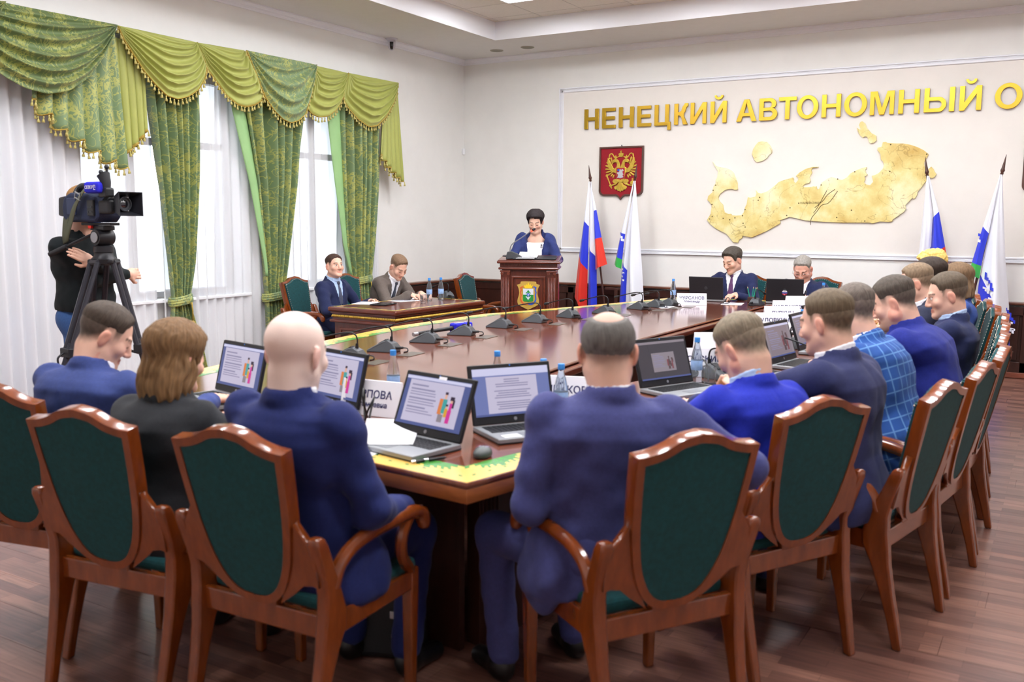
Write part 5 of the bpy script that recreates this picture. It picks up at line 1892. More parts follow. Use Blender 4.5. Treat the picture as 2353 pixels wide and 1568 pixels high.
lapq = [o for o in bpy.data.objects if o.get('label', '').startswith('black laptop lid with a round sticker')][0]
Mq = Matrix.Translation((0, .117, .024)) @ Matrix.Rotation(-math.radians(10), 4, 'X')
st = MB()
for i, (z0, z1, k) in enumerate(((.008, .0275, 0), (-.009, .008, 1), (-.0275, -.009, 2))):
    st.cur = k
    pts = []
    for s, rng in ((1, np.linspace(z0, z1, 6)), (-1, np.linspace(z1, z0, 6))):
        for z in rng:
            pts.append((s * math.sqrt(max(0, .0276 ** 2 - z * z)), .0136, .10 + z))
    st.add(pts, [tuple(range(len(pts)))[::-1]])
st.cur = 0
st.add([(-.006, .0139, .078), (0, .0139, .074), (.014, .0139, .09), (.011, .0139, .092), (0, .0139, .080), (-.004, .0139, .082)], [(0, 1, 2, 3, 4, 5), (5, 4, 3, 2, 1, 0)])
for k in range(3):
    st.add([(-.018, .0139, .104 + .006 * k), (.018 - .006 * k, .0139, .104 + .006 * k), (.018 - .006 * k, .0139, .107 + .006 * k), (-.018, .0139, .107 + .006 * k)], [(0, 1, 2, 3), (3, 2, 1, 0)])
st.build('round_sticker', [WHITE_P, mat('sticker_blue', (60, 80, 170), .5), mat('sticker_red', (200, 40, 60), .5)], lapq).data.transform(Mq)

# ------------------------------------------------------------------ bottles, tumblers
BOTP = mat('bottle_plastic', (226, 240, 252), .05, trans=.92, ior=1.28, spec=.5)
LABB = mat('bottle_label', (150, 186, 232), .5, var=.2, scale=30)


def make_bottle():
    r = empty('water_bottle')
    MB().lathe([(.024, 0), (.029, .003), (.030, .02), (.029, .055), (.0305, .075), (.0305, .125), (.029, .14), (.022, .175), (.0135, .205), (.012, .222), (.012, .226)], 18).build('bottle', BOTP, r, smooth='angle')
    MB().lathe([(.0308, .072), (.0311, .073), (.0311, .122), (.0308, .123)], 20).build('label', LABB, r, smooth='angle')
    MB().lathe([(.0145, .218), (.0148, .22), (.0148, .24), (.0138, .243), (.002, .2435)], 16).build('cap', CAPBLUE, r, smooth='angle')
    return r


bot0 = make_bottle()
for i, (x, y, z, lb) in enumerate(((5.60, -7.72, TZ, 'bottle, left one of the pair beside the document laptop'), (5.73, -7.80, TZ, 'bottle, right one of the pair beside the document laptop'), (5.30, -7.62, TZ, 'bottle whose blue cap just shows behind the document laptop'), (5.90, -6.60, TZ, 'bottle standing right of the dark laptop screen'), (5.97, -4.66, TZ, 'bottle standing before the man with the wristwatch'), (5.82, -5.3, TZ, 'bottle with its cap showing above the dim laptop'), (3.93, -1.85, TZ, 'bottle at the far end of the left microphone row'), (5.42, -1.55, TZ, 'bottle before the grey haired man, its cap over a head'), (1.78, -3.30, ZD, 'bottle, left one of the pair on the side desk'), (1.83, -3.16, ZD, 'bottle, right one of the pair on the side desk'), (4.88, -7.86, TZ, 'bottle hidden behind the bald man'))):
    b = bot0 if i == 0 else copy_tree(bot0)
    place(b, (x, y, z + .001), .3 * i, 'blue capped clear ' + lb, 'bottle', 'water bottles with blue caps')
TUMB = mat('tumbler_glass', (240, 246, 250), .04, trans=.95, ior=1.3)


def make_tumbler():
    t_ = tag(MB().lathe([(.026, .0), (.029, .002), (.033, .085), (.034, .092), (.032, .092), (.0275, .012), (.002, .011)], 10).build('tumbler', TUMB), None)
    return t_


tum0 = make_tumbler()
for i, (x, y, z, lb) in enumerate(((1.89, -3.56, ZD, 'clear faceted tumbler on the side desk beside two bottles'), (5.05, -7.98, TZ, 'clear faceted tumbler before the name card behind the bald man'), (5.98, -6.62, TZ, 'clear faceted tumbler before the man in the vivid blue jacket'), (5.66, -7.66, TZ, 'clear faceted tumbler between the two bottles near the corner laptop'), (4.93, -8.04, TZ, 'clear faceted tumbler left of the coiled cables'))):
    b = tum0 if i == 0 else tum0.copy()
    if i:
        COL.objects.link(b)
    place(b, (x, y, z + .001), .2 * i, lb, 'glass', 'faceted tumblers')

# ------------------------------------------------------------------ name cards
CARDP = mat('card_white', (242, 244, 252), .5, var=.008)
CARDT = mat('card_text', (52, 56, 104), .7)


def card(x, y, rz, t1, t2, lb, z=TZ, w=.30, h=.15):
    r = empty('name_card', (x, y, z + .0008), rz=rz, label=lb, cat='name card', group='white tent name cards')
    MB().prism([(-.045, 0), (.045, 0), (.004, h), (-.004, h)], -w / 2, w / 2, 'x').build('card', CARDP, r, bevel=.0015)
    a = math.atan2(.041, h)
    if t1:
        for s in (1, -1):
            for t, fz, sz in ((t1, .60, .046), (t2, .32, .031)):
                if t:
                    o = text_mesh('name_print', t, sz, CARDT, r, .0003, (0, -s * (.045 - .041 * fz + .0008), h * fz), (PI / 2 - a, 0, 0 if s > 0 else PI), bold=.0009)
    return r


card(4.98, -8.13, .1, 'КАРПОВА', 'Артемьевна', 'white tent name card behind the coiled cables left of the corner laptop')
card(5.64, -7.57, .3, 'ЛЕНКОВ', 'Леонидович', 'white tent name card behind the pair of bottles near the table corner')
card(5.80, -6.34, .55, 'ЛЕСОВСКИЙ', 'Олег Вячеславович', 'white tent name card behind the bottle right of the dark laptop screen')
card(5.66, -5.55, .6, '', '', 'white tent name card seen edge up above the vivid blue jacket man')
card(5.63, -4.80, .6, 'ЧУПРОВ', '', 'white tent name card behind the dim laptop, nearest of the stacked four')
card(5.60, -4.02, .6, 'ПУДОВКИНА', 'Олеговна', 'white tent name card second of the stacked four')
card(5.50, -3.42, .6, 'ДУРКИН', '', 'white tent name card third of the stacked four, with glare')
card(5.40, -2.80, .6, 'КАРДАКОВА', '', 'white tent name card farthest of the stacked four')
card(5.36, -2.2, .6, '', '', 'blank topped white card just above the farthest stacked name card')
card(4.24, -2.13, .45, 'ЧУРСАНОВ', 'Александр', 'white tent name card at the far end of the left microphone row', h=.12)
card(5.62, -1.75, .5, '', '', 'white card before the grey haired man in glasses')

# ------------------------------------------------------------------ smaller things on the tables
sheet('paper_sheet', .21, .297, (5.36, -8.50, TZ + .0255), .55, .022, 'curling white paper sheet lying over the corner laptop keyboard')
sheet('paper_sheet', .21, .297, (5.33, -8.60, TZ + .003), .12, .0, 'white paper sheet under the phone at the table edge')
ph = empty('phone', (5.42, -8.63, TZ + .0048), rz=.2, label='dark phone with a metal rim lying on white paper', cat='phone')
MB().box((0, 0, .005), (.15, .075, .010)).build('body', mat('phone_rim', (120, 124, 130), .3, metal=.5), ph, bevel=.004)
MB().box((0, 0, .0102), (.142, .068, .001)).build('screen', mat('phone_screen', (40, 42, 48), .15), ph)
MB().box((.01, 0, .0108), (.03, .02, .0006)).build('notice', WHITE_P, ph)
ms = empty('computer_mouse', (5.785, -8.50, TZ + .0005), rz=.25, label='grey and black computer mouse on the bare table corner', cat='mouse')
mv = []
o = MB().ball((0, 0, .012), (.033, .052, .026), 16, 10)
o.v = [(x, y, max(z, 0)) for x, y, z in o.v]
o.build('shell', mat('mouse_grey', (72, 78, 78), .4), ms, smooth=True)
k = MB()
for (x, y) in ((-.012, .02), (.0, .022), (.012, .02), (-.012, .005), (0, .004), (.012, .005)):
    k.ball((x, y, .0362 - .012 * abs(y) / .05), (.0048, .0055, .003), 8, 5)
k.build('buttons', mat('mouse_buttons', (168, 168, 190), .3), ms, smooth=True)
pen = empty('pen', (5.665, -8.655, TZ + .0065), rz=1.1, label='black and silver pen beside the corner laptop', cat='pen')
MB().tube([(-.06, 0, 0), (-.02, 0, 0), (.05, 0, 0), (.066, 0, 0)], [.0055, .006, .0055, .002], 10).build('barrel', BLACK, pen, smooth='angle')
MB().tube([(-.024, 0, 0), (-.008, 0, 0)], .0064, 10).build('ring', CHROME, pen)
MB().tube([(-.072, 0, 0), (-.058, 0, 0)], .0058, 10).build('cap', CHROME, pen)


def cable(pts, r, lb, m=BLACK):
    return tag(MB().tube(smooth_path(pts, 6), r, 7).build('cable', m, smooth=True), lb, 'cable')


zc = TZ + .006
cable([(5.02, -8.22, zc), (5.05, -8.28, zc + .09), (5.02, -8.24, zc + .13), (4.99, -8.2, zc + .09), (5.04, -8.26, zc), (5.09, -8.3, zc + .05), (5.10, -8.27, zc + .10), (5.07, -8.24, zc + .08), (5.10, -8.3, zc), (5.18, -8.32, zc), (5.22, -8.36, zc)], .0045, 'black cable looped upright beside the name card left of the corner laptop')
cable([(5.95, -6.55, zc), (5.92, -6.50, zc + .08), (5.88, -6.46, zc + .10), (5.86, -6.5, zc + .04), (5.92, -6.56, zc), (6.0, -6.58, zc), (6.05, -6.52, zc)], .0045, 'black cable looped before the man in the vivid blue jacket')
cable([(5.98, -4.45, zc), (5.93, -4.45, zc + .05), (5.90, -4.43, zc), (5.96, -4.40, zc), (6.05, -4.5, zc)], .0045, 'black cable behind the bottle before the man with the wristwatch')
cable([(4.46, -1.78, zc), (4.50, -1.76, zc + .06), (4.54, -1.8, zc + .02), (4.50, -1.84, zc), (4.44, -1.82, zc)], .004, 'black cable coiled before the presiding laptop')
# broadcast microphones
tv = empty('broadcast_microphone', (3.56, -5.58, TZ + .036), rz=math.radians(79), label='handheld microphone with a blue cube foam lying among the left microphones', cat='microphone')
MB().tube([(-.26, 0, -.012), (-.23, 0, -.01), (.05, 0, 0), (.10, 0, 0)], [.014, .013, .015, .018], 12).build('handle', BLACK, tv, smooth='angle')
MB().tube([(-.30, 0, -.014), (-.26, 0, -.012)], [.015, .0155], 12).build('transmitter', SILVER, tv, smooth='angle')
MB().box((.19, 0, .0), (.19, .072, .072)).build('foam', RUBLUE, tv, bevel=.014, segs=3)


def logo(par, c, R, sx=1.0, side='y'):
    t = text_mesh('logo_text', 'СЕВЕР', .036 * sx, WHITE_P, par, .0006)
    t.data.transform(R)
    t.rotation_euler = (0, 0, 0)
    return t


Rf = Matrix.Translation((.185, -.0365, 0)) @ Matrix.Rotation(PI / 2, 4, 'X')
Rt = Matrix.Translation((.185, -.0, .0365))
for Rm in (Rf, Rt):
    logo(tv, None, Rm @ Matrix.Translation((-.012, 0, 0)), .9)
    b = MB()
    for (x0, x1, z0, z1) in ((.05, .056, -.02, .02), (.05, .076, .014, .02), (.05, .076, -.02, -.014), (.070, .076, -.006, .02)):
        b.box(((x0 + x1) / 2, (z0 + z1) / 2, 0), (x1 - x0, z1 - z0, .001))
    o = b.build('logo_mark', WHITE_P, tv)
    o.data.transform(Rm)
tv2 = empty('broadcast_microphone', (3.86, -7.78, TZ), rz=.25, label='grey blue handheld microphone with a red and blue head behind the brown haired woman laptop', cat='microphone')
MB().lathe([(.05, 0), (.05, .012), (.012, .02), (.009, .15), (.016, .155)], 16).build('table_stand', BLACK, tv2, smooth='angle')
MB().tube([(-.14, 0, .185), (-.09, 0, .178)], [.010, .014], 10).build('antenna_end', BLACK, tv2, smooth='angle')
MB().tube([(-.09, 0, .178), (.10, 0, .160)], .0165, 12).build('handle', mat('mic_greyblue', (112, 124, 158), .35, metal=.3), tv2, smooth='angle')
MB().tube([(.10, 0, .160), (.125, 0, .158)], [.024, .028], 12).build('flag_red', mat('mic_red', (216, 30, 60), .6), tv2, smooth='angle')
MB().tube([(.125, 0, .158), (.20, 0, .151)], [.03, .03], 12).build('flag_blue', RUBLUE, tv2, smooth='angle')
# presidium and desk odds and ends
pc = empty('pencil_cup', (4.66, -1.45, TZ), label='small wooden cup with green pencils on the presiding table', cat='cup')
MB().box((0, 0, .03), (.07, .07, .06)).build('cup', DARKWOOD, pc, bevel=.004)
for k, (x, y, a) in enumerate(((-.015, 0, -.25), (.0, .012, .1), (.014, .0, .22), (.02, -.012, .3))):
    mb = MB()
    mb.tube([(x, y, .03), (x + a * .12, y, .15)], .0045, 6)
    mb.build('pencil', mat('pencil_green', (20, 150, 120), .4), pc)
    MB().tube([(x + a * .12, y, .15), (x + a * .137, y, .166)], [.0045, .001], 6).build('pencil_tip', mat('pencil_wood', (220, 180, 140), .6), pc)
for (x, y, rz, lb) in ((1.40, -3.88, .35, 'white printed sheets before the man in navy at the side desk'), (1.55, -3.42, -.2, 'white sheet being written on by the man in the taupe suit'), (1.40, -3.24, .1, 'white printed sheet right of the writing hands on the side desk')):
    sheet('paper_sheet', .30, .21, (x, y, ZD + .0028), rz + PI / 2, 0, lb, 'papers on the side desk', lines=9)
tb = empty('tablet', (1.66, -3.92, ZD + .0015), rz=.2, label='black tablet folder lying at the near end of the side desk', cat='tablet')
MB().box((0, 0, .006), (.18, .25, .011)).build('cover', BLACK, tb, bevel=.004)
MB().box((0, 0, .012), (.16, .23, .0012)).build('screen', mat('tablet_screen', (38, 40, 46), .12), tb)
for (x, y, rz, lb) in ((6.22, -4.72, .2, 'white paper before the plaid jacket man'), (6.12, -3.85, .4, 'white paper before the bearded man in the bright blue jacket'), (4.10, -2.5, .8, 'white paper beside the farthest left microphone'), (4.55, -1.75, .2, 'white papers before the presiding man with dark hair')):
    sheet('paper_sheet', .21, .297, (x, y, TZ + .0028), rz, 0, lb, 'loose papers on the conference table', lines=10)
bag = empty('handbag', (5.44, -8.62, 0), rz=.35, label='black leather handbag on the floor by the bald man and table base', cat='bag')
LEA = mat('black_leather', (20, 22, 26), .38, bump=.2, bscale=120, var=.1)
MB().prism([(-.15, 0), (.15, 0), (.13, .27), (-.13, .27)], -.06, .06, 'y').build('body', LEA, bag, bevel=.025, segs=3)
for s in (-1, 1):
    MB().tube(smooth_path([(-.08, s * .045, .25), (-.07, s * .05, .37), (0, s * .05, .42), (.07, s * .05, .37), (.08, s * .045, .25)], 5), .008, 7).build('handle', LEA, bag, smooth=True)
MB().box((.04, -.064, .18), (.02, .006, .03)).build('buckle', CHROME, bag, bevel=.002)
MB().tube([(.05 + .014 * math.cos(a), -.066, .10 + .014 * math.sin(a)) for a in np.linspace(0, 2 * PI, 12)], .003, 5).build('ring', CHROME, bag)
# ------------------------------------------------------------------ people: signed distance bodies turned into meshes


def smin(a, b, k):
    if k <= 0:
        return np.minimum(a, b)
    h = np.clip(0.5 + 0.5 * (b - a) / k, 0, 1)
    return b + (a - b) * h - k * h * (1 - h)


class Field:
    def __init__(s, X, Y, Z):
        s.X, s.Y, s.Z = X, Y, Z
        s.D = np.full((len(X), len(Y), len(Z)), 1.0, np.float32)

    def sub(s, lo, hi):
        sl = []
        for ax, a, b in zip((s.X, s.Y, s.Z), lo, hi):
            i0, i1 = np.searchsorted(ax, a), np.searchsorted(ax, b)
            sl.append(slice(max(i0 - 1, 0), min(i1 + 1, len(ax))))
        sl = tuple(sl)
        return sl, (s.X[sl[0]][:, None, None], s.Y[sl[1]][None, :, None], s.Z[sl[2]][None, None, :])

    def add(s, prim, k=0.02):
        f, lo, hi = prim
        m = 0.035 + k
        sl, P = s.sub([v - m for v in lo], [v + m for v in hi])
        if s.D[sl].size:
            s.D[sl] = smin(s.D[sl], f(*P).astype(np.float32), k)

    def cut(s, prim, k=0.008):
        f, lo, hi = prim
        m = 0.02 + k
        sl, P = s.sub([v - m for v in lo], [v + m for v in hi])
        if s.D[sl].size:
            s.D[sl] = -smin(-s.D[sl], f(*P).astype(np.float32), k)

    def mesh(s):
        D, X, Y, Z = s.D, s.X, s.Y, s.Z
        I = D < 0
        n = I.astype(np.int8)
        c = n[:-1, :-1, :-1] + n[1:, :-1, :-1] + n[:-1, 1:, :-1] + n[:-1, :-1, 1:] + n[1:, 1:, :-1] + n[1:, :-1, 1:] + n[:-1, 1:, 1:] + n[1:, 1:, 1:]
        act = np.argwhere((c > 0) & (c < 8))
        if not len(act):
            return np.zeros((0, 3)), np.zeros((0, 4), int)
        idx = -np.ones(c.shape, np.int64)
        idx[act[:, 0], act[:, 1], act[:, 2]] = np.arange(len(act))
        off = np.array([(a, b, d) for a in (0, 1) for b in (0, 1) for d in (0, 1)])
        cv = np.stack([D[act[:, 0] + o[0], act[:, 1] + o[1], act[:, 2] + o[2]] for o in off], 1)
        cp = np.stack([np.stack([X[act[:, 0] + o[0]], Y[act[:, 1] + o[1]], Z[act[:, 2] + o[2]]], 1) for o in off], 1)
        acc = np.zeros((len(act), 3))
        cnt = np.zeros(len(act))
        for i in range(8):
            for ax in (4, 2, 1):
                j = i | ax
                if j == i:
                    continue
                a, b = cv[:, i], cv[:, j]
                m = (a < 0) != (b < 0)
                t = np.where(m, a / np.where(m, a - b, 1), 0)
                acc += np.where(m[:, None], cp[:, i] + (cp[:, j] - cp[:, i]) * t[:, None], 0)
                cnt += m
        V = acc / cnt[:, None]
        Q = []
        for ax in range(3):
            A, B = [slice(None)] * 3, [slice(None)] * 3
            A[ax], B[ax] = slice(0, -1), slice(1, None)
            a, b = I[tuple(A)], I[tuple(B)]
            e = np.argwhere(a != b)
            o1, o2 = [(1, 2), (2, 0), (0, 1)][ax]
            ok = (e[:, o1] > 0) & (e[:, o2] > 0) & (e[:, o1] < c.shape[o1]) & (e[:, o2] < c.shape[o2])
            e = e[ok]
            fl = a[e[:, 0], e[:, 1], e[:, 2]]
            q = []
            for d1, d2 in ((-1, -1), (0, -1), (0, 0), (-1, 0)):
                t = e.copy()
                t[:, o1] += d1
                t[:, o2] += d2
                q.append(idx[t[:, 0], t[:, 1], t[:, 2]])
            q = np.stack(q, 1)
            q[~fl] = q[~fl][:, ::-1]
            Q.append(q)
        Q = np.concatenate(Q)
        Q = Q[(Q >= 0).all(1)]
        return V, Q


def v3(*a):
    return np.array(a, float)


def ell(c, r, R=None, wob=None):
    c, r = np.array(c, float), np.array(r, float)
    Rm = None if R is None else np.array(R)

    def f(x, y, z):
        x, y, z = x - c[0], y - c[1], z - c[2]
        if Rm is not None:
            x, y, z = (Rm[0, 0] * x + Rm[1, 0] * y + Rm[2, 0] * z, Rm[0, 1] * x + Rm[1, 1] * y + Rm[2, 1] * z, Rm[0, 2] * x + Rm[1, 2] * y + Rm[2, 2] * z)
        k0 = np.sqrt((x / r[0]) ** 2 + (y / r[1]) ** 2 + (z / r[2]) ** 2) + 1e-9
        k1 = np.sqrt((x / r[0] ** 2) ** 2 + (y / r[1] ** 2) ** 2 + (z / r[2] ** 2) ** 2) + 1e-9
        return k0 * (k0 - 1) / k1
    m = max(r) if Rm is not None else None
    rr = np.array([m] * 3) if m else r
    return f, c - rr, c + rr


def cap(a, b, ra, rb, fold=None):
    """tapered capsule; fold=(amp, freq, phase) puts cloth rings along it"""
    a, b = np.array(a, float), np.array(b, float)
    d = b - a
    L2 = d @ d + 1e-12

    def f(x, y, z):
        t = np.clip(((x - a[0]) * d[0] + (y - a[1]) * d[1] + (z - a[2]) * d[2]) / L2, 0, 1)
        q = np.sqrt((x - a[0] - t * d[0]) ** 2 + (y - a[1] - t * d[1]) ** 2 + (z - a[2] - t * d[2]) ** 2)
        r = ra + (rb - ra) * t
        if fold:
            r = r + fold[0] * np.sin(fold[1] * t + fold[2] + 14 * x - 11 * y + 6 * z) * np.sin(23 * z + 9 * x + 17 * y)
        return q - r
    m = max(ra, rb) + (fold[0] if fold else 0)
    return f, np.minimum(a, b) - m, np.maximum(a, b) + m


def axis(lo, hi, coarse, fines, fine):
    """grid lines: coarse everywhere, fine inside the given intervals"""
    pts = [lo]
    x = lo
    while x < hi:
        st = coarse
        for a, b in fines:
            if a - coarse < x < b:
                st = fine
        x += st
        pts.append(x)
    return np.array(pts)


def rotm(yaw, pitch, roll):
    """yaw: turn to own left(+), pitch: nod down(+), roll: tilt to own right(+), degrees"""
    return np.array(Matrix.Rotation(math.radians(yaw), 3, 'Z') @ Matrix.Rotation(-math.radians(pitch), 3, 'X') @ Matrix.Rotation(math.radians(roll), 3, 'Y'))


def head_prims(H, R, s, fem=False, jowl=0.0, closed=True):
    """list of (prim, k, mode) for a head centred at H"""
    def P(*p):
        return H + R @ (np.array(p) * s)
    out = []

    def e(c, r, k=.02, mode='+'):
        out.append((ell(P(*c), np.array(r) * s, R), k * s, mode))

    def cp(a, b, ra, rb, k=.015, mode='+'):
        out.append((cap(P(*a), P(*b), ra * s, rb * s), k * s, mode))
    jw = .9 if fem else 1.0
    e((0, -.014, .034), (.077, .097, .084), .01)
    e((0, .026, -.026), (.064 * jw + jowl * .4, .064, .084), .03)
    for sx in (-1, 1):
        cp((sx * (.05 * jw + jowl), .0, -.058), (sx * .018, .068, -.098), .022 + jowl * .6, .018, .03)
        e((sx * .042, .060, -.028), (.026, .024, .024), .02)
    e((0, .078, -.102), (.022, .018, .017), .018)
    if jowl:
        e((0, .03, -.105), (.05 + jowl, .045, .03), .03)
    cp((-.034, .080, .020), (.034, .080, .020), .0115 if not fem else .008, .0115 if not fem else .008, .015)
    cp((0, .088, .012), (0, .108, -.034), .0085, .0125, .012)
    for sx in (-1, 1):
        e((sx * .012, .098, -.040), (.0095, .011, .008), .008)
        e((sx * .031, .094, .000), (.0165, .011, .0105), .010, '-')
        e((sx * .031, .0775, -.0005), (.0145, .0135, .0125), .003)
        if closed:
            e((sx * .031, .0788, .0025), (.0158, .0138, .0115), .003)
    for sx in (-1, 1):
        cp((0, .0885, -.0655), (sx * .019, .0775, -.0675), .0056, .0042, .005)
        cp((0, .0890, -.0768), (sx * .017, .0785, -.0745), .0066, .0045, .005)
        cp((0, .0955, -.0712), (sx * .021, .0835, -.0712), .0021, .0018, .003, '-')
    for sx in (-1, 1):
        er = np.array(Matrix.Rotation(math.radians(-12), 3, 'X') @ Matrix.Rotation(math.radians(sx * 22), 3, 'Z'))
        out.append((ell(P(sx * .081, -.010, -.010), np.array((.008, .019, .033)) * s, R @ er), .006 * s, '+'))
        out.append((ell(P(sx * .083, -.018, .000), np.array((.008, .013, .024)) * s, R @ er), .005 * s, '+'))
        out.append((ell(P(sx * .091, -.006, -.006), np.array((.006, .009, .018)) * s, R @ er), .004 * s, '-'))
    return out


def smooth01(x, a, b):
    t = np.clip((x - a) / (b - a), 0, 1)
    return t * t * (3 - 2 * t)


def noise3(p, f, seed=0):
    """cheap smooth noise from sines, about -1..1"""
    x, y, z = p[..., 0] * f, p[..., 1] * f, p[..., 2] * f
    s = seed * 1.7
    return (np.sin(x * 1.0 + 2.1 * np.sin(y * .7 + s) + s) + np.sin(y * 1.3 + 1.7 * np.sin(z * .9 - s) + 2 * s) + np.sin(z * 1.1 + 1.9 * np.sin(x * .8 + s) - s)) / 3


# hairline height (head-local z) along the head-local y
HLY = np.array([-.12, -.095, -.06, -.03, -.012, .010, .022, .040, .050, .062, .075, .09, .11])
HLZ = np.array([-.080, -.074, -.056, -.030, .020, .026, -.006, .004, .052, .070, .078, .082, .088])
HLZF = np.array([-.09, -.09, -.085, -.06, .0, .0, -.03, -.02, .045, .058, .066, .074, .08])


def hair_thickness(q, style, seed):
    """q head-local (unit scale) -> hair thickness in metres"""
    x, y, z = q[..., 0], q[..., 1], q[..., 2]
    fem = style in ('pixie', 'bob', 'bob2', 'curly')
    line = np.interp(y, HLY, HLZF if fem else HLZ)
    if style in ('receding', 'balding', 'vreceding'):
        line = line + np.where(y > .03, .02 * smooth01(np.abs(x), .02, .06) * (1 if style == 'receding' else 1.6), 0)
    h = z - line - .004 * noise3(q, 160, seed)
    top = smooth01(z, .0, .085)
    if style == 'bald':
        t = -.01 + 0 * x
    elif style == 'buzz':
        t = .0035 * smooth01(h, -.004, .02) - .002
    elif style in ('short', 'receding', 'vreceding'):
        t = -.0035 + .0165 * smooth01(z, .012, .085) * smooth01(h, -.004, .03)
    elif style == 'full':
        t = (.006 + .020 * top) * smooth01(h, -.006, .03) - .002
    elif style == 'balding':
        crown = np.sqrt((x / .052) ** 2 + ((y + .035) / .075) ** 2 + ((z - .112) / .055) ** 2)
        t = (-.0015 + .0085 * smooth01(z, -.04, .05)) * smooth01(h, -.006, .03)
        t = t - .012 * smooth01(1.2 - crown, .0, .5)
    elif style == 'pixie':
        t = (.013 + .022 * top) * smooth01(h, -.006, .025) - .002
    elif style in ('bob', 'bob2', 'curly'):
        t = (.018 + .014 * top) * smooth01(h, -.006, .02) - .002
    else:
        t = -.01 + 0 * x
    ang = np.arctan2(x, y + .02)
    st = np.sin(ang * 46 + 6 * noise3(q, 38, seed)) * .6 + noise3(q * np.array((1, 1, .5)), 210, seed + 3) * .7
    amp = {'bald': 0, 'buzz': .0004, 'short': .0013, 'receding': .0013, 'vreceding': .0012, 'balding': .001, 'full': .0022, 'pixie': .0028, 'bob': .003, 'bob2': .003, 'curly': .008}[style]
    if style == 'curly':
        st = noise3(q, 120, seed) * 1.0 + .5 * noise3(q, 230, seed + 2)
    return t + amp * st * (t > 0), h


SKIN_MATS = {}


def attr_mat(name, rough=.5, bump=.0, bscale=200, sheen=0.0, subs=0.0, spec=.4):
    if name in SKIN_MATS:
        return SKIN_MATS[name]
    m = mat(name, (200, 160, 140), rough, bump=bump, bscale=bscale, sheen=sheen, subs=subs, spec=spec)
    nt = m.node_tree
    a = nt.nodes.new('ShaderNodeAttribute')
    a.attribute_name = 'tint'
    nt.links.new(a.outputs['Color'], nt.nodes['Principled BSDF'].inputs['Base Color'])
    SKIN_MATS[name] = m
    return m


def np_mesh(name, V, Q, m, parent=None, tint=None, clean=True):
    me = bpy.data.meshes.new(name)
    me.vertices.add(len(V))
    me.vertices.foreach_set('co', np.ascontiguousarray(V, np.float32).ravel())
    me.loops.add(len(Q) * 4)
    me.polygons.add(len(Q))
    me.loops.foreach_set('vertex_index', np.ascontiguousarray(Q, np.int32).ravel())
    me.polygons.foreach_set('loop_start', np.arange(0, len(Q) * 4, 4, dtype=np.int32))
    me.polygons.foreach_set('loop_total', np.full(len(Q), 4, np.int32))
    me.polygons.foreach_set('use_smooth', np.ones(len(Q), bool))
    me.update(calc_edges=True)
    if tint is not None:
        a = me.color_attributes.new('tint', 'FLOAT_COLOR', 'POINT')
        a.data.foreach_set('color', np.c_[tint, np.ones(len(V))].astype(np.float32).ravel())
    if clean:
        me.validate()
    return link_mesh(name, me, m, parent)


def drop_faces(V, Q, keep):
    """keep: bool per vertex; faces with any kept vertex stay"""
    Q = Q[keep[Q].any(1)]
    u, inv = np.unique(Q, return_inverse=True)
    return V[u], inv.reshape(Q.shape), u


def two_bone(a, b, l1, l2, pole):
    a, b = np.array(a, float), np.array(b, float)
    d = b - a
    L = np.linalg.norm(d)
    if L > (l1 + l2) * .995:
        b = a + d / L * (l1 + l2) * .995
        d = b - a
        L = np.linalg.norm(d)
    u = d / L
    x = (l1 * l1 - l2 * l2 + L * L) / (2 * L)
    h = math.sqrt(max(l1 * l1 - x * x, 1e-6))
    p = np.array(pole, float)
    p = p - u * (p @ u)
    p /= np.linalg.norm(p) + 1e-9
    return a + u * x + p * h, b


def hand_prims(W, d, nrm, side, s=1.0, curl=.35, pen=False):
    """W wrist, d finger direction, nrm back-of-hand normal; side +1 right hand (own right)"""
    d = np.array(d, float)
    d /= np.linalg.norm(d)
    nrm = np.array(nrm, float)
    nrm = nrm - d * (nrm @ d)
    nrm /= np.linalg.norm(nrm)
    b = np.cross(d, nrm) * (1 if side > 0 else -1)      # towards the thumb
    out = []
    R = np.stack([b, d, nrm], 1)
    out.append((ell(W + d * .045 * s, np.array((.040, .052, .015)) * s, R), .012, '+'))
    out.append((cap(W - d * .02, W + d * .02 * s, .026 * s, .024 * s), .015, '+'))
    L = (.040, .046, .043, .034)
    for i, off in enumerate((.028, .0095, -.009, -.027)):
        p = W + (d * .085 + b * off) * s
        cc = curl * (1 + .12 * i)
        d1 = d * math.cos(cc) - nrm * math.sin(cc) + b * off * 1.2
        d1 /= np.linalg.norm(d1)
        q = p + d1 * L[i] * s
        d2 = d * math.cos(cc * 2.3) - nrm * math.sin(cc * 2.3)
        r = q + d2 * L[i] * .85 * s
        out.append((cap(p - d1 * .012, q, .0098 * s, .0085 * s), .004, '+'))
        out.append((cap(q, r, .0085 * s, .0068 * s), .003, '+'))
    t0 = W + (d * .025 + b * .028) * s
    t1 = t0 + (d * .035 + b * .026 - nrm * .012) * s
    t2 = t1 + (d * .030 + b * .004 - nrm * .010) * s
    out.append((cap(t0, t1, .0125 * s, .0105 * s), .010, '+'))
    out.append((cap(t1, t2, .0105 * s, .0082 * s), .004, '+'))
    return out


CLOTH = {}


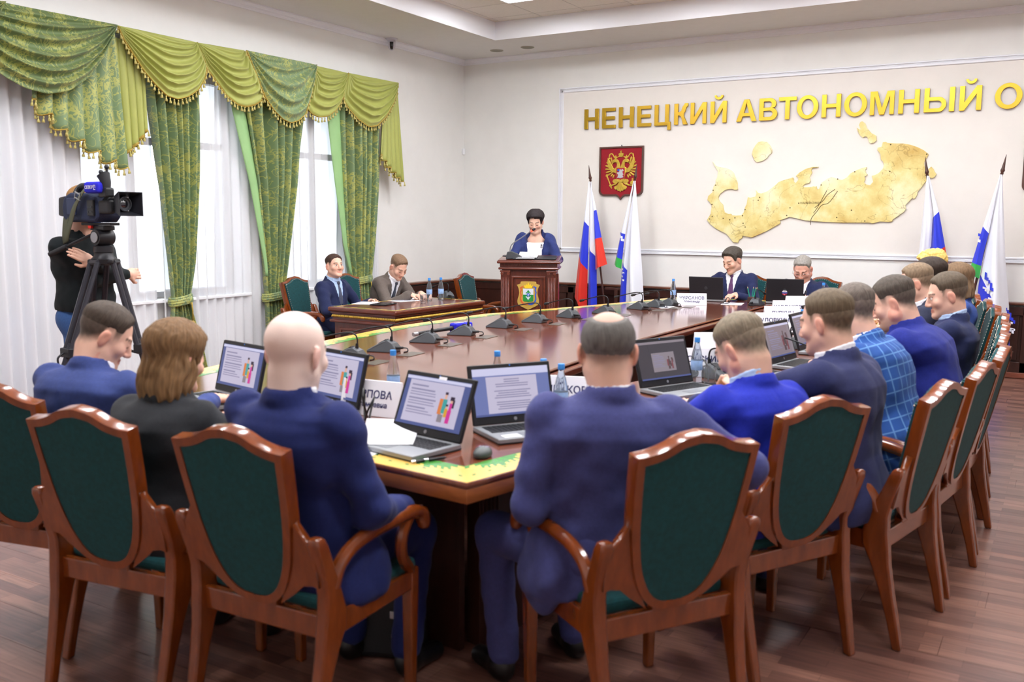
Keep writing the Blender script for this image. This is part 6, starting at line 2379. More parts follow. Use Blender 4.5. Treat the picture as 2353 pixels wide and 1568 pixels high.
def suit_mat(name, rgb, plaid=False):
    if name in CLOTH:
        return CLOTH[name]
    m = mat(name, tuple(int((.90 * v_ + .10 * sum(rgb) / 3) * .90) for v_ in rgb), .8, var=.10, scale=90, bump=.22, bscale=420, sheen=.06, spec=.2)
    if plaid:
        nt = m.node_tree
        b = nt.nodes['Principled BSDF']
        tc = nt.nodes.new('ShaderNodeAttribute')
        tc.attribute_name = 'cloth_uv'
        sx = nt.nodes.new('ShaderNodeSeparateXYZ')
        nt.links.new(tc.outputs['Vector'], sx.inputs[0])
        ad = sx
        fac = None
        for src, per in ((sx.outputs['X'], .052), (sx.outputs['Y'], .056)):
            mm = nt.nodes.new('ShaderNodeMath')
            mm.operation = 'PINGPONG'
            mm.inputs[1].default_value = per / 2
            nt.links.new(src, mm.inputs[0])
            r = nt.nodes.new('ShaderNodeMapRange')
            r.inputs['From Min'].default_value = .0045
            r.inputs['From Max'].default_value = .0015
            nt.links.new(mm.outputs[0], r.inputs['Value'])
            if fac is None:
                fac = r.outputs[0]
            else:
                mx = nt.nodes.new('ShaderNodeMath')
                mx.operation = 'MAXIMUM'
                nt.links.new(fac, mx.inputs[0])
                nt.links.new(r.outputs[0], mx.inputs[1])
                fac = mx.outputs[0]
        sc_ = nt.nodes.new('ShaderNodeMath')
        sc_.operation = 'MULTIPLY'
        sc_.inputs[1].default_value = .55
        nt.links.new(fac, sc_.inputs[0])
        mix = nt.nodes.new('ShaderNodeMix')
        mix.data_type = 'RGBA'
        mix.inputs['A'].default_value = (*lin(rgb), 1)
        mix.inputs['B'].default_value = (*lin((120, 170, 226)), 1)
        nt.links.new(sc_.outputs[0], mix.inputs['Factor'])
        nt.links.new(mix.outputs['Result'], b.inputs['Base Color'])
    CLOTH[name] = m
    return m


SHIRTW = mat('shirt_white', (236, 238, 246), .75, bump=.05, bscale=300, sheen=.1)
SHIRTB = mat('shirt_blue', (176, 202, 238), .75, bump=.05, bscale=300, sheen=.1)
SHOEM = mat('shoe_black', (18, 18, 20), .35, bump=.03, bscale=80)


def person(label, x, y, rz, s=1.0, lean=12, twist=0, side=0, head=(0, 20, 0), hoff=(0, 0, 0), sh=.185, fat=0.0, jacket=(40, 50, 110), jname=None,
           hair='short', hcol=(70, 58, 48), skin=(226, 180, 158), shirt=SHIRTW, front=False, tie=None, hl=None, hr=None, hand_l=None, hand_r=None,
           seat=.47, stand=False, trousers=None, fem=False, jowl=0.0, plaid=False, closed=True, group=None, seed=0, near=True, kneeL=None, kneeR=None,
           elbow_l=None, elbow_r=None, gray=0.0, fleece=False, vneck=True, fine=None, collar=True, feet=True, hem=True, brow=(60, 45, 38), stubble=0.0, tl=1.0, back=None, flaps=(), hemz=None, ch=.022, vopen=.010):
    rn = np.random.RandomState(seed + 11)
    a = math.radians(lean)
    u = v3(0, math.sin(a), math.cos(a))
    sd = math.radians(side)
    u = u + v3(math.sin(sd), 0, 0)
    u /= np.linalg.norm(u)
    fw = np.array(Matrix.Rotation(math.radians(twist), 3, 'Z')) @ v3(0, math.cos(a), -math.sin(a))
    rt = np.cross(fw, u)
    rt /= np.linalg.norm(rt)
    fw = np.cross(u, rt)
    if stand:
        P = v3(0, 0, .95)
    else:
        P = v3(0, -.03, seat + .105)
    Cc = P + u * .33 * tl
    N = P + u * .535 * tl
    shR, shL = N - u * .050 + rt * sh, N - u * .050 - rt * sh
    Rh = rotm(*head)
    H = N + v3(*hoff) + u * .083 + v3(0, math.cos(a) * .022, .03) + (Rh @ v3(0, .02, .03))
    sk = np.array(lin(skin))
    hc = np.array(lin(hcol))
    # ---- arms
    A = {}
    for sdn, S, tgt, pole in (('r', shR, hr, elbow_r), ('l', shL, hl, elbow_l)):
        sg = 1 if sdn == 'r' else -1
        if tgt is None:
            tgt = P + v3(sg * .24, .10, -.02) if stand else v3(sg * .16, .40, seat + .36)
        if pole is None:
            pole = v3(sg * .7, -.5, -.9)
        el, wr = two_bone(S, tgt, .30, .265, pole)
        A[sdn] = (S, el, wr, sg)
    # ---- body: one continuous skin mesh
    show_l, show_r = hand_l is not None, hand_r is not None
    prims = []
    hp = head_prims(H, Rh, s * 1.0, fem, jowl, closed)
    prims += hp
    nk0 = H + Rh @ (v3(0, -.022, -.06) * s)
    prims.append((cap(nk0, N - u * .01 + fw * .0, (.050 if fem else .063) + fat * .15, (.054 if fem else .066) + fat * .12), .03, '+'))
    prims.append((cap(N - u * .03, Cc + fw * .015, .058, .075), .03, '+'))
    prims.append((ell(Cc + fw * .01, (.11 + fat * .5, .060 + fat * .4, .14)), .03, '+'))
    prims.append((cap(Cc + fw * .02, P + fw * .03, .075 + fat * .3, .085 + fat * .3), .04, '+'))
    prims.append((cap(shL + rt * .03 - u * .03, shR - rt * .03 - u * .03, .034, .034), .03, '+'))
    for sdn in 'lr':
        S, el, wr, sg = A[sdn]
        prims.append((cap(S - u * .025 - rt * sg * .02, el, .038, .034), .02, '+'))
        prims.append((cap(el, wr, .034, .026), .02, '+'))
        hd = hand_l if sdn == 'l' else hand_r
        if hd is not None:
            prims += hand_prims(wr, hd[0], hd[1], sg, s * 1.02, hd[2] if len(hd) > 2 else .35)
        else:
            dd = (wr - el) / np.linalg.norm(wr - el)
            prims += hand_prims(wr, dd, v3(0, .1, 1) if not stand else v3(sg, 0, 0), sg, s, .5)
    if fem:
        prims.append((ell(N - u * .075 + fw * .035, (.085, .055, .075), np.stack([rt, fw, u], 1)), .03, '+'))
    hips = []
    for sg, kn in ((1, kneeR), (-1, kneeL)):
        hp0 = P + v3(sg * .09, .03, -.02)
        if stand:
            k = v3(sg * .10, .03, .50)
            an = v3(sg * .11, -.01, .09)
        else:
            k = v3(*kn) if kn is not None else v3(sg * .13, .42, seat + .055)
            an = v3(k[0] * .95, k[1] - .06, .09)
        hips.append((hp0, k, an, sg))
        prims.append((cap(hp0, k, .07, .045), .03, '+'))
        prims.append((cap(k, an, .042, .030), .02, '+'))
        prims.append((cap(an + v3(0, -.01, -.03), an + v3(sg * .02, .13, -.05), .03, .022), .02, '+'))
    lo = np.min([p[0][1] for p in prims], 0) - .02
    hi = np.max([p[0][2] for p in prims], 0) + .02
    fx, fy, fz = [[(H[i] - .115 * s, H[i] + .125 * s)] for i in range(3)]
    for sdn, shw in (('l', show_l), ('r', show_r)):
        if shw:
            w = A[sdn][2]
            hd = hand_l if sdn == 'l' else hand_r
            d = np.array(hd[0]) / np.linalg.norm(hd[0])
            c = w + d * .08
            for i, F in enumerate((fx, fy, fz)):
                F.append((c[i] - .10, c[i] + .10))
    fn = fine or (.0052 if near else .0062)
    f = Field(axis(lo[0], hi[0], .02, fx, fn), axis(lo[1], hi[1], .02, fy, fn), axis(lo[2], hi[2], .02, fz, fn))
    for pr, k, mode in prims:
        f.add(pr, k) if mode == '+' else f.cut(pr, k)
    V, Q = f.mesh()
    q = ((V - H) @ Rh) / s
    T = np.repeat(sk[None], len(V), 0)
    T = T * (1 + .05 * noise3(V, 60, seed)[:, None])
    inh = (np.abs(q) < .16).all(1)
    # lips, brows, eyes, ears, hair shadow stubble
    lip = inh & (np.abs(q[:, 0]) < .024) & (np.abs(q[:, 2] + .071) < .0105 - .15 * np.abs(q[:, 0])) & (q[:, 1] > .082)
    T[lip] = T[lip] * np.array((.86, .58, .58))
    bz = .0255 - 1.5 * (np.abs(q[:, 0]) - .032) ** 2 * 8
    brw = inh & (np.abs(np.abs(q[:, 0]) - .033) < .019) & (np.abs(q[:, 2] - bz) < .0042) & (q[:, 1] > .06)
    T[brw] = T[brw] * .25 + np.array(lin(brow)) * .75
    ex, ez = np.abs(q[:, 0]) - .031, q[:, 2]
    if closed:
        eye = inh & (np.abs(ex) < .0125) & (np.abs(ez + .0075) < .0028) & (q[:, 1] > .07)
        T[eye] = np.array(lin((70, 48, 42)))
    else:
        eye = inh & (np.abs(ex) < .012) & (np.abs(ez) < .0058) & (q[:, 1] > .07)
        T[eye] = np.array(lin((225, 215, 210)))
        iris = inh & (ex ** 2 + ez ** 2 < .0056 ** 2) & (q[:, 1] > .07)
        T[iris] = np.array(lin((62, 48, 42)))
        lid = inh & (np.abs(ex) < .014) & (np.abs(ez - .0066) < .0018) & (q[:, 1] > .07)
        T[lid] = np.array(lin((80, 56, 48)))
    ear = inh & (np.abs(q[:, 0]) > .078)
    T[ear] = T[ear] * np.array((1.0, .80, .78))
    blush = inh & (q[:, 1] > .03)
    g = np.exp(-(((np.abs(q[:, 0]) - .042) / .02) ** 2 + ((q[:, 2] + .03) / .02) ** 2)) * blush
    T = T * (1 - g[:, None] * np.array((.0, .12, .12)))
    g = np.exp(-((q[:, 0] / .016) ** 2 + ((q[:, 2] + .036) / .012) ** 2)) * (q[:, 1] > .09)
    T = T * (1 - g[:, None] * np.array((.0, .14, .14)))
    if stubble:
        g = smooth01(-q[:, 2], .05, .085) * smooth01(q[:, 1], .0, .05) * inh * stubble
        T = T * (1 - g[:, None]) + g[:, None] * (T * .45 + hc * .3)
    tt, hh = hair_thickness(q, hair, seed)
    if hair != 'bald':
        cov = smooth01(hh, -.010, .030 if fem else .045) * inh * (np.abs(q[:, 0]) < .0815)
        if hair == 'balding':
            cov = cov * (.25 + .75 * smooth01(tt, -.004, .004))
        grain = 1.0 + .3 * noise3(V * np.array((1, 1, .6)), 300, seed)
        T = T * (1 - .97 * cov[:, None]) + .97 * cov[:, None] * hc * np.clip(grain, .5, 1.5)[:, None]
    body = np_mesh('person', V, Q, attr_mat('skin', .52, bump=.08, bscale=260), None, np.clip(T, 0, 1))
    body.location = (x, y, 0)
    body.rotation_euler = (0, 0, rz)
    tag(body, label, 'person', group)

    # ---- hair
    if hair not in ('bald', 'buzz'):
        g = .0046 if near else .006
        ext = .165 if hair in ('bob', 'bob2', 'curly') else .15
        lo2, hi2 = H - ext * s - (0, 0, .16 * s if hair in ('bob', 'bob2') else 0), H + ext * s + (0, 0, .05 if hair == 'curly' else 0)
        fh = Field(*(np.arange(lo2[i], hi2[i], g) for i in range(3)))
        for pr, k, mode in hp[:2]:
            fh.add(pr, k)
        GX, GY, GZ = np.meshgrid(fh.X, fh.Y, fh.Z, indexing='ij')
        pq = ((np.stack([GX, GY, GZ], -1) - H) @ Rh) / s
        t, _ = hair_thickness(pq, hair, seed)
        fh.D = (fh.D - t * s).astype(np.float32)
        if hair in ('bob', 'bob2'):
            d2 = np.full(fh.D.shape, 1.0, np.float32)
            for (c, r) in (((-.062, -.025, -.05), (.036, .058, .105)), ((.062, -.025, -.05), (.036, .058, .105)), ((0, -.075, -.06), (.082, .042, .115)), ((-.045, -.06, -.10), (.05, .04, .07)), ((.045, -.06, -.10), (.05, .04, .07))):
                e1 = ell((0, 0, 0), r)[0](pq[..., 0] - c[0], pq[..., 1] - c[1], pq[..., 2] - c[2])
                d2 = smin(d2, e1, .02)
            an = np.arctan2(pq[..., 0], pq[..., 1] + .02)
            d2 = d2 + .0055 * np.sin(an * 17 + 16 * pq[..., 2] + 3 * noise3(pq, 40, seed)) + .004 * noise3(pq, 60, seed + 1)
            zc_ = -.165 if hair == 'bob' else -.14
            d2 = np.maximum(d2, zc_ + .012 * noise3(pq, 55, seed) - pq[..., 2])
            fh.D = smin(fh.D, d2 * s, .012).astype(np.float32)
        if hair == 'curly':
            for (c, r) in (((0, -.05, .095), (.075, .07, .055)), ((.03, -.02, .115), (.05, .055, .035)), ((-.03, -.075, .07), (.055, .05, .06)), ((0, .045, .085), (.06, .03, .03))):
                e1 = ell((0, 0, 0), r)[0](pq[..., 0] - c[0], pq[..., 1] - c[1], pq[..., 2] - c[2]) + .006 * noise3(pq, 150, seed) + .004 * noise3(pq, 260, seed + 4)
                fh.D = smin(fh.D, e1 * s, .01).astype(np.float32)
        if hair in ('bob', 'bob2', 'curly', 'pixie'):
            face = np.maximum(np.maximum(.048 - pq[..., 1], pq[..., 2] - .062 - .02 * (pq[..., 0] > 0)), np.abs(pq[..., 0]) - .058)
            fh.D = np.maximum(fh.D, -face * s).astype(np.float32)
        Vh, Qh = fh.mesh()
        qh = ((Vh - H) @ Rh) / s
        th, hh = hair_thickness(qh, hair, seed)
        keep = (th > .0002) | (hair in ('bob', 'bob2', 'curly'))
        if len(Qh) and keep.any():
            Vh, Qh, uu = drop_faces(Vh, Qh, keep)
            qh = qh[uu]
            an = np.arctan2(qh[:, 0], qh[:, 1] + .02)
            st = np.sin(an * 60 + 8 * noise3(qh, 40, seed)) * .4 + noise3(qh * np.array((1, 1, .35)), 260, seed) * .6
            cT = hc[None] * (1 + .35 * st)[:, None]
            if gray:
                gm = gray * (.5 + .5 * noise3(qh, 190, seed + 5)) * smooth01(.08 - qh[:, 2], 0, .12)
                cT = cT * (1 - gm[:, None]) + np.array(lin((176, 172, 168))) * gm[:, None]
            if hair in ('bob',):
                gm = smooth01(-qh[:, 2], -.02, .12) * (.5 + .5 * noise3(qh, 50, 2))
                cT = cT * (1 + .6 * gm)[:, None] * np.array((1.05, 1.0, .9))
            np_mesh('hair', Vh, Qh, attr_mat('hair', .6, bump=.25, bscale=500, spec=.25), body, np.clip(cT, 0, 1))

    # ---- jacket
    jm = jacket if not isinstance(jacket, tuple) else suit_mat(jname or 'suit_%d_%d_%d' % jacket, jacket, plaid)
    fa = fat
    RT = np.stack([rt, fw, u], 1)
    ext_lo = np.minimum(P - u * .16, N + u * .03) - .30 - fa
    ext_hi = np.maximum(P, N + u * .12) + .30 + fa
    arms = []
    for sdn in 'lr':
        S, el, wr, sg = A[sdn]
        w2 = el + (wr - el) * .93
        arms.append((cap(S - u * .012 - rt * sg * .012, el, .066 + fa * .15, .054 + fa * .1, fold=(.0026, 17, rn.uniform(0, 6))), .030))
        arms.append((cap(el, w2, .054 + fa * .1, .040, fold=(.0026, 21, rn.uniform(0, 6))), .02))
    lo = np.minimum(np.min([p_[0][1] for p_ in arms], 0) - .03, ext_lo)
    hi = np.maximum(np.max([p_[0][2] for p_ in arms], 0) + .03, ext_hi)
    lo[2] = max(lo[2], P[2] - (.26 if stand else .22))
    gj = .0105 if near else .0135
    fj = Field(*(np.arange(lo[i], hi[i], gj) for i in range(3)))
    GX, GY, GZ = np.meshgrid(fj.X, fj.Y, fj.Z, indexing='ij')
    G_ = np.stack([GX, GY, GZ], -1)
    loc = (G_ - P) @ RT                                # x right, y forward, z up the spine
    lx, ly, lz = loc[..., 0], loc[..., 1], loc[..., 2]
    # tailored torso: rounded-box sections along the spine
    hs = np.array([-.30, -.14, -.02, .14, .24, .34, .42, .465, .50, .525, .55, .60]) * tl
    wf = .9 if fem else 1.0
    ta = np.array([.200, .198, .190, .172 * wf, .172 * wf, .186, sh + .016, sh + .012, sh - .015, .105, .078, .066]) + fa * np.array([.9, 1, 1, 1.1, 1, .7, .4, .3, .3, .3, .2, .2])
    tb = np.array([.150, .148, .142, .120, .118, .124, .122, .108, .092, .078, .068, .06]) + fa * np.array([1, 1, 1.1, 1.3, 1.2, .8, .5, .4, .4, .3, .2, .2])
    tc_ = np.array([.01, .01, .01, .02, .015, .0, -.012, -.010, -.002, .006, .010, .016]) + (fa * .35) * np.array([1, 1, 1, 1.2, 1, .3, 0, 0, 0, 0, 0, 0])
    aa, bb, cc_ = np.interp(lz, hs, ta), np.interp(lz, hs, tb), np.interp(lz, hs, tc_)
    pw = 2.6
    nrm_ = (np.abs(lx / aa) ** pw + np.abs((ly - cc_) / bb) ** pw) ** (1 / pw)
    torD = ((nrm_ - 1) * np.minimum(aa, bb)).astype(np.float32)
    bot = hemz if hemz is not None else -.20 if stand else -.115
    torD = np.maximum(torD, np.maximum(bot - lz, lz - .58 * tl)).astype(np.float32)
    if back is not None:
        pl = -(GY + .168 + back + .2126 * np.maximum(GZ - .46, 0))
        torD = -smin(-torD, (-pl).astype(np.float32), .02)
    fj.D = torD.copy()
    for pr, k in arms:
        fj.add(pr, k)
    for fl_ in flaps:
        fj.add(ell(*fl_), .06)
    # cloth relief: soft diagonal folds across back and waist, seam down the back
    wr_ = .0042 * np.sin(34 * lz + 20 * np.abs(lx) + 3 * np.sin(9 * lx + seed)) * smooth01(np.abs(lx), .02, .14) + .0052 * noise3(G_, 22, seed) + .0030 * noise3(G_, 52, seed + 3)
    wr_ = wr_ + .003 * np.exp(-(lx / .006) ** 2) * (ly < 0)
    fj.D = (fj.D + wr_).astype(np.float32)
    # neck opening and the V front
    hb, ht = (.21 if vopen < .02 else .0) * tl, .535 * tl
    wV = np.where(lz > hb, vopen + (.072 if vneck else 0) * (lz - hb) / (ht - hb), -.02)
    if vneck:
        wedge = np.minimum(wV - np.abs(lx), ly - .02)
        fj.D = (fj.D + np.where(lz > (.43 if fem else 9) * tl, .055, .017) * smooth01(wedge, -.002, .006)).astype(np.float32)
        lap = (np.abs(lx) > wV) & (np.abs(lx) < wV + .012 + .05 * np.clip((lz - hb - .02) / .22, 0, 1)) & (lz > hb) & (ly > 0)
        fj.D = (fj.D - .0055 * lap).astype(np.float32)
    hole = cap(N - u * .015 + fw * .014, N + u * .20 + fw * .05, .063 + fa * .13, .084)
    fj.cut(hole, .006)
    if collar:
        ring = []
        nn = 16
        for i in range(nn + 1):
            th = PI * (.16 + .68 * i / nn) if vneck else 2 * PI * i / nn
            c = N + u * (.028 - .045 * max(0, -math.sin(-th)) * 0)
            rr_ = .074 + fa * .13
            back = math.sin(th)
            pz = .030 * back - .012 * (1 - back)
            ring.append(N + rt * (rr_ * math.cos(th)) - fw * (rr_ * .95 * back - .012) + u * pz)
        for i in range(nn):
            fj.add(cap(ring[i], ring[i + 1], .0125, .0125), .010)
            fj.add(cap(ring[i] - u * .022 + (ring[i] - N) * .10, ring[i + 1] - u * .022 + (ring[i + 1] - N) * .10, .0125, .0125), .012)
    Vj, Qj = fj.mesh()
    nm_j = 'fleece_jacket' if fleece else 'jacket'
    oj = np_mesh(nm_j, Vj, Qj, jm, body)
    if plaid:
        lv = (Vj - P) @ RT
        at = oj.data.attributes.new('cloth_uv', 'FLOAT_VECTOR', 'POINT')
        at.data.foreach_set('vector', np.c_[np.arctan2(lv[:, 0], -lv[:, 1] + .05) * .2, lv[:, 2], lv[:, 2] * 0].astype(np.float32).ravel())
    # ---- shirt: collar band, cuffs and, when the front shows, the chest
    fs = Field(fj.X, fj.Y, fj.Z)
    if front or collar:
        if front and vneck:
            fs.D = (torD + .0085).astype(np.float32)
            sel = np.minimum(np.minimum(wV + .03 - np.abs(lx), ly - .0), np.minimum(lz - .16 * tl, (.44 if fem else .56) * tl - lz))
            fs.D = np.maximum(fs.D, -sel).astype(np.float32)
        if shirt is not None and not fem:
            nn = 20
            ring = []
            for i in range(nn + 1):
                th = 2 * PI * i / nn
                rr_ = .066 + fa * .14
                ring.append(N + rt * (rr_ * math.cos(th)) - fw * (rr_ * .98 * math.sin(th) - .014) + u * (ch * max(0, math.sin(th)) + .010 * min(0, math.sin(th)) + .026))
            fc = Field(*(np.arange(N[i_] - .13, N[i_] + .13, .0055) for i_ in range(3)))
            for i in range(nn):
                fc.add(cap(ring[i], ring[i + 1], .0095, .0095), .004)
                fc.add(cap(ring[i] - u * .018, ring[i + 1] - u * .018, .0105, .0105), .006)
            Vc_, Qc_ = fc.mesh()
            if len(Qc_):
                np_mesh('shirt_collar', Vc_, Qc_, shirt, body)
        if shirt is not None:
            Vs, Qs = fs.mesh()
            if len(Qs):
                np_mesh('shirt', Vs, Qs, shirt, body)
            for sdn in 'lr':
                if (hand_l if sdn == 'l' else hand_r) is not None and not fleece and not fem:
                    S, el, wr, sg = A[sdn]
                    MB().tube([tuple(el + (wr - el) * t_) for t_ in (.86, .90, .965, .97)], [.030, .034, .036, .030], 14).build('cuff', shirt, body, smooth='angle')
    if tie is not None and front:
        ft = Field(fj.X, fj.Y, fj.Z)
        hk = .490 * tl
        tw = .012 + .030 * np.clip((hk - lz) / .22, 0, 1)
        ft.D = np.maximum(torD - .001 + .0, np.maximum(np.abs(lx) - tw, np.maximum(lz - hk, .18 - lz))).astype(np.float32)
        ft.D = np.maximum(ft.D, .03 - ly).astype(np.float32)
        Vt, Qt = ft.mesh()
        if len(Qt):
            np_mesh('tie', Vt, Qt, mat('tie_%d_%d_%d' % tie, tie, .5, sheen=.2, var=.3, scale=70, stretch=(1, 1, 2)), body)
            kn = N + fw * (.084 + fa * .2) - u * .026
            MB().ball(tuple(kn), (.02, .016, .022), 12, 8).build('tie_knot', mat('tie_%d_%d_%d' % tie, tie), body, smooth=True)
    # ---- trousers and shoes
    tm = suit_mat('trousers_%d_%d_%d' % (trousers or (jacket if isinstance(jacket, tuple) else (30, 34, 48))), trousers or (jacket if isinstance(jacket, tuple) else (30, 34, 48)))
    tr = []
    for hp0, k, an, sg in hips:
        tr.append((cap(hp0, k, (.085 if stand else .096) + fa * .4, .068, fold=(.004, 16, seed)), .05))
        tr.append((cap(k, an + v3(0, 0, .015), .066, .056, fold=(.004, 22, seed + 2)), .03))
    tr.append((cap(P + v3(-.08, .0, .0), P + v3(.08, .0, .0), .100 + fa * .8, .100 + fa * .8), .05))
    lo = np.min([p[0][1] for p in tr], 0) - .03
    hi = np.max([p[0][2] for p in tr], 0) + .03
    lo[2] = max(lo[2], .05)
    ftr = Field(*(np.arange(lo[i], hi[i], .016) for i in range(3)))
    for pr, k in tr:
        ftr.add(pr, k)
    ftr.D[:, :, 0] = 1
    Vt, Qt = ftr.mesh()
    np_mesh('trousers', Vt, Qt, tm, body)
    if feet:
        for hp0, k, an, sg in hips:
            fsn = Field(*(np.arange(c0 - e0, c0 + e1, .009) for c0, e0, e1 in ((an[0] + sg * .012, .07, .07), (an[1] + .05, .13, .15), (.05, .06, .1))))
            fsn.add(ell((an[0] + sg * .004, an[1] - .005, .055), (.040, .052, .058)), .02)
            fsn.add(cap((an[0] + sg * .006, an[1] + .02, .045), (an[0] + sg * .022, an[1] + .15, .034), .042, .035), .03)
            zz = fsn.Z[None, None, :]
            fsn.D = np.maximum(fsn.D, .001 - zz).astype(np.float32)
            Vs, Qs = fsn.mesh()
            np_mesh('shoe', Vs, Qs, SHOEM, body)
    info = dict(P=P, N=N, H=H, Rh=Rh, u=u, fw=fw, rt=rt, A=A, s=s, body=body)
    return info
# ------------------------------------------------------------------ the people


def seat_of(k):
    x, y, nx, ny, _ = CH[k]
    return x, y, ang(nx, ny)


def sit(k, label, dx=0.0, dy=0.0, **kw):
    """sit on chair k; dx (own right) and dy (forward) shift on the seat"""
    x, y, rz = seat_of(k)
    c, s_ = math.cos(rz), math.sin(rz)
    if 'turn' not in kw:
        kw.setdefault('back', dy)
    return person(label, x + c * dx - s_ * dy, y + s_ * dx + c * dy, rz + math.radians(kw.pop('turn', 0)), **kw)


PEOPLE = {}
GN = 'people seated at the conference table'
fwd = lambda a=0.0, z=0.0: (math.sin(math.radians(a)), math.cos(math.radians(a)), z)
UP = (0, .25, 1)
# near row
PEOPLE['man1'] = sit('A', 'person in a blue suit bending over the table at the left edge', dx=0.08, dy=-0.02, tl=0.87, ch=0.006, s=1.04, lean=14, head=(-42, 30, 0), sh=.20, fat=.02, jacket=(60, 78, 146), hair='short', hcol=(74, 64, 56), shirt=SHIRTW,
                     hl=(-.12, .52, .83), hr=(.22, .55, .83), hand_l=(fwd(20), UP), hand_r=(fwd(-10), UP), stubble=.35, seed=1, group=GN)
PEOPLE['woman2'] = sit('B', 'person with wavy light brown shoulder length hair in a dark grey jacket', dx=.06, dy=0.0, tl=0.785, s=.98, lean=3, head=(-8, 12, 0), sh=.165, fat=.02, jacket=(50, 53, 58), hair='bob', hcol=(116, 90, 64), fem=True, shirt=None,
                       hl=(-.16, .42, .82), hr=(.18, .42, .82), seed=2, group=GN, vneck=False)
PEOPLE['bald'] = sit('C', 'person with a bald head in a navy suit seen from behind', dx=.03, dy=-0.02, elbow_r=(.35, -.35, -1), flaps=(((.20, .02, .50), (.045, .12, .13)),), tl=0.93, ch=0.006, s=1.08, lean=-6, head=(5, 8, 2), sh=.20, fat=.02, jacket=(34, 46, 112), hair='bald', skin=(238, 212, 200), hl=(-.24, .36, .74), hr=(.20, .24, .66), seed=3, group=GN)
# right side
PEOPLE['D'] = sit('D', 'person with thinning grey hair in a grey blue suit, arm round the chair back', dx=-0.09, dy=0.05, tl=0.93, ch=.014, flaps=(((-.20, .03, .50), (.045, .12, .14)),), s=1.05, lean=-2, twist=-22, head=(-34, 8, 0), sh=.205, fat=.025, jacket=(72, 78, 140), hair='balding', hcol=(96, 92, 88), gray=.3,
                  hl=(-.13, .24, .70), hr=(.40, -.06, .66), elbow_r=(.75, -.35, -.8), elbow_l=(-.45, -.45, -1), kneeL=(-.2, .38, .53), seed=4, group=GN)
PEOPLE['E'] = sit('E', 'person with brown hair in a vivid blue jacket and light blue collar, head bowed', dx=-0.05, dy=-0.06, tl=0.845, ch=0.034, s=1.04, lean=7, head=(8, 30, -4), sh=.195, fat=.03, jacket=(32, 48, 196), hair='short', hcol=(128, 116, 98), shirt=SHIRTB, hl=(-.15, .50, .83), hr=(.2, .5, .83), jowl=.008, seed=5, group=GN)
PEOPLE['F'] = sit('F', 'person in a navy suit with receding brown hair and a steel wristwatch', dx=-0.18, dy=0.0, ch=0.03, tl=0.97, s=1.04, lean=6, head=(-2, 12, 0), sh=.20, fat=.03, jacket=(50, 56, 104), hair='receding', hcol=(98, 84, 66), shirt=SHIRTW, hl=(-.22, .60, .84), hr=(.12, .52, .9), hand_l=(fwd(15), UP), hand_r=(fwd(20, .3), UP, .9), seed=6, group=GN)
PEOPLE['G'] = sit('G', 'person in a blue plaid jacket with cropped greying hair', dx=-.05, dy=0.02, ch=0.01, s=1.03, lean=20, head=(-30, 14, 0), sh=.195, fat=.03, jacket=(44, 84, 152), jname='plaid_jacket', plaid=True, hair='short', hcol=(104, 94, 86), gray=.3, hl=(-.1, .5, .83), hr=(.2, .5, .83), seed=7, group=GN)
PEOPLE['H'] = sit('H', 'heavy bearded person in a bright blue jacket leaning over the table', dx=-0.03, dy=-0.02, ch=0.01, s=1.10, lean=19, head=(4, 22, 0), sh=0.235, fat=0.085, jacket=(34, 46, 150), hair='short', hcol=(80, 72, 64), jowl=.014, stubble=.7, hl=(-.15, .56, .84), hr=(.15, .54, .84), hand_l=(fwd(15), UP), seed=8, group=GN)
PEOPLE['I'] = sit('I', 'person with a dark navy suit and neat brown hair looking left over the table', dx=0.09, dy=-0.02, tl=0.93, ch=0.032, s=1.06, lean=-1, head=(14, 14, 0), sh=.195, fat=.02, jacket=(42, 50, 94), hair='receding', hcol=(92, 80, 66), shirt=SHIRTB, hl=(-.15, .46, .83), hr=(.2, .46, .83), stubble=.25, closed=False, seed=9, group=GN)
PEOPLE['J'] = sit('J', 'person with a lined face and grey brown hair half hidden behind the navy suit man', dx=0.08, dy=0.01, tl=1.03, s=1.02, lean=16, head=(4, 14, 0), jacket=(50, 56, 80), hair='receding', hcol=(132, 112, 90), gray=.35, near=False, seed=10, group=GN)
PEOPLE['K'] = sit('K', 'person with dark brown hair, only the crown showing in the right row', dx=0.05, dy=0.03, tl=1.02, s=1.02, lean=10, head=(0, 10, 0), jacket=(46, 46, 60), hair='full', hcol=(56, 46, 40), near=False, seed=11, group=GN)
PEOPLE['L'] = sit('L', 'person with a smooth brown bob and a blue jacket in the far right row', dx=0.08, dy=-0.02, tl=0.89, s=1.0, lean=-5, head=(0, 8, 0), sh=.165, jacket=(60, 92, 180), hair='bob2', hcol=(120, 96, 72), fem=True, shirt=None, near=False, vneck=False, seed=12, group=GN)
PEOPLE['M'] = sit('M', 'person with a high mass of blonde curls in the far right row', dx=0.05, dy=-0.0, tl=1.04, s=1.02, lean=8, head=(0, 8, 0), sh=.165, jacket=(190, 180, 170), hair='curly', hcol=(226, 192, 110), fem=True, shirt=None, near=False, vneck=False, seed=13, group=GN)
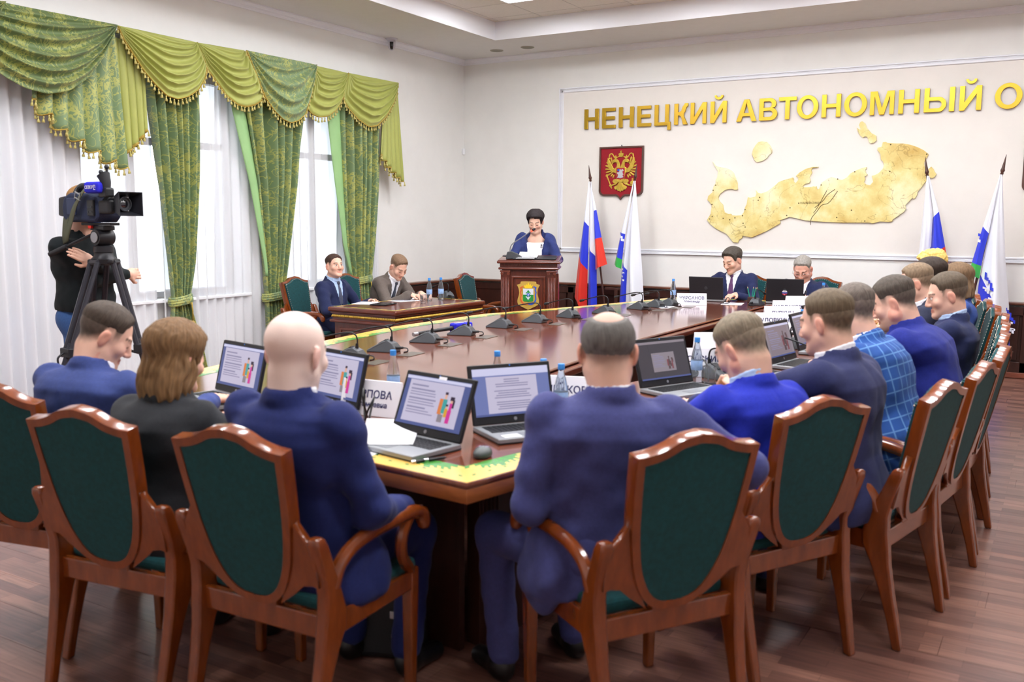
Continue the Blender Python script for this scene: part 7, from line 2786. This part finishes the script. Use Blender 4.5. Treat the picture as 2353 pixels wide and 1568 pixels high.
# presiding table
PEOPLE['P'] = sit('P', 'person with dark hair and purple tie presiding behind the black laptop', tl=0.92, s=1.13, dx=.0, dy=.14, lean=6, head=(-18, 20, 3), sh=.20, fat=.01, jacket=(40, 48, 94), hair='full', hcol=(78, 72, 66), front=True, tie=(84, 44, 92), hl=(-.18, .38, .84), hr=(.30, .44, .82), hand_l=(fwd(10), UP), hand_r=(fwd(-10), UP), gray=.2, seed=14, group=GN)
PEOPLE['Q'] = sit('Q', 'person with cropped grey hair, thin glasses and maroon tie looking down', tl=0.8, s=1.12, dx=0.05, dy=.12, lean=8, head=(8, 30, 0), sh=.205, fat=.03, jacket=(40, 48, 92), hair='receding', hcol=(150, 146, 140), front=True, tie=(104, 28, 52), hl=(-.2, .38, .83), hr=(.2, .38, .83), jowl=.01, seed=15, group=GN, skin=(228, 172, 152))
# side desk
PEOPLE['left1'] = person('person in a navy suit and grey tie looking up beside the side desk', .97, -3.89, math.radians(-86), s=1.0, tl=.80, lean=3, head=(-22, -8, 0), jacket=(38, 46, 88), hair='short', hcol=(68, 50, 42), front=True, shirt=SHIRTB, tie=(62, 68, 92), hl=(-.18, .34, .78), hr=(.14, .36, .74), closed=False, seed=16, back=-.15)
PEOPLE['left2'] = person('person in a taupe suit with cropped hair writing at the side desk', .99, -3.19, math.radians(-92), s=1.04, tl=.93, lean=30, head=(-12, 34, 0), jacket=(112, 100, 94), hair='short', hcol=(122, 98, 78), front=True, tie=(48, 54, 70), hl=(-.08, .56, .835), hr=(.10, .55, .835), hand_l=(fwd(25, -.1), UP, .5), hand_r=(fwd(-25, -.1), UP, .8), trousers=(100, 88, 82), seed=17)
# lectern
_p = onlect(.02, .70, 0)
PEOPLE['speaker'] = person('person with short black hair in a navy blazer speaking at the lectern', _p.x, _p.y, .43 + PI, vopen=0.04, s=1.0, stand=True, lean=5, head=(-4, 22, 0), sh=0.165, fat=0.02, jacket=(44, 58, 120), hair='pixie', hcol=(42, 36, 38), fem=True, front=True, shirt=SHIRTW,
                           hl=(-.17, .44, 1.20), hr=(.17, .44, 1.20), hand_l=(fwd(20, -.1), UP, .4), hand_r=(fwd(-20, -.1), UP, .4), trousers=(36, 44, 92), seed=18, collar=False, skin=(230, 188, 166), jowl=.006)
# cameraman
PEOPLE['cameraman'] = person('person in black fleece and blue jeans with folded arms behind the video camera', 1.77, -7.31, math.radians(-78), tl=1.03, s=1.04, stand=True, lean=2, head=(0, 6, 0), hoff=(0, 0, .055), sh=.20, fat=.02, jacket=(26, 33, 36), fleece=True, hemz=.05, vneck=False, hair='full', hcol=(150, 112, 70), shirt=None,
                             hl=(.15, .25, 1.33), hr=(-.17, .24, 1.24), elbow_l=(-1, .1, -.8), elbow_r=(1, .1, -.8), hand_l=((.8, -.25, .5), (.1, 1, .1), .15), hand_r=((-.9, .0, .0), (0, 1, .2), .3), trousers=(62, 104, 172), seed=19)
# ------------------------------------------------------------------ worn details


def on_body(i, p):
    """point given as (right, forward, up) in head-local units"""
    return i['H'] + i['Rh'] @ (np.array(p) * i['s'])


def glasses(i):
    mb = MB()
    for s in (-1, 1):
        ring = [tuple(on_body(i, (s * .033 + .022 * math.cos(a), .106 - .004 * abs(math.cos(a)), -.004 + .017 * math.sin(a)))) for a in np.linspace(0, 2 * PI, 19)]
        mb.tube(ring, .0014, 5, caps=False)
        mb.tube([tuple(on_body(i, p)) for p in ((s * .055, .104, .002), (s * .079, .088, .004), (s * .084, .0, .008))], .0014, 5)
    mb.tube([tuple(on_body(i, p)) for p in ((-.011, .110, 0), (.011, .110, 0))], .0014, 5)
    mb.build('glasses', CHROME, i['body'], smooth=True)


glasses(PEOPLE['Q'])


def lapel_pin(i, x, h, m=GOLD):
    P, u, fw, rt = i['P'], i['u'], i['fw'], i['rt']
    c = P + u * h + rt * x + fw * (.122 - abs(x) * .12)
    mb = MB()
    mb.cur = 0
    mb.box(tuple(c), (.022, .012, .016))
    mb.build('lapel_pin', m, i['body'], bevel=.002)


lapel_pin(PEOPLE['P'], -.085, .42 * .92, WHITE_P)
lapel_pin(PEOPLE['Q'], -.085, .42 * .80, WHITE_P)
i = PEOPLE['speaker']
c = i['P'] + i['u'] * .42 - i['rt'] * .075 + i['fw'] * .128
mb = MB()
mb.ball(tuple(c), (.010, .006, .014), 8, 6)
mb.ball(tuple(c + np.array((0, 0, -.022))), (.016, .006, .007), 8, 6)
mb.build('brooch', SILVER, i['body'], smooth=True)
S_, el, wr, sg = PEOPLE['F']['A']['l']
for nm_, t0, t1, r, m in (('watch_strap', .90, .99, .031, CHROME),):
    MB().tube([tuple(el + (wr - el) * t_) for t_ in (t0, t1)], r, 16).build('wristwatch', m, PEOPLE['F']['body'], smooth='angle')
S_, el, wr, sg = PEOPLE['P']['A']['l']
MB().tube([tuple(el + (wr - el) * t_) for t_ in (.975, 1.03)], .030, 14).build('wristwatch', BLACK, PEOPLE['P']['body'], smooth='angle')
# zips of the fleece
i = PEOPLE['cameraman']
ZIP = mat('zip_leather', (128, 84, 66), .6)
for x, h0, h1, d in ((0.0, .40, .52, .130), (.10, .10, .22, .135)):
    c0, c1 = (i['P'] + i['u'] * h + i['rt'] * x + i['fw'] * d for h in (h0, h1))
    MB().tube([tuple(c0), tuple(c1)], .006, 6).build('zip', ZIP, i['body'])
q = []
for t_ in np.linspace(-1.25, 1.25, 17):
    q.append(tuple(on_body(i, (.088 * math.sin(t_), -.012, .05 + .095 * math.cos(t_)))))
MB().tube(q, .011, 8).build('headphone_band', BLACK, i['body'], smooth=True)
for s in (-1, 1):
    MB().ball(tuple(on_body(i, (s * .092, -.005, .0))), (.028, .04, .042), 12, 8).build('ear_cup', BLACK2, i['body'], smooth=True)
MB().ball(tuple(on_body(i, (0, .066, -.075))), (.05, .052, .05), 14, 10).build('face_mask', mat('mask_blue', (44, 72, 150), .8), i['body'], smooth=True)

# ------------------------------------------------------------------ video camera on its tripod
TP_ = Vector((2.18, -7.42, 0))
tri = empty('tripod', TP_, label='black broadcast tripod with pan handle in front of the cameraman', cat='tripod')
TB = mat('tripod_black', (38, 38, 43), .4, metal=.2)
TD = mat('tripod_tube', (58, 58, 66), .35, metal=.4)
MB().lathe([(.045, 1.32), (.075, 1.33), (.08, 1.36), (.06, 1.38), (.055, 1.40), (.062, 1.405), (.062, 1.44), (.05, 1.445)], 20).build('bowl', TB, tri, smooth='angle')
MB().box((0, 0, 1.345), (.17, .12, .03), Matrix.Rotation(.5, 3, 'Z')).build('crown', TB, tri, bevel=.01)
R_az = math.atan2(R_.y, R_.x)
for k, az in enumerate((R_az + .05, R_az + 2.25, R_az - 2.15)):
    d = Vector((math.cos(az), math.sin(az), 0))
    n = Vector((-d.y, d.x, 0))
    q_ = .72 if k == 0 else 1.0
    a, b, f_ = Vector((0, 0, 1.34)) + d * .07, Vector((0, 0, .78)) + d * .28 * q_, Vector((0, 0, .02)) + d * .56 * q_
    mb = MB()
    for s in (-1, 1):
        mb.tube([a + n * .037 * s, b + n * .032 * s], .018, 8)
    mb.tube([a - n * .045, a + n * .045], .02, 8)
    mb.build('leg', TD, tri, smooth='angle')
    MB().tube([b + (a - b) * .1, f_], .019, 8).build('lower_leg', TD, tri, smooth='angle')
    mb = MB()
    mb.box(tuple(b), (.05, .10, .06), Matrix.Rotation(az, 3, 'Z'))
    mb.build('clamp', TB, tri, bevel=.006)
    MB().tube(smooth_path([b + d * .03, b + d * .07 + Vector((0, 0, -.03)), b + d * .06 + Vector((0, 0, -.09))], 4), .007, 6).build('clamp_lever', TB, tri, smooth=True)
    MB().tube([Vector((0, 0, .80)), b + (f_ - b) * .05], .009, 6).build('spreader', TB, tri, smooth='angle')
    MB().ball(tuple(f_), (.03, .03, .02), 10, 6).build('foot', BLACK2, tri, smooth=True)
RYP = Matrix.Rotation(PI / 2, 3, 'X')
MB().lathe([(.01, -.06), (.05, -.058), (.055, -.03), (.055, .03), (.05, .058), (.01, .06)], 22, (0, 0, 1.50), RYP).build('fluid_head', TB, tri, smooth='angle')
MB().lathe([(.01, 0), (.034, 0), (.034, .004), (.005, .005)], 20, (0, -.062, 1.50), RYP).build('head_badge', mat('badge_grey', (150, 152, 158), .4), tri)
MB().box((0, 0, 1.56), (.14, .085, .03)).build('camera_plate', TB, tri, bevel=.006)
MB().box((-.02, -.0, 1.585), (.30, .07, .018)).build('slide_plate', TB, tri, bevel=.004)
MB().box((-.05, -.05, 1.565), (.03, .02, .018)).build('red_catch', mat('red_catch', (220, 40, 30), .4), tri, bevel=.003)
h0, h1, h2 = Vector((-.03, -.05, 1.52)), Vector((-.13, -.10, 1.47)), Vector((-.33, -.16, 1.385))
MB().tube([h0, h1, h2], .010, 8).build('pan_handle', TB, tri, smooth='angle')
MB().tube([h1 + (h2 - h1) * .35, h2], .017, 10).build('handle_grip', BLACK2, tri, smooth='angle')

vc = empty('video_camera', TP_ + Vector((0, 0, 1.596)), rz=-.05, label='broadcast video camera with a navy cover, square lens hood and blue microphone on the tripod', cat='video camera')
NAVY = mat('navy_cover', (36, 46, 74), .75, bump=.25, bscale=90, var=.12)
mb = MB().prism([(-.31, .03), (-.28, .0), (.05, .0), (.09, .03), (.10, .10), (.07, .165), (-.02, .185), (-.22, .19), (-.29, .165), (-.315, .10)], -.085, .085, 'y')
mb.build('body', NAVY, vc, bevel=.022, segs=3)
MB().box((-.19, -.088, .10), (.10, .012, .11)).build('side_panel', mat('navy_panel', (48, 60, 92), .6), vc, bevel=.005)
MB().box((.03, -.09, .09), (.07, .02, .10)).build('control_panel', BLACK, vc, bevel=.006)
ct = MB()
for k in range(6):
    ct.box((.012 + .018 * (k % 3), -.102, .065 + .03 * (k // 3)), (.010, .006, .010))
ct.build('buttons', GREY_PL, vc)
mb = MB().prism([(-.40, .04), (-.31, .03), (-.31, .17), (-.39, .16)], -.06, .06, 'y')
mb.build('battery', BLACK, vc, bevel=.012)
RXF = Matrix.Rotation(PI / 2, 3, 'Y')
MB().lathe([(.03, .0), (.05, .0), (.052, .05), (.046, .055), (.046, .10), (.05, .105), (.05, .15), (.042, .16)], 22, (.08, 0, .115), RXF).build('lens_barrel', BLACK, vc, smooth='angle')
MB().box((.15, -.06, .095), (.12, .05, .085)).build('zoom_grip', BLACK2, vc, bevel=.016, segs=3)
# square hood: thin walls flaring forward
hd = MB()
w0, w1 = .048, .075
x0, x1 = .22, .315
for (s, t_) in ((0, 1), (0, -1), (1, 0), (-1, 0)):
    def q(x, w, a, inner):
        ww = w - (.005 if inner else 0)
        if s == 0:
            return (x, a * ww * 1.12, .115 + t_ * ww)
        return (x, s * ww * 1.12, .115 + a * ww)
    vs = [q(x0, w0, -1, 0), q(x0, w0, 1, 0), q(x1, w1, 1, 0), q(x1, w1, -1, 0), q(x0, w0, -1, 1), q(x0, w0, 1, 1), q(x1, w1, 1, 1), q(x1, w1, -1, 1)]
    hd.add(vs, [(0, 1, 2, 3), (7, 6, 5, 4), (2, 6, 7, 3), (0, 4, 5, 1), (1, 5, 6, 2), (0, 3, 7, 4)])
hd.build('lens_hood', mat('hood_black', (30, 31, 38), .45), vc)
MB().lathe([(.046, 0), (.046, .03), (.040, .032), (.036, .02)], 26, (.225, 0, .115), RXF).build('filter_ring', GREY_PL, vc, smooth='angle')
MB().lathe([(.036, 0), (.034, .008), (.022, .015), (.004, .018)], 24, (.232, 0, .115), RXF).build('front_glass', mat('lens_glass', (18, 22, 30), .04, coat=1.0, spec=.9), vc, smooth=True)
MB().tube(smooth_path([(-.24, .0, .18), (-.22, 0, .225), (-.12, 0, .235), (.0, 0, .235), (.06, 0, .215), (.07, 0, .17)], 4), .016, 8, flat=(1, 1.4)).build('top_handle', BLACK, vc, smooth='angle')
MB().tube([(.06, -.04, .20), (.19, -.06, .19)], .022, 12).build('viewfinder_mount', BLACK, vc, smooth='angle')
MB().box((.19, -.085, .185), (.09, .06, .06)).build('viewfinder', BLACK, vc, bevel=.012)
MB().tube([(.195, -.085, .21), (.19, -.085, .245), (.185, -.087, .27), (.175, -.09, .295)], [.026, .032, .034, .040], 16).build('eyecup', BLACK2, vc, smooth='angle')
mic_ = MB().box((.12, -.115, .215), (.155, .066, .072))
mic_.build('microphone_foam', RUBLUE, vc, bevel=.020, segs=3)
t_ = text_mesh('foam_logo', 'СЕВЕР', .028, WHITE_P, vc, .0006, (.108, -.1495, .215), (PI / 2, 0, 0))
lg = MB()
for (xa, xb, za, zb) in ((.036, .040, .230, .260), (.036, .056, .256, .260), (.036, .056, .230, .234), (.052, .056, .242, .260)):
    lg.box(((xa + xb) / 2 + .12, -.1495, (za + zb) / 2 - .03), (xb - xa, .0012, zb - za))
lg.build('foam_mark', WHITE_P, vc)
ar = MB()
ar.tube([(0.060, -.03, 0.215), (0.060, -.03, 0.280)], .008, 8)
ar.tube([(0.060, -.03, 0.280), (0.130, -.035, 0.295)], .008, 8)
ar.tube([(0.060, -.03, 0.305), (0.130, -.035, 0.315)], .008, 8)
ar.tube([(0.130, -.035, 0.280), (0.130, -.035, 0.345)], .008, 8)
for c in ((0.060, -.03, 0.280), (0.060, -.03, 0.315), (0.130, -.035, 0.305), (0.130, -.035, 0.345)):
    ar.ball(c, .015, 10, 7)
ar.build('accessory_arm', BLACK, vc, smooth='angle')
OLV = mat('strap_olive', (88, 90, 72), .85, bump=.3, bscale=300)
sp = smooth_path([(.03, -.09, .235), (-.02, -.105, .19), (-.10, -.115, .10), (-.15, -.12, .0), (-.20, -.12, -.09), (-.235, -.11, -.13), (-.26, -.10, -.08), (-.27, -.08, .03), (-.255, -.06, .13)], 5)
P_ = [[(p.x - .0 + .030 * s, p.y - .004 * abs(s), p.z + .010 * s) for s in (-1, 0, 1)] for p in sp]
o = MB().grid(P_).build('shoulder_strap', OLV, vc, smooth=True)
o.modifiers.new('thickness', 'SOLIDIFY').thickness = .004
bk = MB()
for (dx, dz, w, h) in ((0, .018, .055, .006), (0, -.018, .055, .006), (-.026, 0, .006, .04), (.026, 0, .006, .04)):
    bk.box((-.072 + dx, -.116, .165 + dz), (w, .008, h), Matrix.Rotation(.35, 3, 'Y'))
bk.build('buckle', SILVER, vc)
